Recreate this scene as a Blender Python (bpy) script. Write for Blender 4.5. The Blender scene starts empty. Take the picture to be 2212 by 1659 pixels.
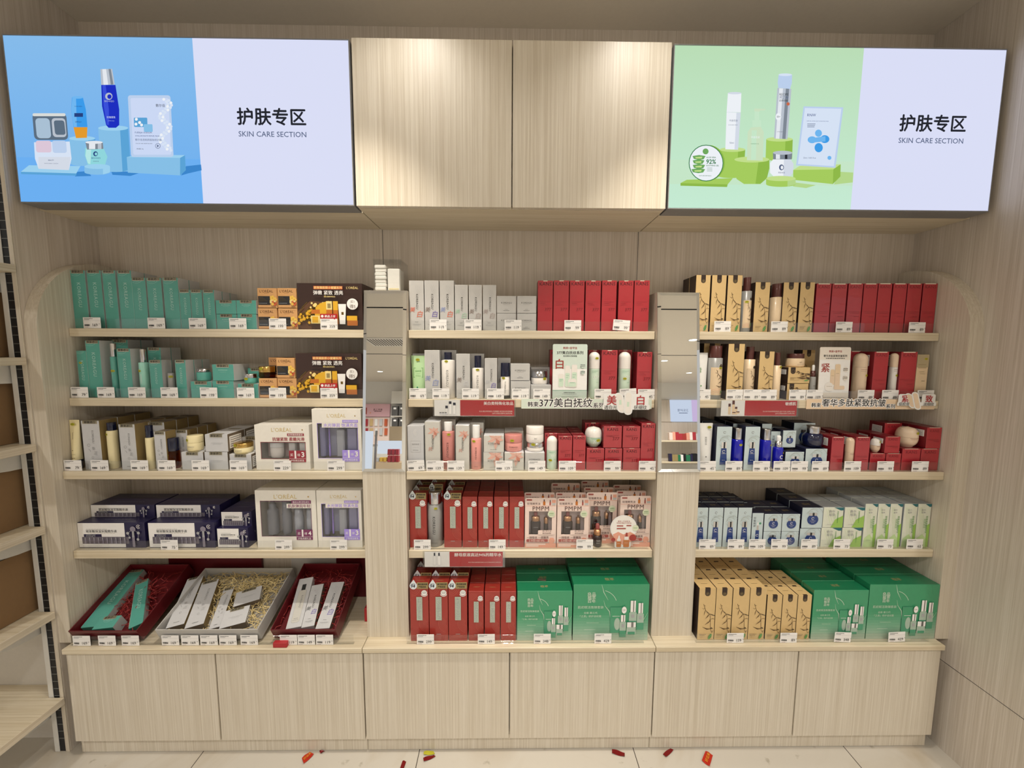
import bpy, math, random
from mathutils import Matrix, Vector
random.seed(7)
SC = bpy.context.scene
COL = SC.collection
PI = math.pi

# ------------------------------------------------------------------ camera, ambient fill, lights, exposure
CX, CY, CZ, YAW, PITCH, ROLL, FPX = 1.4882, -1.2254, 1.4228, -0.0124, -0.0936, -0.005, 830.95
CM = Matrix.Rotation(YAW, 3, 'Z') @ Matrix.Rotation(PITCH, 3, 'X') @ Matrix.Rotation(ROLL, 3, 'Y')
cd = bpy.data.cameras.new('camera')
cam = bpy.data.objects.new('camera', cd)
COL.objects.link(cam)
cd.sensor_fit = 'HORIZONTAL'
cd.sensor_width = 36.0
cd.lens = FPX / 2212 * 36.0
cd.clip_start = 0.02
cam.matrix_world = Matrix.Translation((CX, CY, CZ)) @ (CM @ Matrix.Rotation(PI / 2, 3, 'X')).to_4x4()
SC.camera = cam
SC.view_settings.view_transform = 'Standard'
SC.view_settings.look = 'None'
SC.view_settings.exposure = 0.0
SC.view_settings.gamma = 1.0
SC.view_settings.use_curve_mapping = False

world = bpy.data.worlds.new('shop_ambient_fill')  # even ambient fill standing in for the unbuilt rest of the shop
SC.world = world
world.use_nodes = True
world.node_tree.nodes['Background'].inputs[0].default_value = (1.0, 0.975, 0.95, 1)
world.node_tree.nodes['Background'].inputs[1].default_value = 0.56


def lamp_spot(name, loc, target, power, angle, blend, size, col):
    l = bpy.data.lights.new(name, 'SPOT')
    l.energy = power
    l.spot_size = math.radians(angle)
    l.spot_blend = blend
    l.shadow_soft_size = size
    l.color = col
    o = bpy.data.objects.new(name, l)
    COL.objects.link(o)
    o.location = loc
    o.rotation_euler = (Vector(target) - Vector(loc)).to_track_quat('-Z', 'Y').to_euler()
    return o


CEIL = 2.572
WARM = (1.0, 0.91, 0.78)
SPOTS = [(1.20, -.20, (1.16, .02, .9), 9, 110, 1.0, (1.0, .96, .90)), (1.90, -.20, (1.94, .02, .9), 9, 110, 1.0, (1.0, .96, .90)),
         (1.02, -.40, (1.0, .02, .80), 62, 62, .8, WARM), (2.02, -.40, (2.04, .02, .80), 58, 62, .8, WARM)]
for x, y, tg, pw_, an, bl_, cl in SPOTS:
    lamp_spot('spot_lamp', (x, y, CEIL - .02), tg, pw_, an, bl_, .025, cl)
DOWN = [(-.6, -1.6), (1.5, -1.7), (3.6, -1.6), (.4, -3.4), (2.6, -3.4), (4.35, -4.4), (1.5, -5.2), (-1.5, -7.6), (4.6, -6.1), (5.8, -7.6)]  # those outside the mirrors' view are added as unseen room fill
for x, y in DOWN:
    lamp_spot('down_fill_lamp', (x, y, CEIL - .03), (x, y, 0), 54 if y > -3.5 else 230, 150, .8, .06, (1.0, .965, .91))

# ------------------------------------------------------------------ geometry of the place
XL, XR, YB = -0.045, 3.047, 0.277         # alcove side walls and back wall
YU, ZUB, ZUT = 0.035, 1.864, 2.349        # upper boxes: front, bottom, top
ZC = 0.408                                # counter top
TI = -0.004                               # inner face of the left side panel
SHELF = {1: (1.482, 0.112), 2: (1.2455, 0.091), 3: (1.0028, 0.050), 4: (0.7195, 0.056), 5: (ZC, 0.004)}
BAY = {'L': (TI, 1.0), 'M': (1.146, 2.0), 'R': (2.146, 2.999)}
BAYN = {'L': 'left bay', 'M': 'middle bay', 'R': 'right bay'}
ROWN = {1: 'top shelf', 2: 'second shelf', 3: 'third shelf', 4: 'fourth shelf', 5: 'countertop'}


def ray(px, py):
    return CM @ Vector(((px - 1106) / FPX, 1.0, -(py - 829.5) / FPX))


def atY(px, py, Y):
    r = ray(px, py)
    t = (Y - CY) / r.y
    return Vector((CX, CY, CZ)) + r * t


def atZ(px, py, Z):
    r = ray(px, py)
    t = (Z - CZ) / r.z
    return Vector((CX, CY, CZ)) + r * t


# ------------------------------------------------------------------ materials
MATS = {}


def srgb(h):
    c = [int(h[i:i + 2], 16) / 255 for i in (0, 2, 4)]
    return tuple(x / 12.92 if x <= 0.04045 else ((x + 0.055) / 1.055) ** 2.4 for x in c) + (1,)


def newmat(name):
    m = bpy.data.materials.new(name)
    m.use_nodes = True
    nt = m.node_tree
    return m, nt, nt.nodes['Principled BSDF']


def paint(name, hexc, rough=0.5, metal=0.0, coat=0.0, wrinkle=0.0, spec=0.5):
    m, nt, b = newmat(name)
    b.inputs['Roughness'].default_value = rough
    b.inputs['Metallic'].default_value = metal
    b.inputs['Coat Weight'].default_value = coat
    b.inputs['Coat Roughness'].default_value = 0.04
    b.inputs['Specular IOR Level'].default_value = spec
    c = srgb(hexc)
    tc = nt.nodes.new('ShaderNodeTexCoord')
    n = nt.nodes.new('ShaderNodeTexNoise')
    n.inputs['Scale'].default_value = 90
    n.inputs['Detail'].default_value = 2
    nt.links.new(tc.outputs['Object'], n.inputs['Vector'])
    r = nt.nodes.new('ShaderNodeMix')
    r.data_type = 'RGBA'
    r.inputs[6].default_value = tuple(x * 0.96 for x in c[:3]) + (1,)
    r.inputs[7].default_value = tuple(min(1, x * 1.03) for x in c[:3]) + (1,)
    nt.links.new(n.outputs['Fac'], r.inputs[0])
    nt.links.new(r.outputs[2], b.inputs['Base Color'])
    if wrinkle:
        w = nt.nodes.new('ShaderNodeTexNoise')
        w.inputs['Scale'].default_value = 28
        w.inputs['Detail'].default_value = 1
        nt.links.new(tc.outputs['Object'], w.inputs['Vector'])
        bp = nt.nodes.new('ShaderNodeBump')
        bp.inputs['Strength'].default_value = wrinkle
        bp.inputs['Distance'].default_value = 0.004
        nt.links.new(w.outputs['Fac'], bp.inputs['Height'])
        nt.links.new(bp.outputs['Normal'], b.inputs['Coat Normal'])
    MATS[name] = m
    return m


def glow(name, hexc, strength=1.0, hex2=None, z0=0, z1=1):
    m = bpy.data.materials.new(name)
    m.use_nodes = True
    nt = m.node_tree
    nt.nodes.clear()
    e = nt.nodes.new('ShaderNodeEmission')
    e.inputs['Color'].default_value = srgb(hexc)
    e.inputs['Strength'].default_value = strength
    o = nt.nodes.new('ShaderNodeOutputMaterial')
    nt.links.new(e.outputs[0], o.inputs[0])
    if hex2:
        tc = nt.nodes.new('ShaderNodeTexCoord')
        sp = nt.nodes.new('ShaderNodeSeparateXYZ')
        mr = nt.nodes.new('ShaderNodeMapRange')
        mr.inputs[1].default_value = z0
        mr.inputs[2].default_value = z1
        mx = nt.nodes.new('ShaderNodeMix')
        mx.data_type = 'RGBA'
        mx.inputs[6].default_value = srgb(hexc)
        mx.inputs[7].default_value = srgb(hex2)
        nt.links.new(tc.outputs['Object'], sp.inputs[0])
        nt.links.new(sp.outputs[2], mr.inputs[0])
        nt.links.new(mr.outputs[0], mx.inputs[0])
        nt.links.new(mx.outputs[2], e.inputs['Color'])
    MATS[name] = m
    return m


def wood(name, axis, light='E1D9CA', dark='C5B9A5', scale=1.0):
    m, nt, b = newmat(name)
    b.inputs['Roughness'].default_value = 0.42
    tc = nt.nodes.new('ShaderNodeTexCoord')

    def noise(sc, det):
        mp = nt.nodes.new('ShaderNodeMapping')
        mp.inputs['Scale'].default_value = sc
        n = nt.nodes.new('ShaderNodeTexNoise')
        n.inputs['Scale'].default_value = 1.0
        n.inputs['Detail'].default_value = det
        n.inputs['Roughness'].default_value = 0.65
        nt.links.new(tc.outputs['Object'], mp.inputs[0])
        nt.links.new(mp.outputs[0], n.inputs['Vector'])
        return n
    hi, lo = 210 * scale, 1.6
    sc = {'x': (lo, hi, hi), 'y': (hi, lo, hi), 'z': (hi, hi, lo)}[axis]
    n1 = noise(sc, 3)
    n2 = noise(tuple(s * 0.22 for s in sc), 2)
    n3 = noise(tuple(s * 2.2 if s > 10 else s * 8 for s in sc), 2)
    a = nt.nodes.new('ShaderNodeMath')
    a.operation = 'MULTIPLY_ADD'
    a.inputs[1].default_value = 0.62
    nt.links.new(n1.outputs['Fac'], a.inputs[0])
    a2 = nt.nodes.new('ShaderNodeMath')
    a2.operation = 'MULTIPLY'
    a2.inputs[1].default_value = 0.2
    nt.links.new(n2.outputs['Fac'], a2.inputs[0])
    nt.links.new(a2.outputs[0], a.inputs[2])
    a3 = nt.nodes.new('ShaderNodeMath')
    a3.operation = 'MULTIPLY_ADD'
    a3.inputs[1].default_value = 0.18
    nt.links.new(n3.outputs['Fac'], a3.inputs[0])
    nt.links.new(a.outputs[0], a3.inputs[2])
    cr = nt.nodes.new('ShaderNodeValToRGB')
    cr.color_ramp.elements[0].position = 0.36
    cr.color_ramp.elements[0].color = srgb(dark)
    cr.color_ramp.elements[1].position = 0.66
    cr.color_ramp.elements[1].color = srgb(light)
    nt.links.new(a3.outputs[0], cr.inputs[0])
    nt.links.new(cr.outputs[0], b.inputs['Base Color'])
    MATS[name] = m


def clear(name, tint=(0.96, 0.97, 0.97), refl=0.5, rough=0.02):
    m = bpy.data.materials.new(name)
    m.use_nodes = True
    nt = m.node_tree
    nt.nodes.clear()
    t = nt.nodes.new('ShaderNodeBsdfTransparent')
    t.inputs[0].default_value = tint + (1,)
    g = nt.nodes.new('ShaderNodeBsdfGlossy')
    g.inputs['Roughness'].default_value = rough
    f = nt.nodes.new('ShaderNodeLayerWeight')
    f.inputs[0].default_value = 0.5
    pw = nt.nodes.new('ShaderNodeMath')
    pw.operation = 'POWER'
    pw.inputs[1].default_value = 4.0
    nt.links.new(f.outputs['Facing'], pw.inputs[0])
    mu = nt.nodes.new('ShaderNodeMath')
    mu.operation = 'MULTIPLY_ADD'
    mu.inputs[1].default_value = 0.8 * refl
    mu.inputs[2].default_value = 0.05 * refl
    mx = nt.nodes.new('ShaderNodeMixShader')
    o = nt.nodes.new('ShaderNodeOutputMaterial')
    nt.links.new(pw.outputs[0], mu.inputs[0])
    nt.links.new(mu.outputs[0], mx.inputs[0])
    nt.links.new(t.outputs[0], mx.inputs[1])
    nt.links.new(g.outputs[0], mx.inputs[2])
    nt.links.new(mx.outputs[0], o.inputs[0])
    MATS[name] = m


def floor_mat():
    m, nt, b = newmat('marble_tile')
    b.inputs['Roughness'].default_value = 0.22
    tc = nt.nodes.new('ShaderNodeTexCoord')
    n = nt.nodes.new('ShaderNodeTexNoise')
    n.inputs['Scale'].default_value = 2.3
    n.inputs['Detail'].default_value = 6
    n.inputs['Distortion'].default_value = 1.4
    nt.links.new(tc.outputs['Object'], n.inputs['Vector'])
    cr = nt.nodes.new('ShaderNodeValToRGB')
    cr.color_ramp.elements[0].position = 0.30
    cr.color_ramp.elements[0].color = srgb('B9AD9A')
    cr.color_ramp.elements[1].position = 0.5
    cr.color_ramp.elements[1].color = srgb('CBC5BA')
    nt.links.new(n.outputs['Fac'], cr.inputs[0])
    # grey scuffs
    n2 = nt.nodes.new('ShaderNodeTexNoise')
    n2.inputs['Scale'].default_value = 22
    n2.inputs['Detail'].default_value = 5
    nt.links.new(tc.outputs['Object'], n2.inputs['Vector'])
    c2 = nt.nodes.new('ShaderNodeValToRGB')
    c2.color_ramp.elements[0].position = 0.66
    c2.color_ramp.elements[0].color = (1, 1, 1, 1)
    c2.color_ramp.elements[1].position = 0.74
    c2.color_ramp.elements[1].color = (0.72, 0.7, 0.66, 1)
    nt.links.new(n2.outputs['Fac'], c2.inputs[0])
    mu = nt.nodes.new('ShaderNodeMix')
    mu.data_type = 'RGBA'
    mu.blend_type = 'MULTIPLY'
    mu.inputs[0].default_value = 1
    nt.links.new(cr.outputs[0], mu.inputs[6])
    nt.links.new(c2.outputs[0], mu.inputs[7])
    # joints every 0.761 m across, 0.8 m deep
    sp = nt.nodes.new('ShaderNodeSeparateXYZ')
    nt.links.new(tc.outputs['Object'], sp.inputs[0])

    def joint(out, off, per):
        s = nt.nodes.new('ShaderNodeMath')
        s.operation = 'SUBTRACT'
        s.inputs[1].default_value = off
        nt.links.new(out, s.inputs[0])
        p = nt.nodes.new('ShaderNodeMath')
        p.operation = 'PINGPONG'
        p.inputs[1].default_value = per / 2
        nt.links.new(s.outputs[0], p.inputs[0])
        l = nt.nodes.new('ShaderNodeMath')
        l.operation = 'LESS_THAN'
        l.inputs[1].default_value = 0.0014
        nt.links.new(p.outputs[0], l.inputs[0])
        return l
    j1 = joint(sp.outputs[0], 0.4215, 0.7607)
    j2 = joint(sp.outputs[1], -0.52, 0.7607)
    mxm = nt.nodes.new('ShaderNodeMath')
    mxm.operation = 'MAXIMUM'
    nt.links.new(j1.outputs[0], mxm.inputs[0])
    nt.links.new(j2.outputs[0], mxm.inputs[1])
    fin = nt.nodes.new('ShaderNodeMix')
    fin.data_type = 'RGBA'
    fin.inputs[7].default_value = srgb('4A443C')
    nt.links.new(mxm.outputs[0], fin.inputs[0])
    nt.links.new(mu.outputs[2], fin.inputs[6])
    nt.links.new(fin.outputs[2], b.inputs['Base Color'])
    MATS['marble_tile'] = m


wood('wood_v', 'z')
wood('wood_h', 'x', 'E5DAC4', 'C9B99A', 0.8)
wood('wood_d', 'y', 'E0D6C4', 'C6B8A0')
wood('wood_wall', 'z', 'DDD4C9', 'C0B4A4')
floor_mat()
clear('acrylic', (0.975, 0.98, 0.98), 0.8)
clear('film', (0.96, 0.96, 0.97), 1.2, 0.05)
clear('amber_glass', (0.62, 0.30, 0.10), 0.5)
clear('smoke_glass', (0.72, 0.74, 0.70), 0.5)
P = paint
for a in [
    ('white', 'ECECEA', .5), ('warm_white', 'EFEAE0', .5), ('paper', 'F2F0EE', .55), ('pink_paper', 'F3E6E2', .55),
    ('black', '17171A', .4), ('ink', '2A2A2C', .6), ('grey_ink', '77787A', .6), ('pale_ink', 'A9AAAC', .6), ('gap_black', '0C0B0A', .9),
    ('silver', 'D8D8DA', .18, 1.0), ('gold', 'D9B46A', .22, 1.0), ('rose_gold', 'C99A72', .3, 1.0), ('dark_gold', '8C7440', .35, .8),
    ('aluminium', '8E8E90', .35, .9), ('bronze', '5C5A58', .4, .6), ('housing_grey', '8F8F90', .45, .3),
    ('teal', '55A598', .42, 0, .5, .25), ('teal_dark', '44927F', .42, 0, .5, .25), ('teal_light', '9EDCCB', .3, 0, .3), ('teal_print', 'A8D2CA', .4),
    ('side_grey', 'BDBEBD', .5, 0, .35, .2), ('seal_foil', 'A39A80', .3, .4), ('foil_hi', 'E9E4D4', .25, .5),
    ('orange_gold', 'D9A56C', .4, 0, .4, .1), ('brown_ink', '57361D', .5), ('panel_black', '2A2A2E', .5), ('honey', 'F0C65A', .5), ('honey_red', 'C9613C', .5),
    ('choc', '3A2723', .35, 0, .2), ('choc_light', '63432E', .4, 0, .2), ('gold_print', 'E2AF2E', .45), ('gold_pale', 'F3DC92', .45), ('amber', 'C4722A', .4),
    ('kgrey', 'C6C5C3', .4, 0, .8, .3), ('kgrey_b', 'CCCDD0', .45, 0, .15, .1), ('kside', '8F7A4E', .5), ('kside_dark', '6E6152', .5),
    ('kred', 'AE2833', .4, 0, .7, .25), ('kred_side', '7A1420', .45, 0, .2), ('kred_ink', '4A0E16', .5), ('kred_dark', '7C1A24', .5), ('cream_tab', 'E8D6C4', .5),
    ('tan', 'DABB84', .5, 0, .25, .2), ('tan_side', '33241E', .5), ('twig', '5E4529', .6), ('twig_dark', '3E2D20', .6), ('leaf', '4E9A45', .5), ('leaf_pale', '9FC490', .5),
    ('bio', 'C6D6DA', .4, 0, .3), ('bio_side', '1D2038', .45), ('bio_blue', '27407F', .35), ('bio_wave', 'B0B9B4', .5),
    ('blue_glass', '1519A8', .12, 0, .6), ('navy_glass', '0C1438', .1, 0, .8), ('navy_cap', '0E1430', .18, 0, .5),
    ('mo_white', 'DFE3D2', .45, 0, .3), ('mo_green', '9CC75F', .45), ('mo_pale', 'C4DDA2', .45), ('mo_side', 'AFB4B8', .45), ('mo_teal', '2A6C74', .45),
    ('gset', '3C9A6E', .35, 0, .5, .15), ('gset_top', '1C7650', .35, 0, .4), ('gset_mid', '6FB394', .35, 0, .5, .15), ('gset_low', 'A9BFB0', .35, 0, .5, .15), ('gset_ink', 'C9DDC9', .4), ('gset_bot', '4F9A78', .4),
    ('amp_navy', '201B44', .4, 0, .2), ('amp_vial', '8A8494', .3), ('amp_pane', '6A6470', .3),
    ('lor_white', 'EFEBE2', .4, 0, .25), ('lor_gold', 'CFB97A', .4), ('lor_red', '9C3340', .45), ('lor_plum', '7E3A64', .45), ('lor_lilac', 'A894E8', .45),
    ('cavity_pink', 'E6D4D2', .6), ('cavity_blue', 'CDD2EA', .5), ('cavity_grey', 'E0DAD6', .6), ('smoke', '84878E', .25, 0, .4), ('smoke_light', 'B4B9C2', .25, 0, .4), ('violet_grey', '9A9CC0', .3, .3),
    ('r94', 'A2342C', .4, 0, .3), ('r94_top', '8E2C24', .35, 0, .3), ('r94_ink', 'C4675A', .5), ('holo', 'B9C4B8', .2, .5), ('khaki', '9C8A5C', .45), ('drop_white', 'DDE6EA', .4),
    ('pm', 'EFD9CF', .5), ('pm_ink', '5B3A38', .5), ('pm_red', 'A8534C', .5), ('pm_peach', 'E5A58E', .5), ('pm_green', 'DDE3C8', .5), ('brown_glass', '2B1A18', .15, 0, .5), ('rubber_rose', '9A4F4C', .5),
    ('fl_grey', 'CFCDC6', .45, 0, .3), ('petal', 'E2B7A8', .5), ('petal_deep', 'C98472', .5), ('pink_plastic', 'E29B92', .3, 0, .4), ('pink_dark', 'C9837C', .3, 0, .3),
    ('cream_plastic', 'F0E3B4', .35, 0, .2), ('pearl', 'EDE8E2', .25, 0, .4), ('beige_plastic', 'E6CDB2', .3, 0, .3), ('mint', 'BFE3B0', .35, 0, .3), ('mint_pale', 'CFE4D0', .25, 0, .4),
    ('cap_brown', '5A322E', .3, .2, .3), ('frost_grey', '9A9A98', .3, 0, .3), ('tan_plastic', 'E8CFAC', .35, 0, .3),
    ('tester', 'B8B226', .45), ('tester_ink', '5E6A14', .5),
    ('sign_red', 'B4202A', .45), ('tray_red', '5E0F18', .45, 0, .1), ('tray_red_in', '6A121B', .5), ('tray_grey', 'BDBBB8', .5), ('straw', 'D9C48C', .6), ('shred_red', '8E2020', .55),
    ('cardboard', '866846', .75), ('cardboard_dark', '463422', .8), ('steel_white', 'DAD8D2', .4), ('slot_black', '15161A', .5), ('slot_grey', '7C7E7C', .45, .6), ('panel_white', 'D2CCC2', .55),
    ('plaster', 'DDD5C8', .8), ('plaster_white', 'E2DFD8', .8), ('confetti', '7E1014', .3, .3), ('confetti_red', 'C4301E', .35, .2),
    ('cotton', 'F3F0EA', .8), ('strip_green', 'D5E0D3', .5), ('strip_beige', 'E9CFB0', .5), ('strip_red', 'B02A30', .5), ('card_green', 'D3E2D8', .4, 0, .3), ('card_cream', 'EBE2D6', .4, 0, .3),
    ('pink_sign', 'E2B4BC', .5), ('vent_grey', '9A9A98', .5), ('barrel_beige', 'CDBBA0', .6)]:
    P(*a)
for k in range(10):                       # the printed fade of the green gift boxes, pale at the foot
    q = (k + .5) / 10
    P('gset_%d' % k, ''.join('%02X' % int(int('B4C4B2'[i:i + 2], 16) * (1 - q) + int('3C9A6E'[i:i + 2], 16) * q) for i in (0, 2, 4)), .35, 0, .5, .15)
mm, nt, b = newmat('mirror_silver')
b.inputs['Metallic'].default_value = 1.0
b.inputs['Roughness'].default_value = 0.0
b.inputs['Base Color'].default_value = (0.86, 0.87, 0.86, 1)
MATS['mirror_silver'] = mm
glow('downlight_glow', 'FFF6E6', 9.0)
glow('lb_white', 'DCE0F8', 0.98)


# ------------------------------------------------------------------ mesh building
class MB:
    def __init__(s):
        s.v, s.f, s.m, s.sm, s.mats = [], [], [], [], []

    def mi(s, name):
        if name not in s.mats:
            s.mats.append(name)
        return s.mats.index(name)

    def add(s, vs, fs, mat, smooth=False):
        o = len(s.v)
        s.v += [tuple(v) for v in vs]
        k = mat if isinstance(mat, list) else [mat] * len(fs)
        for f, mt in zip(fs, k):
            s.f.append(tuple(i + o for i in f))
            s.m.append(s.mi(mt))
            s.sm.append(smooth)

    def box(s, x0, x1, y0, y1, z0, z1, mat, b=0.0006, F=None, R=None, L=None, T=None, K=None, D=None):
        """chamfered box; F front(-y) R right L left T top K back D bottom materials"""
        b = min(b, (x1 - x0) / 3, (y1 - y0) / 3, (z1 - z0) / 3)
        V, idx = [], {}
        for ix, X in ((0, x0), (1, x1)):
            for iy, Y in ((0, y0), (1, y1)):
                for iz, Z in ((0, z0), (1, z1)):
                    for ax in range(3):
                        p = [X, Y, Z]
                        for k, i in ((0, ix), (1, iy), (2, iz)):
                            if k != ax:
                                p[k] += b if i == 0 else -b
                        idx[(ix, iy, iz, ax)] = len(V)
                        V.append(p)
        fs, ms = [], []

        def q(a, mt):
            fs.append([idx[k] for k in a])
            ms.append(mt or mat)
        for ax, vals in ((0, (L, R)), (1, (F, K)), (2, (D, T))):
            o = [k for k in range(3) if k != ax]
            for side in (0, 1):
                c = []
                for a_, b_ in ((0, 0), (1, 0), (1, 1), (0, 1)):
                    k = [0, 0, 0]
                    k[ax] = side
                    k[o[0]], k[o[1]] = a_, b_
                    c.append(tuple(k) + (ax,))
                q(c, vals[side])
        for ax in range(3):
            o = [k for k in range(3) if k != ax]
            for i in (0, 1):
                for j in (0, 1):
                    k0, k1 = [0] * 3, [0] * 3
                    k0[o[0]] = k1[o[0]] = i
                    k0[o[1]] = k1[o[1]] = j
                    k1[ax] = 1
                    mt = (L, R)[i] if o[0] == 0 and o[1] == 2 else ((F, K)[j] if o[1] == 1 else (F, K)[i])
                    q([tuple(k0) + (o[0],), tuple(k1) + (o[0],), tuple(k1) + (o[1],), tuple(k0) + (o[1],)], mt)
        for i in (0, 1):
            for j in (0, 1):
                for k in (0, 1):
                    q([(i, j, k, 0), (i, j, k, 1), (i, j, k, 2)], F if j == 0 else K)
        s.add(V, fs, ms)

    def lathe(s, prof, mat, n=28, ox=0, oy=0, oz=0, sq=1.0, mats=None):
        """prof [(r, z)], optional mats per ring span"""
        V, fs, ms = [], [], []
        for r, z in prof:
            for i in range(n):
                a = 2 * PI * i / n
                V.append((ox + r * math.sin(a), oy - r * math.cos(a) * sq, oz + z))
        for k in range(len(prof) - 1):
            for i in range(n):
                j = (i + 1) % n
                fs.append((k * n + i, k * n + j, (k + 1) * n + j, (k + 1) * n + i))
                ms.append(mats[k] if mats else mat)
        s.add(V, fs, ms, True)
        if prof[0][0] > 1e-5:
            s.add(V[:n], [tuple(range(n))], mats[0] if mats else mat)
        if prof[-1][0] > 1e-5:
            s.add(V[-n:], [tuple(range(n))], mats[-1] if mats else mat)

    def loft(s, secs, mat, n=24):
        """secs [(rx, ry, z)] elliptical sections"""
        V, fs = [], []
        for rx, ry, z in secs:
            for i in range(n):
                a = 2 * PI * i / n
                V.append((rx * math.sin(a), -ry * math.cos(a), z))
        for k in range(len(secs) - 1):
            for i in range(n):
                j = (i + 1) % n
                fs.append((k * n + i, k * n + j, (k + 1) * n + j, (k + 1) * n + i))
        s.add(V, fs, mat, True)
        s.add(V[:n], [tuple(range(n))], mat)
        s.add(V[-n:], [tuple(range(n))], mat)

    def prism(s, pts, y0, y1, mat, side=None):
        """x-z outline extruded along y"""
        n = len(pts)
        V = [(x, y0, z) for x, z in pts] + [(x, y1, z) for x, z in pts]
        s.add(V, [tuple(range(n)), tuple(range(n, 2 * n))], mat)
        s.add(V, [(i, (i + 1) % n, n + (i + 1) % n, n + i) for i in range(n)], side or mat)

    def tube(s, pts, r, mat, n=6):
        V, fs = [], []
        for k, p in enumerate(pts):
            p = Vector(p)
            a = Vector(pts[max(0, k - 1)])
            c = Vector(pts[min(len(pts) - 1, k + 1)])
            d = (c - a).normalized()
            u = d.cross(Vector((0.3, 0.2, 1))).normalized()
            w = d.cross(u)
            for i in range(n):
                t = 2 * PI * i / n
                V.append(p + (u * math.cos(t) + w * math.sin(t)) * r)
        for k in range(len(pts) - 1):
            for i in range(n):
                j = (i + 1) % n
                fs.append((k * n + i, k * n + j, (k + 1) * n + j, (k + 1) * n + i))
        s.add(V, fs, mat, True)

    def mesh(s, name):
        me = bpy.data.meshes.new(name)
        me.from_pydata(s.v, [], s.f)
        for m in s.mats:
            me.materials.append(MATS[m])
        me.polygons.foreach_set('material_index', s.m)
        me.polygons.foreach_set('use_smooth', s.sm)
        me.update()
        return me

    def build(s, name, parent=None, loc=(0, 0, 0), rot=(0, 0, 0)):
        return put(name, s.mesh(name), parent, loc, rot)


def put(name, me, parent=None, loc=(0, 0, 0), rot=(0, 0, 0)):
    o = bpy.data.objects.new(name, me)
    COL.objects.link(o)
    o.location = loc
    o.rotation_euler = rot
    if parent:
        o.parent = parent
    return o


TXT = {}


def tmesh(st, bold=0.0, sp=1.0):
    k = (st, bold, sp)
    if k not in TXT:
        cu = bpy.data.curves.new('lettering', 'FONT')
        cu.body = st
        cu.resolution_u = 2
        cu.offset = bold
        cu.space_character = sp
        ob = bpy.data.objects.new('lettering', cu)
        COL.objects.link(ob)
        bpy.context.view_layer.update()
        ev = ob.evaluated_get(bpy.context.evaluated_depsgraph_get())
        me = ev.to_mesh()
        vs = [(v.co.x, v.co.y) for v in me.vertices]
        fs = [tuple(p.vertices) for p in me.polygons]
        ev.to_mesh_clear()
        bpy.data.objects.remove(ob)
        bpy.data.curves.remove(cu)
        if vs:
            x0, x1 = min(v[0] for v in vs), max(v[0] for v in vs)
            y0, y1 = min(v[1] for v in vs), max(v[1] for v in vs)
            vs = [(x - (x0 + x1) / 2, y - (y0 + y1) / 2) for x, y in vs]
            TXT[k] = (vs, fs, x1 - x0, y1 - y0)
        else:
            TXT[k] = ([], [], 1, 1)
    return TXT[k]


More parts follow.
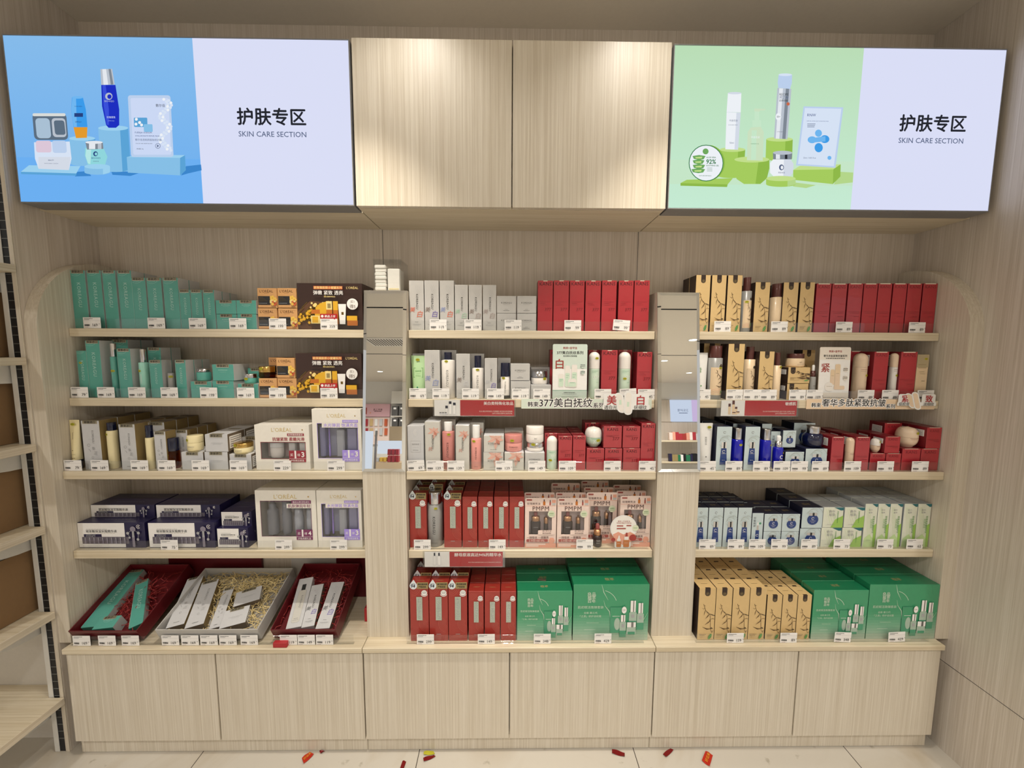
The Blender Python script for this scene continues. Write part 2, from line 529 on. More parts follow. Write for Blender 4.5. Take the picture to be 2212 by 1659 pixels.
class Fr:
    """a printed face: u,v in fractions of w,h; every mark lies a hair above the last"""

    def __init__(s, mb, fn, w, h, step=0.00012):
        s.mb, s.fn, s.w, s.h, s.e, s.st = mb, fn, w, h, 0.00015, step

    def put(s, pts, fs, mat):
        s.mb.add([s.fn(u, v, s.e) for u, v in pts], fs, mat)
        s.e += s.st

    def rect(s, u0, v0, u1, v1, mat):
        s.put([(u0 * s.w, v0 * s.h), (u1 * s.w, v0 * s.h), (u1 * s.w, v1 * s.h), (u0 * s.w, v1 * s.h)], [(0, 1, 2, 3)], mat)

    def poly(s, pts, mat):
        s.put([(u * s.w, v * s.h) for u, v in pts], [tuple(range(len(pts)))], mat)

    def ell(s, cu, cv, ru, mat, rv=None, n=20):
        ru *= s.w
        rv = ru if rv is None else rv * s.h
        s.put([(cu * s.w + ru * math.cos(2 * PI * i / n), cv * s.h + rv * math.sin(2 * PI * i / n)) for i in range(n)], [tuple(range(n))], mat)

    def rrect(s, u0, v0, u1, v1, r, mat, n=5):
        s.put(rr(u0 * s.w, v0 * s.h, u1 * s.w, v1 * s.h, r, n), [tuple(range(4 * n))], mat)

    def line(s, pts, wd, mat):
        P_, fs = [], []
        q = [Vector((u * s.w, v * s.h)) for u, v in pts]
        for i, p in enumerate(q):
            d = (q[min(i + 1, len(q) - 1)] - q[max(i - 1, 0)]).normalized()
            nn = Vector((-d.y, d.x)) * (wd / 2 if not isinstance(wd, list) else wd[i] / 2)
            P_ += [tuple(p + nn), tuple(p - nn)]
        for i in range(len(q) - 1):
            fs.append((2 * i, 2 * i + 1, 2 * i + 3, 2 * i + 2))
        s.put(P_, fs, mat)

    def arc(s, cu, cv, r, a0, a1, wd, mat, n=10, clip=True):
        pts = []
        for i in range(n + 1):
            a = math.radians(a0 + (a1 - a0) * i / n)
            u, v = cu + r * math.cos(a), cv + r * math.sin(a) * s.w / s.h
            if not clip or (0 <= u <= 1 and 0 <= v <= 1):
                pts.append((u, v))
        if len(pts) > 1:
            s.line(pts, wd, mat)

    def text(s, st, cu, cv, ln, mat, rot=0, bold=0.0, sp=1.0, hmax=None, shear=0):
        cjk = any(ord(ch) > 0x2E80 for ch in st)
        vs, fs, W, H = tmesh(st, 0.0 if cjk else bold, sp)
        if not vs:
            return
        k = (ln * (s.h if rot in (90, -90) else s.w)) / W
        if hmax:
            k = min(k, hmax / H)
        c, sn = math.cos(math.radians(rot)), math.sin(math.radians(rot))
        d = bold * k if cjk else 0
        for ox, oy in (((0, 0), (d, 0), (-d, 0), (0, d)) if d else ((0, 0),)):
            s.put([(cu * s.w + ox + k * ((x + shear * y) * c - y * sn), cv * s.h + oy + k * ((x + shear * y) * sn + y * c)) for x, y in vs], fs, mat)
            s.e -= s.st * .9
        s.e += s.st * .9

    def bars(s, u0, u1, v, hgt, mat, seed=0):
        """a line of lettering too small to read: broken dashes"""
        rnd = random.Random(seed * 31 + 5)
        u = u0
        q, fs = [], []
        while u < u1:
            d = min((u1 - u0) * rnd.uniform(.05, .12), u1 - u)
            o = len(q)
            q += [(u * s.w, v * s.h - hgt / 2), ((u + d) * s.w, v * s.h - hgt / 2), ((u + d) * s.w, v * s.h + hgt / 2), (u * s.w, v * s.h + hgt / 2)]
            fs.append((o, o + 1, o + 2, o + 3))
            u += d + (u1 - u0) * .02
        s.put(q, fs, mat)


def rr(u0, v0, u1, v1, r, n=5):
    out = []
    for cx, cy, a0 in ((u1 - r, v0 + r, -90), (u1 - r, v1 - r, 0), (u0 + r, v1 - r, 90), (u0 + r, v0 + r, 180)):
        for i in range(n):
            a = math.radians(a0 + 90 * i / (n - 1))
            out.append((cx + r * math.cos(a), cy + r * math.sin(a)))
    return out


def flat(x0, y, z0):                       # a face that looks to -y
    return lambda u, v, e: (x0 + u, y - e, z0 + v)


def topf(x0, z, y0):                       # a face that looks up
    return lambda u, v, e: (x0 + u, y0 + v, z + e)


def sidef(x, y0, z0, sgn=1):               # a face that looks to +x or -x
    return lambda u, v, e: (x + sgn * e, y0 + sgn * u, z0 + v)


def cyl(r, z0, w, oy=0, sq=1.0):           # wrapped on a round body, u measured from the middle of width w
    return lambda u, v, e: ((r + e) * math.sin((u - w / 2) / r), oy - (r * sq + e) * math.cos((u - w / 2) / r), z0 + v)


# ------------------------------------------------------------------ registry of things and their labels
REG = []
ORD = 'first second third fourth fifth sixth seventh eighth ninth tenth eleventh twelfth thirteenth fourteenth fifteenth sixteenth'.split()


def tag(o, label, cat, group=None, kind=None):
    if label:
        o['label'] = label
    if cat:
        o['category'] = cat
    if group:
        o['group'] = group
    if kind:
        o['kind'] = kind
    return o


def reg(o, desc, place, cat, x, depth=0, group=None):
    REG.append((o, desc, place, cat, x, depth, group))
    return o


def struct(o):
    o['kind'] = 'structure'
    return o


def finish_labels():
    by = {}
    for r in REG:
        by.setdefault((r[1], r[2], r[5]), []).append(r)
    for (desc, place, depth), L in by.items():
        L.sort(key=lambda r: r[4])
        back = ['', ', second row', ', third row', ', fourth row', ', fifth row'][depth]
        for i, r in enumerate(L):
            t = desc + back + ', ' + place
            if len(L) > 1:
                t = (ORD[i] + ' ' if i else 'leftmost ') + desc + back + (' from left' if i else '') + ', ' + place
            for cut in (' with foil seal', ' with brown twig print', ' film wrapped', ' with brush characters', ' in the', ' with brown flank', ' with two dropper bottles in window', ' and window'):
                if len(t.split()) > 16:
                    t = t.replace(cut, '')
            if len(t.split()) > 16:
                print('LONG', len(t.split()), t)
            r[0]['label'] = t
            r[0]['category'] = r[3]
            if r[6]:
                r[0]['group'] = r[6]


RECIPES = {}


def make(name, rec, loc, rotz=0.0, rotx=0.0):
    """rec: [(part name, mesh or None, parent index, label)], the first is the thing itself"""
    out = []
    for i, (nm, me, par, lab) in enumerate(rec):
        o = bpy.data.objects.new(name if i == 0 else nm, me)
        COL.objects.link(o)
        if i == 0:
            o.location = loc
            o.rotation_euler = (rotx, 0, rotz)
        else:
            o.parent = out[par]
            if lab:
                o['label'] = lab
        out.append(o)
    return out[0]

# ------------------------------------------------------------------ printed designs of the cartons
def d_teal(f):
    for k in range(4):
        f.arc(.35, 1.04, .22 + .11 * k, 195 + 8 * k, 330, .0007, 'teal_print')
    f.text('KOREAGU', .52, .58 if f.h > 2.5 * f.w else .5, .42, 'teal_print', -90, .008, 1.15)
    f.line([(.02, 0.01), (.02, .99)], .0008, 'teal_print')


def d_teal_cube(f):
    f.text('KOREAGU', .5, .66, .42, 'teal_print', 0, 0, 1.1)
    f.bars(.36, .64, .53, .0006, 'teal_print', 3)


def seal(w, h, d, wf=.86, drop=.0):
    m = MB()
    f = Fr(m, flat(-w * wf / 2, -d / 2 - .0006, h - .0105 - drop), w * wf, .0105)
    f.rect(0, 0, 1, 1, 'seal_foil')
    f.rect(.02, .04, .98, .14, 'foil_hi')
    f.text('原装进口', .5, .54, .86, 'ink', 0, .02, 1.05, hmax=.0085)
    if drop == 0:
        m.add([(-w * wf / 2, -d / 2 - .0006, h + .0006), (w * wf / 2, -d / 2 - .0006, h + .0006), (w * wf / 2, -d / 2 + .012, h + .0008), (-w * wf / 2, -d / 2 + .012, h + .0008)], [(0, 1, 2, 3)], 'seal_foil')
    return m.mesh('seal_sticker')


def tester(fn, r=.0075):
    m = MB()
    f = Fr(m, fn, 2 * r, 1.3 * r)
    f.e += .0004
    f.ell(.5, .5, .5, 'tester', rv=.5, n=24)
    f.line([(.2, .5), (.8, .5)], r * .34, 'tester_ink')
    f.bars(.22, .8, .5, r * .16, 'tester', 2)
    return m.mesh('tester_sticker')


def d_lor_s(f):
    f.text("L'ORÉAL", .47, .86, .70, 'brown_ink', 0, .01, 1.05)
    f.bars(.34, .6, .75, .0007, 'brown_ink', 1)
    f.rect(.03, .16, .64, .60, 'panel_black')
    for k in range(4):
        f.bars(.07, .3 + .07 * k, .54 - .06 * k, .0009, 'dark_gold', k)
    f.bars(.07, .5, .24, .0012, 'pale_ink', 9)
    for u, v, r, m in ((.78, .5, .13, 'honey'), (.9, .42, .12, 'honey'), (.74, .32, .1, 'gold_pale'), (.88, .25, .13, 'honey_red'), (.8, .2, .07, 'honey'), (.93, .34, .06, 'gold_pale')):
        for a in range(5):
            f.ell(u + .6 * r * math.cos(a * 1.256), v + .6 * r * math.sin(a * 1.256), r * .5, m, n=9)
    f.line([(0, .02), (1, .02)], .0012, 'brown_ink')


def d_lor_big(f):
    f.poly([(.0, .0), (.62, .0), (.66, .3), (.5, .58), (.2, .62), (0, .4)], 'choc_light')
    rnd = random.Random(4)
    for k in range(30):                   # golden branches and blossoms
        x0, y0 = rnd.uniform(.0, .3), rnd.uniform(.12, .5)
        f.line([(x0, y0), (x0 + .09, y0 + .12)], .0022, 'dark_gold')
    for k in range(46):
        u = rnd.uniform(.03, .5)
        v = rnd.uniform(.30, .46) + .30 * u * rnd.random() + (.12 if u > .2 else 0) * rnd.random() - (.2 if u < .28 else 0) * rnd.random()
        f.ell(u, v, rnd.uniform(.012, .026), rnd.choice(['gold_print', 'gold_pale', 'gold_print']), n=9)
    f.poly([(.28, .30), (.45, .30), (.5, .62), (.36, .56), (.3, .46)], 'gold_print')
    f.poly([(.22, .34), (.36, .34), (.36, .43), (.24, .43)], 'amber')
    f.rect(.22, .13, .36, .30, 'gold_pale')
    f.rect(.24, .15, .33, .28, 'gold_print')
    f.rect(.46, .12, .55, .43, 'amber')
    f.rect(.46, .43, .55, .61, 'gold_pale')
    f.rect(.48, .46, .53, .56, 'khaki')
    f.rect(.565, .12, .64, .42, 'amber')
    f.rect(.565, .42, .64, .61, 'gold_print')
    f.poly([(.645, .55), (.765, .55), (.745, .12), (.66, .12)], 'paper')
    f.rect(.69, .32, .725, .38, 'dark_gold')
    f.rect(.77, .20, .93, .30, 'gold_print')
    f.rrect(.775, .09, .935, .20, .002, 'amber')
    f.rect(.28, .86, .72, .93, 'honey_red')
    f.text('欧莱雅胶原小蜜罐系列', .5, .895, .42, 'gold_pale', 0, .02)
    f.text('弹嫩 紧致 透亮', .5, .79, .45, 'paper', 0, .015)
    f.ell(.45, .71, .018, 'dark_gold')
    f.text('黑松露胶原蛋白', .52, .705, .17, 'gold_pale', 0, 0)
    f.text("L'ORÉAL", .87, .90, .18, 'gold_pale', 0, .0)
    f.ell(.865, .55, .085, 'paper', n=30)
    f.text('买1', .865, .60, .06, 'brown_ink', 0, .0)
    f.text('得5', .865, .50, .09, 'brown_ink', 0, .0)


def d_kgrey(f, mei=True):
    f.line([(.03, 0.01), (.03, .99)], .0006, 'paper')
    f.line([(.97, 0.01), (.97, .99)], .0006, 'paper')
    for k in range(3):
        f.arc(.9, .85, .2 + .12 * k, 150, 250, .0004, 'pale_ink')
    f.text('KOREAGU', .54, .58, .3, 'ink', -90, 0, 1.1)
    if mei:
        f.text('美', .22, .42, .36, 'mei_a', 0, .0, shear=.2)
        f.text('白', .72, .33, .34, 'mei_b', 0, .0, shear=.2)
    f.bars(.36, .6, .17, .0012, 'grey_ink', 1)
    f.bars(.2, .8, .12, .0008, 'grey_ink', 2)
    f.bars(.3, .7, .1, .0006, 'pale_ink', 3)


P('mei_a', '8A7A72', .4), P('mei_b', 'A89A96', .4), P('mei_orange', 'E2765C', .4), P('mei_blue', '8C9ACB', .4), P('mei_green', 'A9CFB4', .4), P('mei_violet', '7A6BB8', .4)


def d_kcube(f):
    f.text('KOREAGU', .5, .6, .55, 'ink', 0, 0, 1.1)
    f.bars(.32, .68, .5, .0006, 'grey_ink', 1)
    f.bars(.42, .58, .22, .0009, 'grey_ink', 2)
    f.bars(.34, .66, .15, .0016, 'grey_ink', 3)


def d_kplain(f):                            # grey front with line drawing, brown flank
    f.bars(.3, .7, .62, .0005, 'pale_ink', 1)
    f.text('KOREAGU', .6, .67, .26, 'grey_ink', -90, 0)
    f.arc(.32, .50, .08, 0, 350, .0007, 'grey_ink')
    f.line([(.3, .42), (.36, .40), (.4, .37)], .0008, 'grey_ink')
    f.text('鱼', .58, .44, .18, 'pale_ink', 12)
    f.text('正', .68, .34, .22, 'pale_ink', -8)
    f.arc(.5, .25, .06, 0, 330, .0006, 'grey_ink')
    f.bars(.34, .66, .07, .0016, 'grey_ink', 4)


def d_kplain_cube(f):
    f.bars(.25, .78, .5, .0006, 'grey_ink', 1)
    f.bars(.35, .7, .44, .0005, 'grey_ink', 2)


def d_kans(f):
    f.text('KANS', .5, .935 if f.h > 1.6 * f.w else .86, .80 if f.h > 1.6 * f.w else .6, 'kred_ink', 0, .012, 1.1)
    f.rect(.36, .985, .64, 1.0, 'cream_tab')
    f.line([(.14, .58), (.86, .58)], .0006, 'kred_dark')
    f.bars(.16, .5, .55, .0009, 'kred_dark', 1)
    f.bars(.16, .62, .52, .0008, 'kred_dark', 2)
    f.text('377', .68, .43, .42 if f.h > 1.6 * f.w else .36, 'kred_dark', 0, 0, shear=.12)


def d_kans_r(f):
    f.text('KANS', .5, .93 if f.h > 1.6 * f.w else .84, .78 if f.h > 1.6 * f.w else .62, 'kred_dark', 0, .012, 1.1)
    f.rect(.1, .982, .86, 1.0, 'cream_tab')
    f.line([(.08, .43), (.88, .43)], .0006, 'kred_dark')
    f.bars(.2, .85, .40, .0009, 'kred_dark', 1)
    f.bars(.5, .86, .33, .0012, 'kred_dark', 2)


def d_tan(f):
    f.rect(.34, .90, .66, 1.0, 'tan_side')
    f.ell(.5, .90, .16, 'tan_side')
    f.arc(.5, .895, .10, 0, 360, .0006, 'khaki')
    f.text('舒', .5, .895, .12, 'khaki')
    twig(f, 1.0)
    f.bars(.1, .5, .115, .0012, 'twig', 1)
    f.bars(.1, .42, .09, .0012, 'twig', 2)
    f.bars(.1, .36, .06, .0006, 'twig', 3)


def twig(f, k, ou=0.0, ov=0.0):
    w = f.w
    L = lambda pts, wd, m='twig': f.line([(ou + a * k, ov + b * k) for a, b in pts], [x * w for x in wd] if isinstance(wd, list) else wd * w, m)
    L([(.28, .70), (.36, .63), (.44, .57), (.62, .52), (.70, .49), (.74, .40), (.76, .28), (.80, .18)], .022)
    L([(.20, .62), (.32, .60), (.36, .63)], [.01, .03, .01])
    L([(.30, .68), (.40, .66)], [.008, .03])
    L([(.42, .58), (.36, .53), (.34, .48)], [.02, .035, .006])
    L([(.44, .57), (.56, .53), (.64, .515)], [.01, .04, .01], 'twig_dark')
    L([(.66, .51), (.56, .46), (.42, .415)], [.02, .05, .006])
    L([(.68, .51), (.82, .49), (.99, .475)], [.02, .05, .03], 'twig_dark')
    L([(.74, .40), (.84, .42), (.98, .41)], [.01, .03, .02])
    L([(.74, .38), (.60, .34), (.42, .30)], [.02, .05, .006])
    L([(.78, .22), (.55, .215), (.26, .255)], [.02, .075, .006])
    L([(.74, .23), (.84, .235), (.9, .22)], [.05, .07, .02], 'twig_dark')
    L([(.70, .41), (.68, .36)], [.01, .04])
    L([(.80, .18), (.86, .15), (.92, .19)], [.02, .05, .02], 'twig_dark')
    f.poly([(ou + a * k, ov + b * k) for a, b in ((.64, .015), (.66, .07), (.74, .115), (.86, .125), (.84, .07), (.76, .03))], 'leaf')
    L([(.64, .015), (.74, .07), (.85, .12)], .01, 'leaf_pale')


def d_tan_cube(f):
    f.rect(.1, .74, .32, 1.0, 'tan_side')
    f.ell(.21, .74, .11, 'tan_side')
    f.arc(.21, .76, .07, 0, 360, .0006, 'khaki')
    twig(f, .95, .12, .12)
    f.bars(.08, .34, .34, .0014, 'twig', 1)
    f.bars(.08, .26, .28, .0012, 'twig', 2)
    f.line([(.08, .2), (.5, .2)], .0005, 'twig')


def bio_bottle(f, cu, cv, s):
    """printed picture of a blue bottle with chrome cap, s = height in fraction"""
    a = f.h / f.w
    X = lambda x: cu + x * s * a
    f.poly([(X(-.155), cv), (X(.155), cv), (X(.15), cv + .18 * s), (X(.115), cv + .72 * s), (X(-.115), cv + .72 * s), (X(-.15), cv + .18 * s)], 'bio_blue')
    f.rect(X(-.11), cv + .73 * s, X(.11), cv + s, 'silver')
    f.rect(X(-.02), cv + .73 * s, X(.05), cv + s, 'ink')
    f.arc(cu, cv + .58 * s, .05 * s * a * 1.2, 20, 320, .0012, 'paper')
    f.bars(X(-.09), X(.1), cv + .49 * s, .0008, 'paper', 1)
    f.bars(X(-.07), X(.08), cv + .2 * s, .0008, 'paper', 2)


def waves(f, cu, cv, r):
    for k, (a0, a1) in enumerate(((20, 160), (200, 300), (30, 120), (60, 175), (5, 90))):
        f.arc(cu + (-.1 + .06 * k), cv + .012 * k, r * (.7 + .12 * k), a0, a1, .0012, 'bio_wave', 12, True)


def d_bio(f):
    f.arc(.5, .87, .075, 10, 320, .0014, 'aluminium')
    f.bars(.3, .7, .79, .0006, 'pale_ink', 3)
    waves(f, .5, .62, .34)
    bio_bottle(f, .5, .13, .52)
    f.bars(.2, .8, .07, .0006, 'pale_ink', 4)


def bio_jar(f, cu, cv, r):
    a = f.w / f.h
    f.ell(cu, cv, r, 'bio_blue', rv=r * a * .95, n=22)
    f.rect(cu - r * .72, cv + r * a * .72, cu + r * .72, cv + r * a * 1.25, 'silver')
    f.rect(cu - r * .1, cv + r * a * .72, cu + r * .25, cv + r * a * 1.25, 'ink')
    f.arc(cu, cv + r * a * .2, r * .22, 20, 320, .0012, 'paper')
    f.bars(cu - r * .5, cu + r * .5, cv - r * a * .25, .0008, 'paper', 1)
    f.bars(cu - r * .3, cu + r * .3, cv - r * a * .55, .0008, 'paper', 2)


def d_bio_cube(f):
    waves(f, .5, .62, .3)
    bio_jar(f, .52, .42, .27)


def d_bio_drop(f):
    f.text('抗皱紧致', .22, .74, .3, 'bio_side', -90, 0)
    f.ell(.72, .7, .1, 'gset_bot')
    f.rect(.34, .12, .66, .5, 'bio_blue')
    f.rect(.42, .5, .6, .64, 'silver')
    f.rect(.46, .64, .56, .73, 'paper')
    f.arc(.5, .35, .1, 20, 320, .0012, 'paper')


def d_mo(f):
    tall = f.h > 1.5 * f.w
    for k in range(3):
        f.line([(.12 + .1 * k, .92), (.3 + .12 * k, .42), (.42 + .12 * k, .05)], .0007, 'mo_pale')
    if tall:
        f.poly([(1, 0), (1, .55), (.78, .5), (.8, .0)], 'mo_green')
        f.poly([(0.02, 0), (.8, 0), (.78, .2), (.5, .3), (.1, .2)], 'mo_pale')
    else:
        f.poly([(.4, 0), (1, 0), (1, .6), (.6, .4)], 'mo_green')
    f.poly([(.52, 1), (1, 1), (1, .94 if tall else .86), (.86, .93 if tall else .85)], 'mo_teal')
    f.text('敷尔', .42, .86 if tall else .80, .30, 'pale_ink', 0, 0)
    f.text('植萃', .42, .80 if tall else .64, .30, 'pale_ink', 0, 0)
    f.text('积雪草舒缓修护水', .72, .52, .4 if tall else .6, 'leaf', -90, 0)
    f.text('清爽保湿', .58, .55, .22, 'leaf_pale', -90, 0)
    f.bars(.2, .6, .16, .0007, 'grey_ink', 1)
    f.bars(.1, .5, .13, .0005, 'pale_ink', 2)


def gs_bottle(f, cu, v0, wd, hb, hc):
    f.rect(cu - wd / 2, v0, cu + wd / 2, v0 + hb * .45, 'gset_bot')
    f.rect(cu - wd / 2, v0 + hb * .45, cu + wd / 2, v0 + hb, 'gset_low')
    f.poly([(cu - wd / 2, v0 + hb), (cu + wd / 2, v0 + hb), (cu + wd * .32, v0 + hb + .02), (cu - wd * .32, v0 + hb + .02)], 'gset_low')
    f.rect(cu - wd * .34, v0 + hb + .02, cu + wd * .34, v0 + hb + hc, 'paper')
    f.rect(cu - wd * .0, v0 + hb + .02, cu + wd * .14, v0 + hb + hc, 'aluminium')
    f.rect(cu - wd * .2, v0 + hb * .68, cu + wd * .2, v0 + hb * .9, 'pale_ink')


def d_gset(f):
    for k in range(10):
        f.rect(0, .05 * k, 1, .05 * (k + 1), 'gset_%d' % k)
        f.e -= f.st
    f.e += f.st
    f.poly([(.62, .12), (.68, .5), (.5, .95), (1, 1), (1, .5), (.9, .2)], 'gset')
    f.arc(.36, .62, .22, 20, 75, .0016, 'gset_ink')
    f.line([(.37, 1.0), (.40, .86), (.46, .72)], [.0005, .002, .0004], 'gset_ink')
    f.line([(.40, .72), (.42, .62), (.48, .52), (.5, .36), (.56, .18)], [.0004, .0012, .0024, .0012, .0004], 'gset_ink')
    f.line([(.99, .5), (.9, .28), (.78, .16)], [.0004, .002, .0004], 'gset_ink')
    for r in range(3):
        f.text(['良品', '植萃', '百年'][r], .24, .83 - .06 * r, .105, 'gset_ink', 0, .02)
    f.text('肌初赋活致臻套装', .23, .60, .34, 'gset_ink', 0, .0)
    f.text('全新·第三代', .23, .50, .18, 'gset_ink', 0, 0)
    f.text('「之源」修护淡纹霜', .23, .44, .28, 'gset_ink', 0, 0)
    f.bars(.18, .34, .32, .0012, 'gset_ink', 1)
    f.bars(.15, .30, .2, .0008, 'paper', 2)
    f.rect(.49, .14, .64, .60, 'gset_bot')
    f.rect(.5, .40, .63, .59, 'gset')
    f.bars(.52, .62, .44, .0014, 'paper', 2)
    f.ell(.585, .30, .04, 'gset_low', rv=.11)
    gs_bottle(f, .79, .24, .10, .26, .22)
    gs_bottle(f, .89, .2, .09, .28, .2)
    gs_bottle(f, .66, .07, .085, .26, .14)
    f.rrect(.71, .12, .83, .25, .004, 'gset_low')
    f.rect(.715, .25, .83, .34, 'paper')
    f.rect(.77, .25, .80, .34, 'aluminium')
    f.rect(.725, .12, .82, .17, 'gset_bot')
    f.ell(.67, .56, .032, 'paper', rv=.062)
    f.text('1+', .67, .56, .035, 'ink')


def d_amp(f):
    wx = .70 if f.w > .08 else .58
    f.rect(.0, .03, wx, .98, 'paper')
    f.text('玻尿酸保湿安瓶精华液', wx * .5, .66, wx * .66, 'ink', 0, .015)
    f.bars(wx * .18, wx * .62, .74, .0010, 'grey_ink', 1)
    f.bars(wx * .2, wx * .8, .59, .0007, 'khaki', 2)
    f.rect(wx * .12, .44, wx * .5, .545, 'amp_navy')
    f.text('AMPOULE', wx * .27, .515, wx * .2, 'pale_ink', 0, 0)
    f.text('ESSENCE', wx * .27, .465, wx * .2, 'pale_ink', 0, 0)
    f.rect(wx * .08, .17, wx + .06, .44, 'amp_pane')
    n = 10 if f.w > .08 else 5
    for k in range(n):
        u = wx * .13 + (wx - .03) * k / n
        f.rect(u, .18, u + .022, .34, 'amp_vial')
        f.rect(u + .005, .34, u + .017, .42, 'pale_ink')
    f.bars(wx * .1, wx * .5, .1, .0010, 'pale_ink', 5)
    a = f.h / f.w
    mx = (wx + 1) / 2 - .01
    nodes = [(mx, .76, .105), (mx - .2 * a, .60, .055), (mx + .2 * a, .61, .055), (mx - .14 * a, .43, .04), (mx + .17 * a, .36, .05)]
    for i, j in ((0, 1), (0, 2), (1, 3), (2, 4)):
        f.line([nodes[i][:2], nodes[j][:2]], .0011, 'pale_ink')
    for u, v, r in nodes:
        f.ell(u, v, r * a, 'amp_vial' if r > .1 else 'pale_ink')
    f.rrect(mx - .04 * a, .06, mx + .055 * a, .52, .002, 'amp_vial')
    f.rect(mx - .03 * a, .44, mx + .045 * a, .68, 'pale_ink')
    f.arc(wx + (1 - wx) * .76, .86, .07 * a, 30, 330, .0012, 'paper')
    f.text('15', wx + (1 - wx) * .76, .86, .06 * a, 'paper', 0, .02)


def d_r94(f):
    for k in range(5):
        f.arc(.05, .97, .16 + .09 * k, 275, 350, .0007, 'r94_ink', 10, True)
    for k in range(6):
        f.arc(1.02, .32, .18 + .07 * k, 130, 268, .0009, 'r94_ink', 12, True)
    f.ell(.78, .87, .155, 'paper', n=22)
    f.bars(.66, .9, .885, .0014, 'ink', 2)
    f.bars(.68, .88, .865, .0012, 'ink', 3)
    f.arc(.78, .865, .18, 200, 340, .0022, 'paper')
    f.rect(.35, .38, .67, .80, 'holo')
    f.text('KOREAGU', .51, .59, .36, 'pale_ink', -90, .0, 1.1)
    f.bars(.38, .62, .13, .002, 'pale_ink', 5)
    f.bars(.25, .75, .10, .0009, 'r94_ink', 6)


def d_flower(f):
    cx, cy = .62, .8
    for a, ln, m in ((150, .42, 'petal'), (200, .46, 'petal'), (95, .30, 'petal'), (40, .36, 'petal'), (-10, .36, 'petal'), (265, .55, 'petal'), (300, .34, 'petal_deep')):
        t = math.radians(a)
        k = f.w / f.h
        dx, dy = math.cos(t), math.sin(t) * k
        nx, ny = -math.sin(t) * .1, math.cos(t) * .1 * k
        pts = [(cx, cy), (cx + dx * ln * .5 + nx, cy + dy * ln * .5 + ny), (cx + dx * ln, cy + dy * ln), (cx + dx * ln * .5 - nx, cy + dy * ln * .5 - ny)]
        f.poly([(min(1, max(0, u)), min(1, max(0, v))) for u, v in pts], m)
        f.line([(min(1, max(0, u)), min(1, max(0, v))) for u, v in (pts[0], pts[2])], .0006, 'petal_deep')
    if f.h > 1.6 * f.w:
        f.text('KOREAGU', .52, .58, .28, 'ink', -90, 0, 1.1)
        f.text('抗', .36, .44, .26, 'petal_deep', 0, 0, shear=.2)
        f.bars(.2, .6, .15, .0008, 'pale_ink', 1)
    else:
        f.rect(0, 0, 1, .02, 'pale_ink')
        f.text('KOREAGU', .5, .52, .56, 'ink', 0, 0, 1.1)
        f.bars(.3, .7, .43, .0006, 'pale_ink', 1)
        f.bars(.32, .66, .16, .0010, 'grey_ink', 3)


def d_purify(f):
    f.rect(.2, .40, .8, .66, 'pale_ink')
    f.rect(.212, .407, .788, .653, 'kgrey_b')
    f.text('盈润净透', .5, .58, .42, 'grey_ink')
    f.bars(.3, .7, .51, .0006, 'pale_ink', 1)
    f.bars(.33, .68, .45, .0012, 'grey_ink', 2)
    for k in range(4):
        f.arc(.6, .85, .06 + .05 * k, 100, 260, .0006, 'paper')


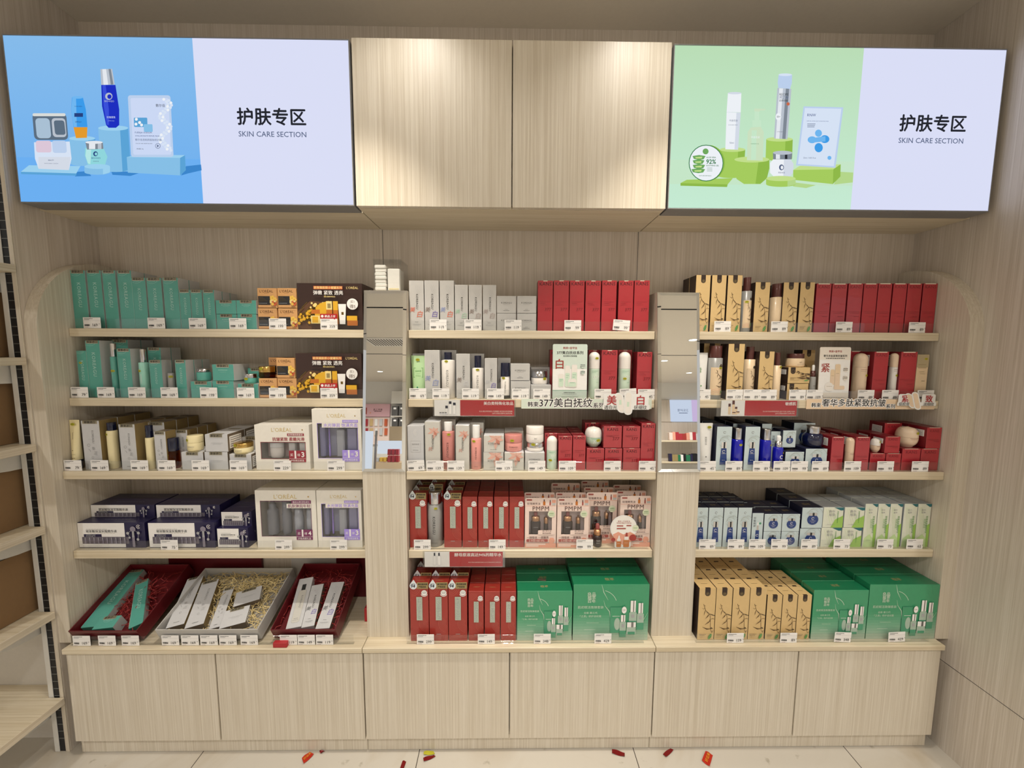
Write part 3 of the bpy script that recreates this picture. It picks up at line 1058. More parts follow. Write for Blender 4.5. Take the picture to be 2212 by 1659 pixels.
KIND = {
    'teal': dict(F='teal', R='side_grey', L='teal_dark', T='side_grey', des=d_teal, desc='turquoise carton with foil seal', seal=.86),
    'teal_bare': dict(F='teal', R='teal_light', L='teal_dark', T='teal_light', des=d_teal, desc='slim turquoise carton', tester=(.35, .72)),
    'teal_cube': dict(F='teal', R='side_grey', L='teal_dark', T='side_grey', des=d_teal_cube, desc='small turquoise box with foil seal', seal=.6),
    'lor_s': dict(F='orange_gold', R='orange_gold', L='orange_gold', T='brown_ink', des=d_lor_s, desc='small orange gold flower print box'),
    'lor_big': dict(F='choc', R='choc', L='choc', T='choc', des=d_lor_big, desc='wide dark brown gift box with golden bottles print'),
    'kgrey': dict(F='kgrey', R='kgrey', L='kgrey', T='kgrey_b', des=d_kgrey, desc='film wrapped grey carton with brush characters'),
    'kcube': dict(F='kgrey', R='kgrey_b', L='kgrey_b', T='kgrey_b', des=d_kcube, desc='small grey cube box'),
    'kplain': dict(F='kgrey_b', R='kside', L='kside_dark', T='kside_dark', des=d_kplain, desc='grey carton with brown flank and foil seal', seal=.82),
    'kplain_cube': dict(F='kgrey_b', R='kside_dark', L='kside_dark', T='kgrey_b', des=d_kplain_cube, desc='low grey box with brown flank and foil seal', seal=.55),
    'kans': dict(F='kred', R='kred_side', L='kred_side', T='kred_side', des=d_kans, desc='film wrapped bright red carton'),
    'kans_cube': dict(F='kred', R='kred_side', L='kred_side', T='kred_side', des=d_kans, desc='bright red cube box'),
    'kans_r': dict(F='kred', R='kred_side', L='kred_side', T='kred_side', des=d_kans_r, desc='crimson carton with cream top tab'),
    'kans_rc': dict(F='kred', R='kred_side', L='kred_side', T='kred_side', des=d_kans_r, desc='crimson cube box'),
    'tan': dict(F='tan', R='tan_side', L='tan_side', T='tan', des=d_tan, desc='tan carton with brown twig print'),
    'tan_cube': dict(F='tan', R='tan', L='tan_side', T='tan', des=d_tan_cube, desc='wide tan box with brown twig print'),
    'bio': dict(F='bio', R='bio_side', L='bio_side', T='bio_side', des=d_bio, desc='pale blue carton with blue bottle picture'),
    'bio_cube': dict(F='bio', R='bio_side', L='bio_side', T='bio_side', des=d_bio_cube, desc='pale blue cube box'),
    'bio_drop': dict(F='bio', R='bio_side', L='bio_side', T='bio_side', des=d_bio_drop, desc='short pale blue carton with dropper picture'),
    'mo': dict(F='mo_white', R='mo_side', L='mo_side', T='mo_side', des=d_mo, desc='white and lime green tall carton'),
    'mo_cube': dict(F='mo_white', R='mo_side', L='mo_side', T='mo_side', des=d_mo, desc='white green cube box'),
    'gset': dict(F='gset', R='gset_top', L='gset_top', T='gset_top', des=d_gset, desc='large green gift set box'),
    'amp': dict(F='amp_navy', R='amp_navy', L='amp_navy', T='amp_navy', des=d_amp, desc='navy and white ampoule box'),
    'amp_s': dict(F='amp_navy', R='amp_navy', L='amp_navy', T='amp_navy', des=d_amp, desc='short navy and white ampoule box'),
    'r94': dict(F='r94', R='r94', L='r94', T='r94_top', des=d_r94, desc='brick red carton with drop shaped topper', topper=True),
    'r94s': dict(F='r94', R='r94', L='r94', T='r94_top', des=d_r94, desc='brick red carton with silver plate'),
    'flower': dict(F='fl_grey', R='fl_grey', L='fl_grey', T='kgrey_b', des=d_flower, desc='grey carton with pink flower print'),
    'flower_cube': dict(F='fl_grey', R='fl_grey', L='fl_grey', T='kgrey_b', des=d_flower, desc='grey cube box with pink flower print'),
    'purify': dict(F='kgrey_b', R='kgrey_b', L='kgrey_b', T='kgrey_b', des=d_purify, desc='silvery grey carton with framed panel'),
}


def carton(kind, w, h, d, plain=False, variant=None):
    w, h, d = round(w, 3), round(h, 3), round(d, 3)
    key = (kind, w, h, d, plain, variant)
    if key in RECIPES:
        return RECIPES[key]
    K = KIND[kind]
    m = MB()
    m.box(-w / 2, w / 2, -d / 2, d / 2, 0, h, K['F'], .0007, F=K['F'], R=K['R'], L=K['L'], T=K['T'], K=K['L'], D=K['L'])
    f = Fr(m, flat(-w / 2, -d / 2, 0), w, h)
    old = {}
    if variant:
        for a, b_ in variant:
            old[a] = MATS[a]
            MATS[a] = MATS[b_]
    K['des'](f)
    if kind in ('tan', 'r94', 'r94s', 'bio', 'bio_cube', 'amp', 'gset'):
        t = Fr(m, topf(-w / 2, h, -d / 2), w, d)
        if kind == 'tan':
            t.poly([(0, 0), (.45, .45), (1, .1), (1, 0)], 'tan')
            t.rect(.36, -.002, .66, .10, 'tan_side')
            t.bars(.3, .7, .5, .0014, 'twig', 2)
        elif kind == 'amp':
            t.bars(.3, .75, .5, .0012, 'pale_ink', 2)
        else:
            t.text('KOREAGU' if kind[0] == 'r' else '植萃', .5, .5, .4, 'khaki', 0, 0, hmax=d * .25)
    if kind in ('kans_r', 'kans_rc', 'kplain_cube', 'tan_cube'):
        sgn = 1 if kind == 'kplain_cube' else -1
        s = Fr(m, sidef(sgn * w / 2, -d / 2 if sgn > 0 else d / 2, 0, sgn), d, h)
        u0, v0, u1, v1 = (.1, .7, .7, .93) if h > 1.6 * w else ((.1, .15, .8, .85) if sgn > 0 else (.2, .55, .85, .85))
        s.rect(u0, v0, u1, v1, 'paper')
        for k in range(5):
            s.bars(u0 + .05, u1 - .05, v1 - (v1 - v0) * (.15 + .17 * k), (v1 - v0) * h * .05, 'ink', k)
    me = m.mesh('carton')
    for a in old:
        MATS[a] = old[a]
    rec = [('carton', me, -1, None)]
    if K.get('seal') and not plain:
        rec.append(('seal_sticker', seal(w, h, d, K['seal']), 0, 'foil seal strip over the top edge'))
    if K.get('tester') and not plain:
        tu, tv = K['tester']
        rec.append(('tester_sticker', tester(flat(-w / 2 + tu * w - .0055, -d / 2, tv * h), .0055), 0, 'yellow tester sticker'))
    if K.get('topper'):
        t = MB()
        f = Fr(t, flat(-w / 2, -d / 2 - .0012, h - .012), w, .034)
        t.prism([(-w / 2 + w * .39, h - .012), (w / 2, h - .012), (w / 2, h + .011), (-w / 2 + w * .39, h + .011)], -d / 2 - .0014, -d / 2 - .0004, 'khaki')
        cx, cz, r = -w / 2 + w * .2, h - .001, w * .2
        pts = [(cx + r * math.cos(math.radians(a)), cz + r * math.sin(math.radians(a))) for a in range(-220, 41, 20)] + [(cx + .05 * r, cz + 1.75 * r)]
        t.prism(pts, -d / 2 - .0018, -d / 2 - .0006, 'drop_white')
        g = Fr(t, flat(-w / 2, -d / 2 - .0019, h - .012), w, .034)
        g.text('94', .18, .30, .24, 'bio_side', 0, .02, shear=.15)
        g.bars(.09, .3, .53, .0018, 'ink', 1)
        g.text('酵母菌发酵', .71, .50, .5, 'ink', 0, .02)
        g.text('产物滤液', .68, .22, .4, 'ink', 0, .02)
        rec.append(('topper', t.mesh('topper'), 0, 'drop and khaki card topper'))
    RECIPES[key] = rec
    return rec


# gift boxes with a real opening: contents stand in the hollow behind a clear pane
def shell(mb, w, h, d, win, mat, top=None):
    """hollow box with a rectangular window (u0, v0, u1, v1 in metres from the lower left corner)"""
    u0, v0, u1, v1 = win
    x0 = -w / 2
    y0 = -d / 2
    t = .0012
    mb.box(x0, x0 + u0, y0, y0 + t, 0, h, mat, .0003)
    mb.box(x0 + u1, x0 + w, y0, y0 + t, 0, h, mat, .0003)
    mb.box(x0 + u0, x0 + u1, y0, y0 + t, 0, v0, mat, .0003)
    mb.box(x0 + u0, x0 + u1, y0, y0 + t, v1, h, mat, .0003)
    mb.box(x0, x0 + t, y0 + t, d / 2, 0, h, mat, .0003)
    mb.box(x0 + w - t, x0 + w, y0 + t, d / 2, 0, h, mat, .0003)
    mb.box(x0 + t, x0 + w - t, d / 2 - t, d / 2, 0, h, mat, .0003)
    mb.box(x0 + t, x0 + w - t, y0 + t, d / 2 - t, h - t, h, top or mat, .0003)
    mb.box(x0 + t, x0 + w - t, y0 + t, d / 2 - t, 0, t, mat, .0003)


def bottle_mesh(r, h, body, cap, hc, rc=None, shoulder=.12, n=24):
    m = MB()
    rc = rc or r * .7
    m.lathe([(r * .9, 0), (r, .004), (r, h - hc - shoulder * r * 2), (r * .8, h - hc - .002), (rc * .9, h - hc)], body, n)
    return m


def lor_gift(kind, w, h, d):
    key = ('lor', kind, round(w, 3), round(h, 3), round(d, 3))
    if key in RECIPES:
        return RECIPES[key]
    m = MB()
    if kind == 'red':
        win = (.10 * w, .24 * h, .93 * w, .62 * h)
        acc, cav = 'lor_red', 'cavity_pink'
    elif kind == 'plum':
        win = (.08 * w, .20 * h, .92 * w, .82 * h)
        acc, cav = 'lor_plum', 'cavity_grey'
    else:
        win = (.10 * w, .19 * h, .93 * w, .77 * h)
        acc, cav = 'lor_lilac', 'cavity_blue'
    shell(m, w, h, d, win, 'lor_white', 'lor_white')
    m.box(win[0] - w / 2 - .004, win[2] - w / 2 + .004, .006, .0072, win[1] - .004, win[3] + .004, cav, .0002)
    f = Fr(m, flat(-w / 2, -d / 2, 0), w, h)
    f.text("L'ORÉAL", .5, .90, .38, 'lor_gold', 0, .004, 1.06)
    f.bars(.43, .57, .862, .0008, 'lor_gold', 1)
    f.ell(.88, .89, .012, 'gold')
    for a, b_, c_, e_ in ((win[0], win[1], win[2], win[1] + .0012), (win[0], win[3] - .0012, win[2], win[3]), (win[0], win[1], win[0] + .0012, win[3]), (win[2] - .0012, win[1], win[2], win[3])):
        f.rect(a / w, b_ / h, c_ / w, e_ / h, acc)
    if kind == 'red':
        f.rect(.60, .755, .91, .812, 'lor_red')
        f.text('欧莱雅经典套装', .755, .783, .27, 'paper', 0, 0)
        f.text('抗皱紧致 柔嫩光滑', .62, .685, .59, 'lor_red', 0, .02)
        pr, sub = '3', '护肤赠品套盒'
        bx = (.62, .17, .93, .43)
    elif kind == 'plum':
        f.rect(.60, .77, .92, .83, 'lor_plum')
        f.text('蕴含22种活性成分', .76, .80, .28, 'paper', 0, 0)
        f.rect(.52, .695, .92, .772, 'lor_white')
        f.text('肌肤弹润年轻', .725, .733, .37, 'lor_plum', 0, .02)
        pr, sub = '4', '护肤典藏礼盒'
        bx = (.66, .14, .93, .32)
    else:
        f.rect(.62, .78, .94, .825, 'lor_lilac')
        f.text('玻色因水光精华', .78, .802, .28, 'paper', 0, 0)
        f.rect(.20, .70, .94, .772, 'lor_white')
        f.text('水光弹润 饱满充盈', .585, .738, .70, 'lor_lilac', 0, .02)
        pr, sub = '3', '护肤赠品套盒'
        bx = (.60, .14, .95, .33)
    f.rect(*bx, acc)
    bw, bh = bx[2] - bx[0], bx[3] - bx[1]
    f.text('买', bx[0] + bw * .16, bx[1] + bh * .62, bw * .17, 'paper')
    f.text('1', bx[0] + bw * .38, bx[1] + bh * .66, bw * .10, 'paper', 0, .03)
    f.text('得', bx[0] + bw * .58, bx[1] + bh * .62, bw * .17, 'paper')
    f.text(pr, bx[0] + bw * .83, bx[1] + bh * .66, bw * .18, 'paper', 0, .03)
    f.line([(bx[0], bx[1] + bh * .32), (bx[2], bx[1] + bh * .32)], .0008, 'paper')
    f.text(sub, (bx[0] + bx[2]) / 2, bx[1] + bh * .15, bw * .8, 'paper')
    rec = [('gift_box', m.mesh('gift_box'), -1, None)]
    pane = MB()
    pane.box(win[0] - w / 2 + .0002, win[2] - w / 2 - .0002, -d / 2 + .0005, -d / 2 + .0008, win[1] + .0002, win[3] - .0002, 'film', .0001)
    rec.append(('window_pane', pane.mesh('window_pane'), 0, 'clear window film'))
    W_ = win[2] - win[0]
    H_ = win[3] - win[1]
    xo = win[0] - w / 2
    zo = win[1] + .001
    ym = -d / 4 + .001
    rmax = d / 4 - .006

    def part(nm, mesh):
        rec.append((nm, mesh, 0, None))
    if kind == 'red':
        j = MB()
        r = min(W_ * .2, rmax * 1.6)
        j.lathe([(r * .85, 0), (r, .005), (r * 1.02, H_ * .42), (r * .98, H_ * .6)], 'pearl', 28, xo + W_ * .28, ym, zo, sq=min(1, rmax / r))
        j.lathe([(r, H_ * .61), (r, H_ * .88), (r * .95, H_ * .9), (0, H_ * .9)], 'white', 28, xo + W_ * .28, ym, zo, sq=min(1, rmax / r))
        part('inner_jar', j.mesh('inner_jar'))
        for k, (u, hh) in enumerate(((.64, .9), (.88, .9))):
            b_ = MB()
            b_.box(xo + W_ * u - .011, xo + W_ * u + .011, ym - .008, ym + .008, zo, zo + H_ * hh, 'white', .002)
            part('inner_carton', b_.mesh('inner_carton'))
    elif kind == 'plum':
        for u, ww, hh, cc, mt in ((.16, .105, .98, 'smoke', 'smoke'), (.44, .09, .95, 'smoke', 'smoke'), (.68, .085, .8, 'smoke_light', 'smoke_light'), (.92, .085, .75, 'smoke_light', 'smoke_light')):
            b_ = MB()
            r = min(W_ * ww * 1.0, .022)
            sq = min(1, rmax / r)
            if u == .16:
                b_.lathe([(r, 0), (r, H_ * .55), (r * .97, H_ * .68), (r * .62, H_ * .72), (r * .62, H_ * .84), (r * .36, H_ * .85), (r * .36, H_ * .95), (0, H_ * .98)], mt, 24, xo + W_ * u, ym, zo, sq=sq)
            else:
                b_.lathe([(r * .8, 0), (r * .95, H_ * .05), (r, H_ * hh * .6), (r * .9, H_ * hh * .62), (r * .88, H_ * hh), (0, H_ * hh)], mt, 24, xo + W_ * u, ym, zo, sq=sq)
            part('inner_bottle', b_.mesh('inner_bottle'))
    else:
        b_ = MB()
        b_.lathe([(.003, 0), (.003, H_ * .35), (.0022, H_ * .36), (.0022, H_ * .8), (.001, H_ * .82)], 'lor_lilac', 12, xo + W_ * .22, ym, zo)
        part('inner_applicator', b_.mesh('inner_applicator'))
        for u, ww, hh, mt in ((.07, .07, .9, 'violet_grey'), (.52, .10, .80, 'smoke_light'), (.82, .13, .86, 'violet_grey')):
            b_ = MB()
            x = xo + W_ * u
            b_.box(x - W_ * ww, x + W_ * ww, ym - rmax * .8, ym + rmax * .8, zo, zo + H_ * hh, mt, .004)
            part('inner_carton', b_.mesh('inner_carton'))
    RECIPES[key] = rec
    return rec


def pmpm(w, h, d):
    key = ('pm', round(w, 3), round(h, 3), round(d, 3))
    if key in RECIPES:
        return RECIPES[key]
    hb = h * .84
    m = MB()
    win = (.13 * w, .26 * h, .86 * w, .73 * h)
    shell(m, w, hb, d, win, 'pm')
    m.prism([(x - w / 2, z) for x, z in [(0, hb), (w, hb)] + rr(0, hb - .02, w, h, .006)[5:15]], -d / 2, -d / 2 + .0012, 'pm')
    m.box(win[0] - w / 2 - .003, win[2] - w / 2 + .003, 0, .001, win[1] - .003, win[3] + .003, 'cavity_pink', .0002)
    f = Fr(m, flat(-w / 2, -d / 2, 0), w, h)
    f.rect(.0, .835, 1, .842, 'pm_peach')
    f.rrect(.05, .945, .22, .975, .001, 'pm_red')
    f.text('玫瑰嫩亮油', .27, .885, .42, 'pm_ink', 0, .0)
    f.rect(.57, .855, .645, .93, 'amber')
    f.rect(.59, .93, .625, .97, 'pm_ink')
    f.rect(.775, .855, .82, .92, 'pm_red')
    f.rect(.785, .92, .81, .96, 'pm_ink')
    f.rect(.86, .86, .97, .96, 'pm_peach')
    f.rect(.86, .86, .97, .90, 'side_grey')
    f.text('PMPM', .5, .79, .52, 'pm_ink', 0, .0, 1.1)
    f.ell(.84, .68, .115, 'pm_green', n=24)
    f.text('油橄榄', .84, .69, .15, 'leaf', 0, 0)
    f.bars(.76, .92, .655, .001, 'leaf', 2)
    f.rrect(.42, .265, .96, .355, .003, 'pm')
    f.text('稳C焕光油', .7, .335, .28, 'pm_ink', 0, 0)
    f.text('提亮强韧肌', .7, .29, .28, 'pm_ink', 0, 0)
    f.text('一抹吸收 一夜嫩亮', .41, .205, .70, 'pm_ink', 0, .01)
    f.rrect(.05, .115, .74, .17, .003, 'pm_red')
    f.text('2.9倍+87.9%', .38, .142, .5, 'pm', 0, 0)
    for a in range(6):
        f.ell(.86 + .05 * math.cos(a), .14 + .035 * math.sin(a), .05, 'pm_peach', n=10)
    f.rect(0, 0, 1, .09, 'pm_peach')
    f.rrect(.04, .06, .66, .085, .0008, 'pm')
    f.rrect(.04, .025, .44, .05, .0008, 'pm')
    rec = [('gift_box', m.mesh('gift_box'), -1, None)]
    pane = MB()
    pane.box(win[0] - w / 2 + .0002, win[2] - w / 2 - .0002, -d / 2 + .0005, -d / 2 + .0008, win[1] + .0002, win[3] - .0002, 'film', .0001)
    rec.append(('window_pane', pane.mesh('window_pane'), 0, 'clear window film'))
    xo = win[0] - w / 2
    W_, H_ = win[2] - win[0], win[3] - win[1]
    ym = -d / 4
    rm = d / 4 - .002
    for u, r, hh in ((.3, .22 * W_, .97), (.76, .10 * W_, .76)):
        b_ = MB()
        sq = min(1, rm / r)
        hh *= H_
        if u < .5:
            b_.lathe([(r * .95, 0), (r, .003), (r, hh * .50), (r * .85, hh * .56)], 'brown_glass', 24, xo + W_ * u, ym, win[1], sq)
            b_.lathe([(r * .84, hh * .56), (r * .84, hh * .76), (r * .3, hh * .77)], 'rose_gold', 24, xo + W_ * u, ym, win[1], sq)
            b_.lathe([(r * .36, hh * .77), (r * .36, hh * .93), (r * .2, hh * .99), (0, hh)], 'rubber_rose', 16, xo + W_ * u, ym, win[1], sq)
            gf = Fr(b_, lambda a, c_, e, x=xo + W_ * u, y=ym - r * sq, z=win[1]: (x - r * .5 + a, y - e, z + c_), r, hh * .5)
            gf.text('PMPM', .5, .6, .9, 'pale_ink')
        else:
            b_.lathe([(r, 0), (r, hh * .56), (r * .95, hh * .58)], 'brown_glass', 20, xo + W_ * u, ym, win[1], sq)
            b_.lathe([(r * .98, hh * .58), (r * .98, hh * .88), (r * .5, hh * .9), (r * .4, hh), (0, hh)], 'rose_gold', 20, xo + W_ * u, ym, win[1], sq)
        rec.append(('inner_bottle', b_.mesh('inner_bottle'), 0, None))
    RECIPES[key] = rec
    return rec


# ------------------------------------------------------------------ bottles, jars, tubes
def bottle(key, w, h, body='teal_light', cap='silver', caph=.3, capw=.75, text=None, ink='paper', base=None, sticker=None, taper=0.0, rot_text=True, capsq=False, label=None, shoulder=.10):
    k = ('bt', key, round(w, 3), round(h, 3))
    if k in RECIPES:
        return RECIPES[k]
    r = w / 2
    hb = h * (1 - caph)
    m = MB()
    r0 = r * (1 + taper)
    prof = [(r0 * .92, 0), (r0, .003), (r, hb - shoulder * r * 2), (r * .93, hb - shoulder * r), (r * capw * .92, hb)]
    if base:
        zb = h * base[1]
        m.lathe([(r0 * .92, 0), (r0, .003), (r0 * .995, zb)], base[0])
        prof = [(r0 * .99, zb)] + prof[2:]
    m.lathe(prof, body)
    if label:
        lf = Fr(m, cyl(r + .0001, 0, 2 * r), 2 * r, hb)
        label(lf)
    if text:
        f = Fr(m, cyl(r * 1.0 + .0002, 0, 2 * r), 2 * r, hb)
        f.text(text, .5, .52, .5, ink, -90 if rot_text else 0, 0, 1.1, hmax=.34 * r)
        f.bars(.3, .7, .1, .0008, ink, 2)
    c = MB()
    rc = r * capw
    c.lathe([(rc, hb + .0004), (rc, h - .0012), (rc * .96, h), (0, h)], cap, 26)
    rec = [('bottle', None, -1, None), ('bottle_body', m.mesh('bottle_body'), 0, None), ('cap', c.mesh('cap'), 0, None)]
    if sticker:
        u, v = sticker
        rec.append(('tester_sticker', tester(lambda a, c_, e: cyl(r, 0, 0)(a + (u - .5) * 2 * r - .006, c_ + v * hb, e + .0006), .0062), 0, 'yellow tester sticker'))
    RECIPES[k] = rec
    return rec


def jar(key, w, h, body, lid, lidh=.4, sticker=None, round_=0.0, ink=None, text=None, inner=None, lidw=1.0):
    k = ('jar', key, round(w, 3), round(h, 3))
    if k in RECIPES:
        return RECIPES[k]
    r = w / 2
    hb = h * (1 - lidh)
    m = MB()
    if round_:
        m.lathe([(r * .62, 0), (r * .82, hb * .06), (r * .96, hb * .25), (r, hb * .5), (r * .95, hb * .78), (r * .8, hb * .96), (r * lidw * .9, hb)], body)
    else:
        m.lathe([(r * .9, 0), (r * .98, .003), (r, .006), (r, hb - .003), (r * .95, hb)], body)
    if text:
        f = Fr(m, cyl(r + .0004, 0, 2 * r), 2 * r, hb)
        f.text(text, .5, .55, .5, ink or 'grey_ink', 0, 0, 1.0, hmax=.16 * hb)
        f.bars(.3, .7, .32, .0006, ink or 'grey_ink', 2)
    rl = r * lidw
    c = MB()
    c.lathe([(rl, hb + .0004), (rl, h - .0015), (rl * .96, h), (0, h)], lid, 28)
    if inner:
        c.lathe([(rl * .9, hb + .002), (rl * .9, h - .006), (0, h - .006)], inner, 28)
    rec = [('jar', None, -1, None), ('jar_body', m.mesh('jar_body'), 0, None), ('lid', c.mesh('lid'), 0, None)]
    if sticker:
        u, v, on = sticker
        rr_ = rl if on == 'lid' else r
        rec.append(('tester_sticker', tester(lambda a, c_, e: cyl(rr_, 0, 0)(a + (u - .5) * 2 * r - .007, c_ + v * h, e + .0008), .0072), 0, 'yellow tester sticker'))
    RECIPES[k] = rec
    return rec


def tube(key, w, h, body, cap, caph=.12, text=None, ink='grey_ink', sticker=(.5, .85), box=False):
    k = ('tube', key, round(w, 3), round(h, 3))
    if k in RECIPES:
        return RECIPES[k]
    r = w / 2
    z0 = h * caph
    m = MB()
    secs = []
    for i in range(9):
        t = i / 8
        secs.append((r * (.82 + .18 * t), r * .72 * (1 - t) ** .8 + .0012, z0 + (h - z0) * t * .93))
    secs.append((r, .0011, h))
    m.loft(secs, body)
    fn = lambda u, v, e: (u - r * .8, -(r * .72 * max(0.0, 1 - (v / ((h - z0) * .93))) ** .8 * math.sqrt(max(0, 1 - ((u - r * .8) / r) ** 2)) + .0016 + e), z0 + v)
    f = Fr(m, fn, 2 * r * .8, h - z0)
    if box:
        for a in ((.12, .45, .88, .46), (.12, .68, .88, .69), (.12, .45, .14, .69), (.86, .45, .88, .69)):
            f.rect(*a, ink)
        f.text('盈润净透', .5, .61, .5, ink)
        f.bars(.35, .66, .54, .0007, ink, 1)
        f.bars(.3, .7, .49, .0012, ink, 3)
        f.ell(.45, .2, .07, 'gset_bot')
        f.bars(.2, .75, .1, .0018, ink, 4)
    elif text:
        f.text(text, .42, .6, .34, ink, -90, hmax=.3 * r)
        f.ell(.42, .24, .06, ink)
        f.bars(.2, .75, .14, .0008, ink, 1)
        f.bars(.15, .7, .05, .0018, ink, 2)
    c = MB()
    c.lathe([(r * .74, 0), (r * .78, .002), (r * .76, z0)], cap, 24, sq=.9)
    rec = [('tube', None, -1, None), ('tube_body', m.mesh('tube_body'), 0, None), ('cap', c.mesh('cap'), 0, None)]
    if sticker:
        u, v = sticker
        rec.append(('tester_sticker', tester(lambda a, c_, e: (a + (u - .5) * 2 * r - .007, fn((u - .5) * 2 * r + r * .8, v * (h - z0), 0)[1] - e - .0008 - .0016, c_ + z0 + v * (h - z0)), .0072), 0, 'yellow tester sticker'))
    RECIPES[k] = rec
    return rec


def capsule(key, w, h, top, body, split=.45, text='377', ink='paper', sticker=(.6, .6)):
    k = ('cap', key, round(w, 3), round(h, 3))
    if k in RECIPES:
        return RECIPES[k]
    r = w / 2
    zs = h * (1 - split)
    m = MB()
    m.lathe([(r * .88, 0), (r * .97, .003), (r, .008), (r, zs)], body)
    f = Fr(m, cyl(r + .0002, 0, 2 * r), 2 * r, h)
    f.line([(.2, .60 * 1), (.8, .60)], .0006, 'leaf' if 'mint' in body else 'pale_ink') if zs > .6 * h else None
    f.bars(.2, .75, .93 * zs / h, .0009, 'gset_bot' if 'mint' in body else 'kred_dark', 1)
    f.bars(.2, .6, .88 * zs / h, .0007, 'gset_bot' if 'mint' in body else 'kred_dark', 2)
    f.text(text, .6, .72 * zs / h, .5, ink, 0, 0, shear=.12) if text else None
    f.bars(.6, .85, .55 * zs / h, .0008, 'gset_bot' if 'mint' in body else 'grey_ink', 4)
    c = MB()
    hd = h - zs
    rd = min(r, hd)
    pr = [(r, zs + .0004), (r, h - rd)]
    pr += [(r * math.cos(a), h - rd + rd * math.sin(a)) for a in [PI / 2 * i / 9 for i in range(1, 10)]]
    c.lathe(pr, top)
    rec = [('bottle', None, -1, None), ('bottle_body', m.mesh('bottle_body'), 0, None), ('dome_cap', c.mesh('dome_cap'), 0, None)]
    if sticker:
        u, v = sticker
        rec.append(('tester_sticker', tester(lambda a, c_, e: cyl(r, 0, 0)(a + (u - .5) * 2 * r - .006, c_ + v * h, e + .0008), .0062), 0, 'yellow tester sticker'))
    RECIPES[k] = rec
    return rec


def dome_jar(key, w, h, body, top, split=.5, ink='gset_bot', text='377'):
    k = ('dj', key, round(w, 3), round(h, 3))
    if k in RECIPES:
        return RECIPES[k]
    r = w / 2
    pr = []
    for i in range(17):
        t = -1 + 2 * i / 16
        q = (1 - abs(t) ** 2.6) ** (1 / 2.6) if abs(t) < 1 else 0
        if i == 0:
            q = .55
        pr.append((r * max(q, 1e-6), h * (t + 1) / 2))
    n = 9
    m = MB()
    m.lathe(pr[:n], body)
    c = MB()
    c.lathe([(pr[n - 1][0] * 1.004, pr[n - 1][1] + .0005)] + pr[n:], top)
    f = Fr(m, cyl(r + .0006, 0, 2 * r), 2 * r, h)
    f.bars(.25, .8, .47, .0008, ink, 1)
    f.bars(.28, .6, .42, .0007, ink, 2)
    if text:
        f.text(text, .55, .3, .35, 'paper', 0, 0, shear=.1)
    rec = [('jar', None, -1, None), ('jar_body', m.mesh('jar_body'), 0, None), ('lid', c.mesh('lid'), 0, None),
           ('tester_sticker', tester(lambda a, c_, e: cyl(r, 0, 0)(a + .1 * r, c_ + (.3 if text else .66) * h, e + (.0012 if text else -.0005)), .0075), 0, 'yellow tester sticker')]
    RECIPES[k] = rec
    return rec


def dropper(key, w, h, body, collar, bulb, hb=.56, hcl=.2, sticker=None, ink='paper', label=None):
    k = ('dr', key, round(w, 3), round(h, 3))
    if k in RECIPES:
        return RECIPES[k]
    r = w / 2
    zb, zc = h * hb, h * (hb + hcl)
    m = MB()
    m.lathe([(r * .92, 0), (r, .003), (r, zb - r * .35), (r * .85, zb - r * .08), (r * .55, zb)], body)
    f = Fr(m, cyl(r + .0002, 0, 2 * r), 2 * r, zb)
    if label:
        label(f)
    else:
        f.bars(.3, .7, .6, .0014, ink, 1)
        f.bars(.3, .7, .4, .0007, ink, 2)
    c = MB()
    c.lathe([(r * .72, zb + .0004), (r * .72, zc), (r * .4, zc + .0005)], collar, 24)
    b_ = MB()
    b_.lathe([(r * .42, zc + .001), (r * .44, h - r * .5), (r * .34, h - r * .14), (0, h)], bulb, 18)
    rec = [('bottle', None, -1, None), ('bottle_body', m.mesh('bottle_body'), 0, None), ('collar', c.mesh('collar'), 0, None), ('dropper_bulb', b_.mesh('dropper_bulb'), 0, None)]
    if sticker:
        u, v = sticker
        rec.append(('tester_sticker', tester(lambda a, c_, e: cyl(r, 0, 0)(a + (u - .5) * 2 * r - .005, c_ + v * zb, e + .0006), .0055), 0, 'yellow tester sticker'))
    RECIPES[k] = rec
    return rec

# ================================================================== THE PLACE
def slab(name, x0, x1, y0, y1, z0, z1, mat, parent=None, b=.0006):
    m = MB()
    m.box(x0, x1, y0, y1, z0, z1, mat, b)
    return m.build(name, parent)


# floor, ceiling, walls
struct(slab('floor', -5.0, 9.0, -11.0, .4, -.05, 0, 'marble_tile'))
m = MB()
m.box(-5.0, 9.0, -11.0, .4, CEIL, CEIL + .06, 'plaster')
for y in (-2.94, -5.57):                         # slot lines of the ceiling panels
    m.box(-5.0, 9.0, y - .02, y + .02, CEIL - .002, CEIL - .0005, 'gap_black')
struct(m.build('ceiling'))
struct(slab('wall_back', -1.2, 4.2, YB, YB + .05, 0, CEIL, 'wood_wall'))
struct(slab('wall_left', XL - .0125, XL, .0225, YB, 0, CEIL, 'wood_wall'))
struct(slab('wall_right', XR, XR + .035, -.215, YB, 0, CEIL, 'wood_wall'))
struct(slab('trim_1', XR - .0004, XR, -.2148, YB - .001, .3165, .3185, 'bronze', b=.0001))
m = MB()                                             # upright seams of the back panelling
for x in (1.016, 1.984):
    m.box(x - .0009, x + .0009, YB - .0012, YB - .0002, ZC, ZUB, 'bronze', .0001)
struct(m.build('trim_2'))

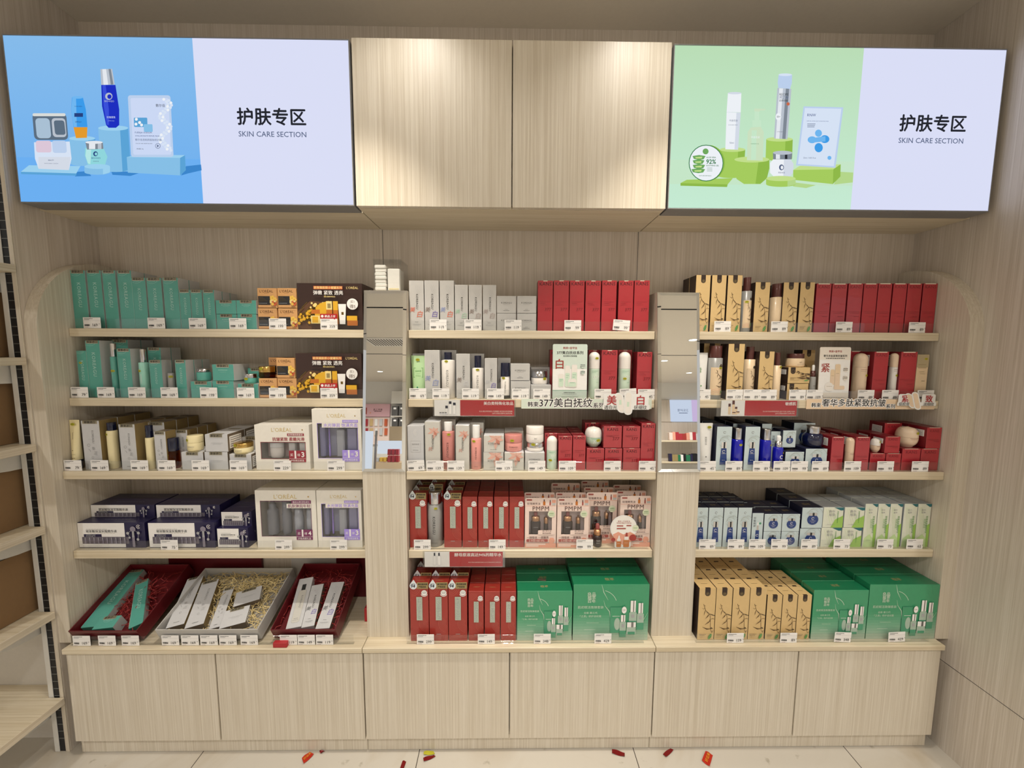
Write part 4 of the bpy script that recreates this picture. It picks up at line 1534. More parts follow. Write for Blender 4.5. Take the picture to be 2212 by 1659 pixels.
# arched side panels
for nm, x0, x1, lab in (('wall_left', XL, TI, 'left'), ('wall_right', 2.999, XR, 'right')):
    pts = [(YB - .001, ZC), (.024, ZC)]
    zt, ry, rz = 1.716, .215, .24
    for i in range(0, 13):
        a = PI / 2 * i / 12
        pts.append((.024 + ry - ry * math.cos(a), zt - rz + rz * math.sin(a)))
    pts.append((YB - .001, zt))
    m = MB()
    n = len(pts)
    V = [(x0 + .0005, y, z) for y, z in pts] + [(x1, y, z) for y, z in pts]
    m.add(V, [tuple(range(n)), tuple(range(2 * n - 1, n - 1, -1))], 'wood_v')
    m.add(V, [(i, (i + 1) % n, n + (i + 1) % n, n + i) for i in range(n)], 'wood_v')
    o = m.build('arched_side_panel')
    tag(o, 'beige wooden end panel with rounded top corner closing the ' + ('left' if lab == 'left' else 'right') + ' bay', 'panel', 'arched side panels')

# base cabinets
CABN = ['left', 'middle', 'right']
for k in range(3):
    x0, x1 = k + .0008, k + .9992
    m = MB()
    m.box(x0, x1, .019, YB - .001, .0585, .388, 'wood_v', .0004)
    o = m.build('base_cabinet')
    tag(o, 'low beige two door base cabinet under the %s bay' % CABN[k], 'cabinet', 'base cabinets')
    for j in range(2):
        a, b_ = k + .5 * j, k + .5 * (j + 1)
        slab('door', a + .0022, b_ - .0022, 0, .018, .0615, .3835 - (0 if j == 0 else 0), 'wood_v', o, .0008)
    slab('kick_plate', x0, x1, .0175, .03, .0015, .0582, 'wood_v', o, .0004)
    m = MB()
    m.box(x0 - (.004 if k == 0 else 0), x1 + (.004 if k == 2 else 0), -.0075, YB - .001, .3895, ZC - .0003, 'wood_h', .0015, T='wood_h')
    o = m.build('countertop')
    tag(o, 'pale wooden countertop slab of the %s bay' % CABN[k], 'countertop', 'countertops')

# upper cabinet between the two light boxes
m = MB()
m.box(1.013, 1.987, .056, YB - .001, ZUB + .0005, ZUT + .006, 'wood_v', .0004)
m.box(1.013, 1.987, .0555, YB - .001, ZUB - .001, ZUB + .018, 'wood_h', .0004)
up = m.build('upper_cabinet')
tag(up, 'beige two door upper cabinet between the two light boxes', 'cabinet')
for x0, x1 in ((1.0125, 1.4985), (1.5025, 1.9875)):
    slab('door', x0, x1, YU, .0545, ZUB, ZUT + .005, 'wood_v', up, .0008)

# soffits under the light boxes
for x0, x1, s in ((XL + .001, 1.009, 'left'), (1.991, XR - .001, 'right')):
    o = slab('soffit_board', x0, x1, YU + .064, YB - .001, ZUB, ZUB + .018, 'wood_h')
    tag(o, 'wooden soffit board behind the %s light box' % s, 'board', 'soffit boards')

# ------------------------------------------------------------------ light boxes
for nm, hx in [('g_sky', '93C1F0'), ('g_sky2', '6CAFF1'), ('g_b1', '86BFE6'), ('g_b2', '5BA3D6'), ('g_b3', '4A92CC'), ('g_b4', '9CD0EE'), ('g_shadow', '3D86CC'), ('g_royal', '1E2FC0'), ('g_royal2', '3A50D8'),
               ('g_silver', 'B9C1CC'), ('g_silver2', '7F8893'), ('g_silver3', 'E4E8EE'), ('g_sunblue', '3C9BEA'), ('g_sunblue2', '6FB6F0'), ('g_orange', 'E39A2E'), ('g_ice', 'D6E2F4'), ('g_ice2', 'BBCFEC'), ('g_pale', 'CBD8F4'),
               ('g_mint', '8FD6DC'), ('g_mint2', 'B5E6E4'), ('g_mirror', '5D6E80'), ('g_mirror2', 'A9C0D4'), ('g_frame', 'D9DCDA'), ('g_pinkish', 'DCC7D8'), ('g_ink', '26282F'), ('g_ink2', '5A6684'), ('g_navy', '28427E'),
               ('g_green', 'BEDFB8'), ('g_green2', 'C6E6C8'), ('g_lime', 'A5CC5E'), ('g_lime2', '8FB94A'), ('g_lime3', 'C3DE8C'), ('g_lime4', 'B4D68A'), ('g_dgreen', '2F7A45'), ('g_lawn', '6FA85E'), ('g_white', 'EDF1F6'), ('g_white2', 'D3DAE6'),
               ('g_clear', 'CBE0C0'), ('g_blue_dot', '3F9BE6'), ('g_blue_dot2', '6FB5EE'), ('g_red', 'C96A4A'), ('g_lilac', 'C9B0E8')]:
    glow(nm, hx, 1.0)
glow('g_sky_bg', '6DAFF0', 1.0, '86BBEA', ZUB, ZUT)
glow('g_green_bg', 'C6EBD4', 1.0, 'BADDB6', ZUB, ZUT)


class Art:
    def __init__(s, mb, sc, ox, oy):
        s.mb, s.sc, s.ox, s.oy, s.e = mb, sc, ox, oy, 0.0004

    def P(s, x, y):
        p = atY(s.ox + x / s.sc, s.oy + y / s.sc, YU)
        return p.x, p.z

    def poly(s, pts, mat):
        s.mb.add([(x, YU - s.e, z) for x, z in (s.P(*p) for p in pts)], [tuple(range(len(pts)))], mat)
        s.e += .00006

    def ell(s, cx, cy, rx, ry, mat, n=28):
        s.poly([(cx + rx * math.cos(2 * PI * i / n), cy + ry * math.sin(2 * PI * i / n)) for i in range(n)], mat)

    def rect(s, x0, y0, x1, y1, mat, lean=0):
        s.poly([(x0, y0), (x1, y0), (x1 + lean, y1), (x0 + lean, y1)], mat)

    def rr(s, x0, y0, x1, y1, r, mat, lean=0):
        s.poly([(x + lean * (y - y0) / (y1 - y0), y) for x, y in rr(x0, y0, x1, y1, r)], mat)

    def text(s, st, x0, x1, y, mat, bold=0, sp=1.0, rot=0):
        vs, fs, W, H = tmesh(st, bold if bold <= .02 else 0, sp)
        a, b_ = s.P(x0, y), s.P(x1, y)
        k = (b_[0] - a[0]) / W
        cx, cz = (a[0] + b_[0]) / 2, (a[1] + b_[1]) / 2
        for dx, dz in (((0, 0), (.0012, 0), (-.0012, 0), (0, .0012), (0, -.0012)) if sp > 1.015 and bold > .02 else ((0, 0),)):
            s.mb.add([(cx + k * x + dx, YU - s.e, cz + k * y_ + dz) for x, y_ in vs], fs, mat)
            s.e += .00001
        s.e += .00005

    def cyl(s, cx, y0, y1, r, ry, lo, hi, top, lean=0):
        s.poly([(cx - r, y0), (cx + r, y0), (cx + r + lean, y1)] + [(cx + lean + r * math.cos(a), y1 + ry * math.sin(a)) for a in [PI * i / 10 for i in range(1, 10)]] + [(cx - r + lean, y1)], lo)
        s.poly([(cx + r * .45, y0), (cx + r, y0), (cx + r + lean, y1), (cx + r * .45 + lean, y1 + ry * .9)], hi)
        s.ell(cx, y0, r, ry, top)


def light_box(x0, x1, side):
    m = MB()
    t = .0025
    m.box(x0, x1, YU + .006, YU + .063, ZUB - .0005, ZUT, 'housing_grey', .0005)
    o = m.build('light_box')
    fr = MB()
    for a in ((x0, x1, ZUT - t, ZUT), (x0, x1, ZUB, ZUB + t), (x0, x0 + t, ZUB + t, ZUT - t), (x1 - t, x1, ZUB + t, ZUT - t)):
        fr.box(a[0], a[1], YU - .001, YU + .006, a[2], a[3], 'housing_grey', .0004)
    fr.build('frame', o)
    tag(o, 'lit %s advertising light box with skin care products on the %s' % (('blue', 'left') if side == 'L' else ('green', 'right')), 'light box', 'light boxes')
    return o


lbl = light_box(-.026, 1.006, 'L')
xs = (atY(413.6, 84, YU).x + atY(440.8, 441, YU).x) / 2
m = MB()
A = Art(m, 2.8359, 0, 40)
x0, x1 = -.0235, 1.0035
m.add([(x0, YU, ZUB + .0035), (xs, YU, ZUB + .0035), (xs, YU, ZUT - .0035), (x0, YU, ZUT - .0035)], [(0, 1, 2, 3)], 'g_sky_bg')
m.add([(xs, YU, ZUB + .0035), (x1, YU, ZUB + .0035), (x1, YU, ZUT - .0035), (xs, YU, ZUT - .0035)], [(0, 1, 2, 3)], 'lb_white')
zfl = A.P(600, 855)[1]
m.add([(x0, YU - .0002, ZUB + .0035), (xs, YU - .0002, ZUB + .0035), (xs, YU - .0002, zfl), (x0, YU - .0002, zfl)], [(0, 1, 2, 3)], 'g_sky2')
A.poly([(1140, 905), (1232, 895), (1236, 930), (1150, 950), (1110, 962)], 'g_shadow')
A.poly([(470, 940), (540, 935), (560, 965), (460, 968)], 'g_shadow')
A.poly([(680, 930), (860, 945), (800, 965), (690, 958)], 'g_shadow')
A.cyl(505, 735, 890, 80, 14, 'g_b1', 'g_b2', 'g_b4', 8)                # plinths
A.cyl(695, 672, 925, 92, 16, 'g_b1', 'g_b2', 'g_b4', 16)
A.poly([(778, 850), (1135, 838), (1140, 930), (1105, 962), (785, 945)], 'g_b1')
A.poly([(778, 850), (845, 835), (1135, 838), (1105, 855)], 'g_b4')
A.poly([(1105, 855), (1135, 838), (1140, 930), (1105, 962)], 'g_b2')
A.poly([(130, 940), (180, 900), (495, 905), (470, 950)], 'g_b4')
A.poly([(130, 940), (470, 950), (470, 964), (133, 954)], 'g_b2')
A.rr(200, 582, 408, 745, 26, 'g_mirror', 14)                           # compact
A.rr(203, 582, 404, 600, 8, 'g_frame')
A.rr(218, 612, 306, 735, 22, 'g_mirror2', 12)
A.rr(318, 612, 402, 728, 20, 'g_silver', 10)
A.rr(332, 626, 396, 714, 14, 'g_mirror', 10)
A.poly([(212, 760), (430, 755), (442, 860), (425, 930), (240, 922), (218, 860)], 'g_ice')
A.rr(222, 750, 316, 822, 14, 'g_pinkish', 4)
A.rr(322, 750, 408, 825, 14, 'g_ice2', 6)
A.poly([(240, 850), (436, 850), (425, 930), (240, 922)], 'g_white2')
A.text('WHITE PEARL CUSHION', 275, 360, 890, 'g_ink2')
A.text('BEAUTY', 300, 335, 870, 'g_ink2', .02)
A.poly([(445, 485), (512, 485), (530, 560), (540, 668), (455, 668), (440, 560)], 'g_sunblue')   # sun lotion
A.poly([(447, 488), (470, 488), (475, 666), (456, 666), (441, 560)], 'g_sunblue2')
A.ell(480, 486, 34, 8, 'g_sunblue2')
A.poly([(455, 668), (540, 668), (537, 733), (470, 735)], 'g_orange')
A.rect(460, 582, 513, 605, 'g_navy')
A.text('SUNSCREEN', 462, 508, 541, 'g_navy')
A.text('SPF50+', 466, 505, 636, 'g_navy')
A.poly([(625, 410), (712, 410), (735, 560), (735, 655), (715, 672), (670, 672), (655, 655), (630, 540)], 'g_royal')   # blue bottle
A.poly([(632, 412), (652, 412), (672, 560), (672, 655), (660, 655), (640, 540)], 'g_royal2')
A.poly([(620, 314), (692, 312), (708, 408), (625, 410)], 'g_silver')
A.poly([(632, 314), (655, 313), (668, 409), (640, 410)], 'g_silver3')
A.poly([(670, 313), (684, 313), (700, 408), (684, 409)], 'g_silver2')
A.ell(672, 480, 22, 22, 'g_silver')
A.ell(676, 482, 13, 14, 'g_royal')
A.text('BIO•H2O', 646, 704, 510, 'g_silver')
A.text('抗皱紧致', 660, 712, 608, 'g_ice')
A.text('LOTION 120ml', 668, 706, 630, 'g_ice2')
A.poly([(528, 795), (640, 795), (664, 850), (650, 900), (600, 908), (545, 898), (526, 840)], 'g_mint')   # jar
A.poly([(535, 800), (565, 800), (560, 895), (545, 890), (530, 845)], 'g_mint2')
A.poly([(530, 762), (636, 762), (640, 802), (540, 806)], 'g_silver2')
A.rect(552, 764, 590, 803, 'g_silver3')
A.rect(606, 764, 628, 803, 'g_silver')
A.ell(583, 762, 53, 9, 'g_silver3')
A.ell(592, 832, 14, 15, 'g_navy')
A.ell(595, 833, 8, 9, 'g_mint')
A.text('BIO•H2O', 568, 622, 858, 'g_navy')
A.text('保湿修护霜', 578, 612, 878, 'g_ink2')
A.cyl(603, 910, 945, 78, 15, 'g_b1', 'g_b4', 'g_b4')
A.rr(790, 475, 1050, 852, 16, 'g_ice2', 20)                            # sachet
A.rr(806, 492, 1038, 838, 10, 'g_pale', 18)
rnd = random.Random(3)
for k in range(44):
    y = 500 + k * 7.3
    x = 1010 + 26 * math.sin(k * .33)
    A.ell(x + (k % 2) * 22, y, 9, 9, 'g_ice' if k % 3 else 'g_white', 12)
A.text('敷尔佳', 966, 1022, 541, 'g_ink')
A.rr(832, 615, 914, 672, 6, 'g_b2', 2)
A.rr(892, 655, 946, 702, 6, 'g_b1', 2)
for a, b_ in ((848, 625), (868, 645), (846, 655), (880, 660)):
    A.ell(a, b_, 9, 9, 'g_white', 12)
A.text('FUERJIA SODIUM', 840, 942, 708, 'g_navy')
A.text('HYALURONATE REPAIR MASK', 842, 990, 727, 'g_navy')
A.text('敷尔佳透明质酸钠修护膜', 842, 1002, 751, 'g_ink2')
A.text('FOR DRY AND SENSITIVE SKIN', 845, 945, 773, 'g_ink')
A.text('净含量: 25g', 850, 892, 806, 'g_ink')
A.ell(980, 788, 16, 16, 'g_ink2')
A.ell(980, 788, 13.5, 13.5, 'g_pale')
A.poly([(975, 780), (975, 797), (988, 788)], 'g_ink2')
A.text('护肤专区', 1463, 1880, 610, 'g_ink', .028, 1.02)
A.text('SKIN CARE SECTION', 1472, 1884, 717, 'g_ink2', .008, 1.02)
m.build('lit_panel', lbl)

lbr = light_box(1.994, 3.028, 'R')
m = MB()
A = Art(m, 2.8286, 1430, 60)
x0, x1 = 1.9965, 3.0255
xs = (atY(1430 + 1240 / 2.8286, 60 + 125 / 2.8286, YU).x + atY(1430 + 1147 / 2.8286, 60 + 1105 / 2.8286, YU).x) / 2
m.add([(x0, YU, ZUB + .0035), (xs, YU, ZUB + .0035), (xs, YU, ZUT - .0035), (x0, YU, ZUT - .0035)], [(0, 1, 2, 3)], 'g_green_bg')
m.add([(xs, YU, ZUB + .0035), (x1, YU, ZUB + .0035), (x1, YU, ZUT - .0035), (xs, YU, ZUT - .0035)], [(0, 1, 2, 3)], 'lb_white')
z0, z1 = A.P(600, 960)[1], A.P(600, 812)[1]
m.add([(x0, YU - .0002, z0), (xs, YU - .0002, z0), (xs, YU - .0002, z1), (x0, YU - .0002, z1)], [(0, 1, 2, 3)], 'g_green2')
A.poly([(1085, 880), (1168, 885), (1165, 945), (1050, 958)], 'g_lime4')
A.poly([(805, 945), (940, 962), (880, 980), (800, 970)], 'g_lime4')
A.cyl(430, 745, 905, 78, 14, 'g_lime', 'g_lime2', 'g_lime3', -10)
A.cyl(717, 682, 800, 81, 14, 'g_lime', 'g_lime2', 'g_lime3', -4)
A.poly([(440, 805), (655, 805), (655, 860), (640, 920), (600, 955), (500, 955), (455, 925), (440, 870)], 'g_lime')
A.poly([(590, 805), (655, 805), (655, 860), (640, 920), (600, 955), (570, 955)], 'g_lime2')
A.ell(548, 806, 107, 18, 'g_lime3')
A.poly([(800, 870), (1090, 835), (1088, 910), (1042, 956), (800, 930)], 'g_lime')
A.poly([(800, 870), (840, 845), (1090, 835), (1045, 866)], 'g_lime3')
A.poly([(1045, 866), (1090, 835), (1088, 910), (1042, 956)], 'g_lime2')
A.poly([(112, 950), (400, 958), (396, 974), (112, 966)], 'g_lime2')
A.poly([(112, 950), (150, 930), (432, 920), (400, 958)], 'g_lime')
A.ell(285, 826, 98, 108, 'g_lime2')                                    # aloe tub
A.ell(268, 828, 106, 112, 'g_dgreen')
A.ell(268, 828, 101, 107, 'g_white')
A.ell(265, 757, 18, 18, 'g_lawn')
for k, (cx, cy, w_) in enumerate(((225, 795, 40), (222, 822, 36), (224, 850, 38), (220, 876, 42))):
    A.poly([(cx - w_, cy - 10), (cx, cy - 16), (cx + w_, cy - 10), (cx + w_ * .7, cy + 10), (cx, cy + 14), (cx - w_ * .8, cy + 8)], 'g_lawn')
    A.poly([(cx - w_ * .6, cy - 3), (cx + w_ * .5, cy - 6), (cx + w_ * .4, cy + 5), (cx - w_ * .5, cy + 5)], 'g_lime3')
A.text('ALOE VERA', 269, 328, 794, 'g_dgreen', .02)
A.text('92%', 268, 328, 820, 'g_dgreen', .02)
A.text('SOOTHING GEL', 268, 346, 844, 'g_dgreen', .02)
A.text('NATURE REPUBLIC', 224, 300, 906, 'g_dgreen')
for k in range(3):
    A.rect(272, 858 + 9 * k, 305, 860 + 9 * k, 'g_dgreen')
A.poly([(400, 402), (482, 402), (478, 520), (392, 518)], 'g_white')    # white tall bottle
A.poly([(392, 518), (478, 522), (462, 748), (384, 745)], 'g_white2')
A.poly([(392, 520), (452, 522), (440, 746), (384, 745)], 'g_white')
A.ell(441, 403, 41, 7, 'g_white2')
A.text('半亩花田', 408, 458, 570, 'g_ink2')
A.text('SUNSCREEN SPRAY', 402, 460, 597, 'g_ink2')
A.text('50ml', 410, 436, 706, 'g_ink2')
A.poly([(540, 612), (600, 608), (618, 640), (612, 815), (515, 812), (520, 640)], 'g_clear')   # pump bottle
A.poly([(545, 630), (575, 630), (570, 808), (540, 808)], 'g_green2')
A.rect(548, 568, 602, 608, 'g_green2')
A.rect(562, 497, 590, 568, 'g_green2')
A.poly([(560, 497), (628, 499), (626, 508), (592, 510), (592, 516), (560, 514)], 'g_clear')
A.text('半亩花田', 540, 592, 672, 'g_white')
A.text('CLEANSING OIL', 538, 588, 712, 'g_dgreen')
A.poly([(700, 372), (786, 378), (762, 684), (680, 680)], 'g_silver')   # spray can
A.poly([(712, 374), (735, 375), (712, 682), (690, 681)], 'g_silver3')
A.poly([(752, 376), (772, 377), (750, 683), (730, 682)], 'g_silver2')
A.poly([(708, 292), (790, 292), (788, 345), (778, 378), (706, 372), (702, 340)], 'g_ice2')
A.ell(748, 292, 41, 8, 'g_ice')
A.text('RECIPE', 713, 768, 412, 'g_ink')
A.text('珂之秘', 712, 768, 430, 'g_ink2')
A.text('防晒喷雾', 712, 764, 450, 'g_ink')
A.ell(765, 470, 10, 10, 'g_red')
A.ell(706, 548, 17, 22, 'g_white')
A.text('50+', 696, 718, 548, 'g_ink')
A.text('UV PROTECT', 696, 734, 640, 'g_ink')
A.poly([(655, 830), (680, 800), (775, 800), (798, 835), (795, 890), (765, 922), (690, 925), (655, 890)], 'g_white')   # jar
A.poly([(740, 802), (775, 802), (798, 835), (795, 890), (765, 922), (735, 923)], 'g_white2')
A.poly([(672, 768), (790, 772), (786, 808), (674, 808)], 'g_silver2')
A.rect(690, 774, 715, 806, 'g_silver3')
A.rect(745, 776, 760, 806, 'g_ink')
A.ell(731, 768, 59, 12, 'g_silver')
A.ell(724, 857, 15, 18, 'g_ink2')
A.ell(727, 858, 8, 11, 'g_white')
A.text('雪莹保湿', 704, 744, 889, 'g_ink2')
A.cyl(720, 925, 960, 90, 16, 'g_lime', 'g_lime4', 'g_lime3')
A.poly([(858, 486), (1100, 492), (1052, 860), (812, 845)], 'g_ice2')   # sachet
A.poly([(866, 496), (1088, 501), (1042, 850), (824, 836)], 'g_ice')
A.text('RNW', 881, 933, 539, 'g_navy')
A.text('DEEP SEA WATER LIGHT HYDRATING MASK', 877, 1010, 576, 'g_navy')
for k in range(3):
    A.rect(880, 592 + 9 * k, 930 - 3 * k, 595 + 9 * k, 'g_ink2')
A.ell(948, 650, 21, 22, 'g_blue_dot2')
A.ell(909, 690, 27, 21, 'g_blue_dot2')
A.ell(986, 686, 28, 24, 'g_blue_dot')
A.ell(949, 738, 25, 28, 'g_blue_dot')
A.poly([(905, 680), (990, 668), (990, 700), (905, 708)], 'g_blue_dot2')
A.text('25ml / 0.85 fl.oz', 855, 932, 800, 'g_ink2')
A.ell(1014, 800, 12, 12, 'g_blue_dot2')
A.text('护肤专区', 1442, 1845, 590, 'g_ink', .028, 1.02)
A.text('SKIN CARE SECTION', 1434, 1828, 696, 'g_ink2', .008, 1.02)
m.build('lit_panel', lbr)

# ------------------------------------------------------------------ shelf boards and clear edge strips
for bay in 'LMR':
    xa, xb = BAY[bay]
    for row in range(1, 6):
        zt, yf = SHELF[row]
        if row < 5:
            m = MB()
            m.box(xa + .001, xb - .001, yf, YB - .001, zt - .0275, zt, 'wood_h', .0012)
            o = m.build('shelf_board')
            tag(o, 'pale wooden shelf board, %s of the %s' % (ROWN[row], BAYN[bay]), 'shelf', 'shelf boards')
        fa, fb = xa + .012, xb - (.012 if bay != 'M' else .012)
        if bay == 'L' and row < 5:
            fb = xb - .004
        if row == 5:
            fa, fb = xa + (.012 if bay == 'L' else -.0), xb - .035
        m = MB()
        m.box(fa, fb, yf + .006, yf + .0078, zt + .0004, zt + .033, 'acrylic', .0003)
        m.box(fa, fb, yf + .0079, yf + .018, zt + .0004, zt + .0014, 'acrylic', .0002)
        o = m.build('edge_strip')
        tag(o, 'clear acrylic edge strip along the %s of the %s' % (ROWN[row] if row < 5 else 'countertop', BAYN[bay]), 'edge strip', 'clear edge strips')

# ------------------------------------------------------------------ columns and mirrors
for k, (x0, x1, nm) in enumerate(((1.001, 1.1455, 'left and middle'), (2.001, 2.1455, 'middle and right'))):
    m = MB()
    prof = [(.044, ZC), (.044, 1.004), (.112, 1.615), (YB - .001, 1.615), (YB - .001, ZC)]
    n = len(prof)
    V = [(x0, y, z) for y, z in prof] + [(x1, y, z) for y, z in prof]
    m.add(V, [tuple(range(n)), tuple(range(n, 2 * n))] + [(i, (i + 1) % n, n + (i + 1) % n, n + i) for i in range(n)], 'wood_v')
    o = m.build('mirror_column')
    tag(o, 'beige column between %s bays carrying a tall mirror' % nm, 'column', 'mirror columns')
    a = math.atan2(.112 - .044, 1.615 - 1.004)
    L_ = math.hypot(.112 - .044, 1.615 - 1.004)
    w_ = x1 - x0
    b_, t0, t1 = .011, .003, .0065
    mm = MB()
    z0_, z1_ = .001, L_ - .001
    o_ = [(0, -t0, z0_), (w_, -t0, z0_), (w_, -t0, z1_), (0, -t0, z1_)]
    i_ = [(b_, -t1, z0_ + b_), (w_ - b_, -t1, z0_ + b_), (w_ - b_, -t1, z1_ - b_), (b_, -t1, z1_ - b_)]
    k_ = [(x, -.0006, z) for x, y, z in o_]
    mm.add(o_ + i_ + k_, [(4, 5, 6, 7)] + [(j, (j + 1) % 4, 4 + (j + 1) % 4, 4 + j) for j in range(4)], 'mirror_silver')
    mm.add(o_ + k_, [(j, (j + 1) % 4, 4 + (j + 1) % 4, 4 + j) for j in range(4)] + [(4, 5, 6, 7)], 'aluminium')
    mm.build('bevelled_mirror', o, (x0, .044, 1.004), (-a, 0, 0))

# ------------------------------------------------------------------ gondola shelving beside the left wall
o = slab('shelving_unit', -.9, -.104, .07, .082, .0, CEIL - .02, 'panel_white')
tag(o, 'white backed slotted shelving unit standing left of the alcove', 'shelving')
m = MB()
m.box(-.0585, XL - .0005, .0190, .0221, .001, CEIL - .02, 'wood_v', .0005)
m.build('side_post', o)
m = MB()
m.box(-.0965, -.0590, .022, .069, .001, CEIL - .02, 'slot_black', .0005)
z = .03
while z < 2.45:
    m.box(-.0785, -.0605, .0205, .0225, z + .02, z + .0225, 'slot_grey', .0004)
    z += .027
m.box(-.0965, -.0805, .0195, .0218, .001, CEIL - .02, 'steel_white', .0005)
m.build('slotted_upright', o)
GZ = [1.677, 1.389, 1.106, .833, .537, .2335]
GN = ['topmost', 'second highest', 'third highest', 'fourth highest', 'fifth highest', 'lowest']
for k, z in enumerate(GZ):
    zz = {0: 1.672, 1: 1.385, 2: 1.104, 3: .826, 4: .526, 5: .210}[k]
    m = MB()
    m.box(-.9, -.040, -.160, .0180, zz - .024, zz, 'wood_h', .0012, R='wood_d')
    m.box(-.9, -.0975, .0185, .0695, zz - .024, zz, 'wood_h', .0004)
    bo = m.build('shelf_board')
    tag(bo, 'pale plank on the white shelving at far left, %s of six' % GN[k], 'shelf', 'planks of the white shelving')
    m = MB()                                          # curved white bracket under the plank
    pts = [(.048, zz - .0245), (-.13, zz - .0245), (-.135, zz - .032)] + [(.035 - .15 * math.cos(math.radians(t)) ** .9, zz - .034 - .05 * math.sin(math.radians(t))) for t in range(10, 90, 13)] + [(.038, zz - .10), (.048, zz - .10)]
    n = len(pts)
    V = [(-.106, y, q) for y, q in pts] + [(-.1035, y, q) for y, q in pts]
    m.add(V, [tuple(range(n)), tuple(range(n, 2 * n))] + [(i, (i + 1) % n, n + (i + 1) % n, n + i) for i in range(n)], 'steel_white')
    m.build('bracket', bo)
for k, (zb, ht, xr, op, nm) in enumerate(((1.3855, .21, -.118, False, 'tall brown carton under the topmost plank at far left'), (1.1045, .195, -.121, False, 'closed brown carton at far left, beside third shelf'),
                                         (.8265, .20, -.116, False, 'brown carton at far left, beside fourth shelf'), (.5265, .215, -.112, True, 'open brown carton with grey insert at far left beside gift trays'))):
    m = MB()
    x0, y0, y1 = -.62, -.15, .046
    t = .004
    z0 = zb + .0008
    m.box(xr - t, xr, y0, y1, z0, z0 + ht, 'cardboard', .0006)
    m.box(x0, x0 + t, y0, y1, z0, z0 + ht, 'cardboard', .0006)
    m.box(x0 + t, xr - t, y0, y0 + t, z0, z0 + ht, 'cardboard', .0006)
    m.box(x0 + t, xr - t, y1 - t, y1, z0, z0 + ht, 'cardboard', .0006)
    m.box(x0 + t, xr - t, y0 + t, y1 - t, z0, z0 + t, 'cardboard', .0006)
    if not op:
        m.box(x0 + t, xr - t, y0 + t, y1 - t, z0 + ht - .012, z0 + ht - .008, 'cardboard_dark', .0006)
    o = m.build('storage_carton')
    tag(o, nm, 'carton', 'brown cartons on the white shelving')
    if op:
        m = MB()
        m.box(x0 + .1, xr - .03, y0 + .02, y1 - .02, z0 + .012, z0 + ht - .03, 'side_grey', .01)
        ins = m.build('grey_package')
        tag(ins, 'grey wrapped package lying inside the open brown carton', 'package')

# ================================================================== GOODS ON THE SHELVES
def place_of(bay, row):
    return '%s %s' % (BAYN[bay], ROWN[row])


def base(bay, row, px, dy, pyb):
    zt, yf = SHELF[row]
    Y = yf + .0205 + dy
    z = zt if pyb is None else atY(px, pyb, Y).z
    return Y, z


def C(bay, row, kind, runs, pyt, dy=0.0, pyb=None, rows=1, d=None, skip=0, variants=None, plain=False, desc=None, gap=.0012, rotz=0.0, note=None, bz=None):
    """a run of cartons; each (x0, x1) is the front face at its upper edge as seen in the photo"""
    K = KIND.get(kind)
    for i, (p0, p1) in enumerate(runs):
        Y, zb = base(bay, row, (p0 + p1) / 2, dy, pyb)
        if bz is not None:
            zb = bz
        a, b_ = atY(p0, pyt, Y), atY(p1, pyt, Y)
        lo, hi = BAY[bay][0] + .0015, BAY[bay][1] - .0015
        if row == 1 and bay == 'R' and p0 < 1540:
            lo = 2.0
        e0, e1 = atY(runs[0][0], pyt, Y).x, atY(runs[-1][1], pyt, Y).x      # keep the whole run inside its bay
        f0, f1 = max(e0, lo), min(e1, hi)
        k_ = (f1 - f0) / (e1 - e0)
        a.x, b_.x = f0 + (a.x - e0) * k_, f0 + (b_.x - e0) * k_
        w = b_.x - a.x - .0006
        h = (a.z + b_.z) / 2 - zb
        dd = d or w
        for r in range(rows):
            yc = Y + dd / 2 + r * (dd + gap)
            if yc + dd / 2 > YB - .002:
                break
            if r < skip:
                continue
            if kind.startswith('lor_g'):
                rec = lor_gift(kind[6:], w, h, dd)
            elif kind == 'pmpm':
                rec = pmpm(w, h, dd)
            else:
                rec = carton(kind, w, h, dd, plain, variants[i] if variants else None)
            o = make('gift_box' if rec[0][0] == 'gift_box' or kind in ('gset', 'lor_big') else 'carton', rec, ((a.x + b_.x) / 2, yc, zb + .0003), rotz)
            ds = desc or (K['desc'] if K else kind)
            reg(o, ds + (' ' + note if note else ''), place_of(bay, row), 'box', (a.x + b_.x) / 2, r, '%ss on the %s' % (ds, place_of(bay, row)) if (len(runs) > 1 or rows > 1) else None)


def Bt(bay, row, nm, rec, px0, px1, pyt, desc, cat, dy=0.0, pyb=None, rot=0.0, bz=None):
    """a round thing standing on the shelf or on a box; rec(w, h) builds it to measure"""
    zt, yf = SHELF[row]
    Y = yf + .0205 + dy
    pc = (px0 + px1) / 2
    r0, r1 = ray(px0, pyt + 20), ray(px1, pyt + 20)
    a0, a1 = math.atan2(r0.x, r0.y), math.atan2(r1.x, r1.y)
    be, de = (a0 + a1) / 2, (a1 - a0) / 2
    rho = (Y - CY) / (math.cos(be) - math.sin(de))
    r = rho * math.sin(de)
    Xc, Yc = CX + rho * math.sin(be), CY + rho * math.cos(be)
    w = 2 * r
    zb = zt if pyb is None else atY(pc, pyb, Yc).z
    if bz is not None:
        zb = bz
    h = atY(pc, pyt, Yc).z - zb
    Xc = min(max(Xc, BAY[bay][0] + r + .0015), BAY[bay][1] - r - .0015)
    o = make(nm, rec(w, h), (Xc, Yc, zb + .0003), rot)
    reg(o, desc, place_of(bay, row), cat, Xc)
    return o


def top_z(px, py, bay, row, dy=0.0):
    return atY(px, py, SHELF[row][1] + .0205 + dy).z


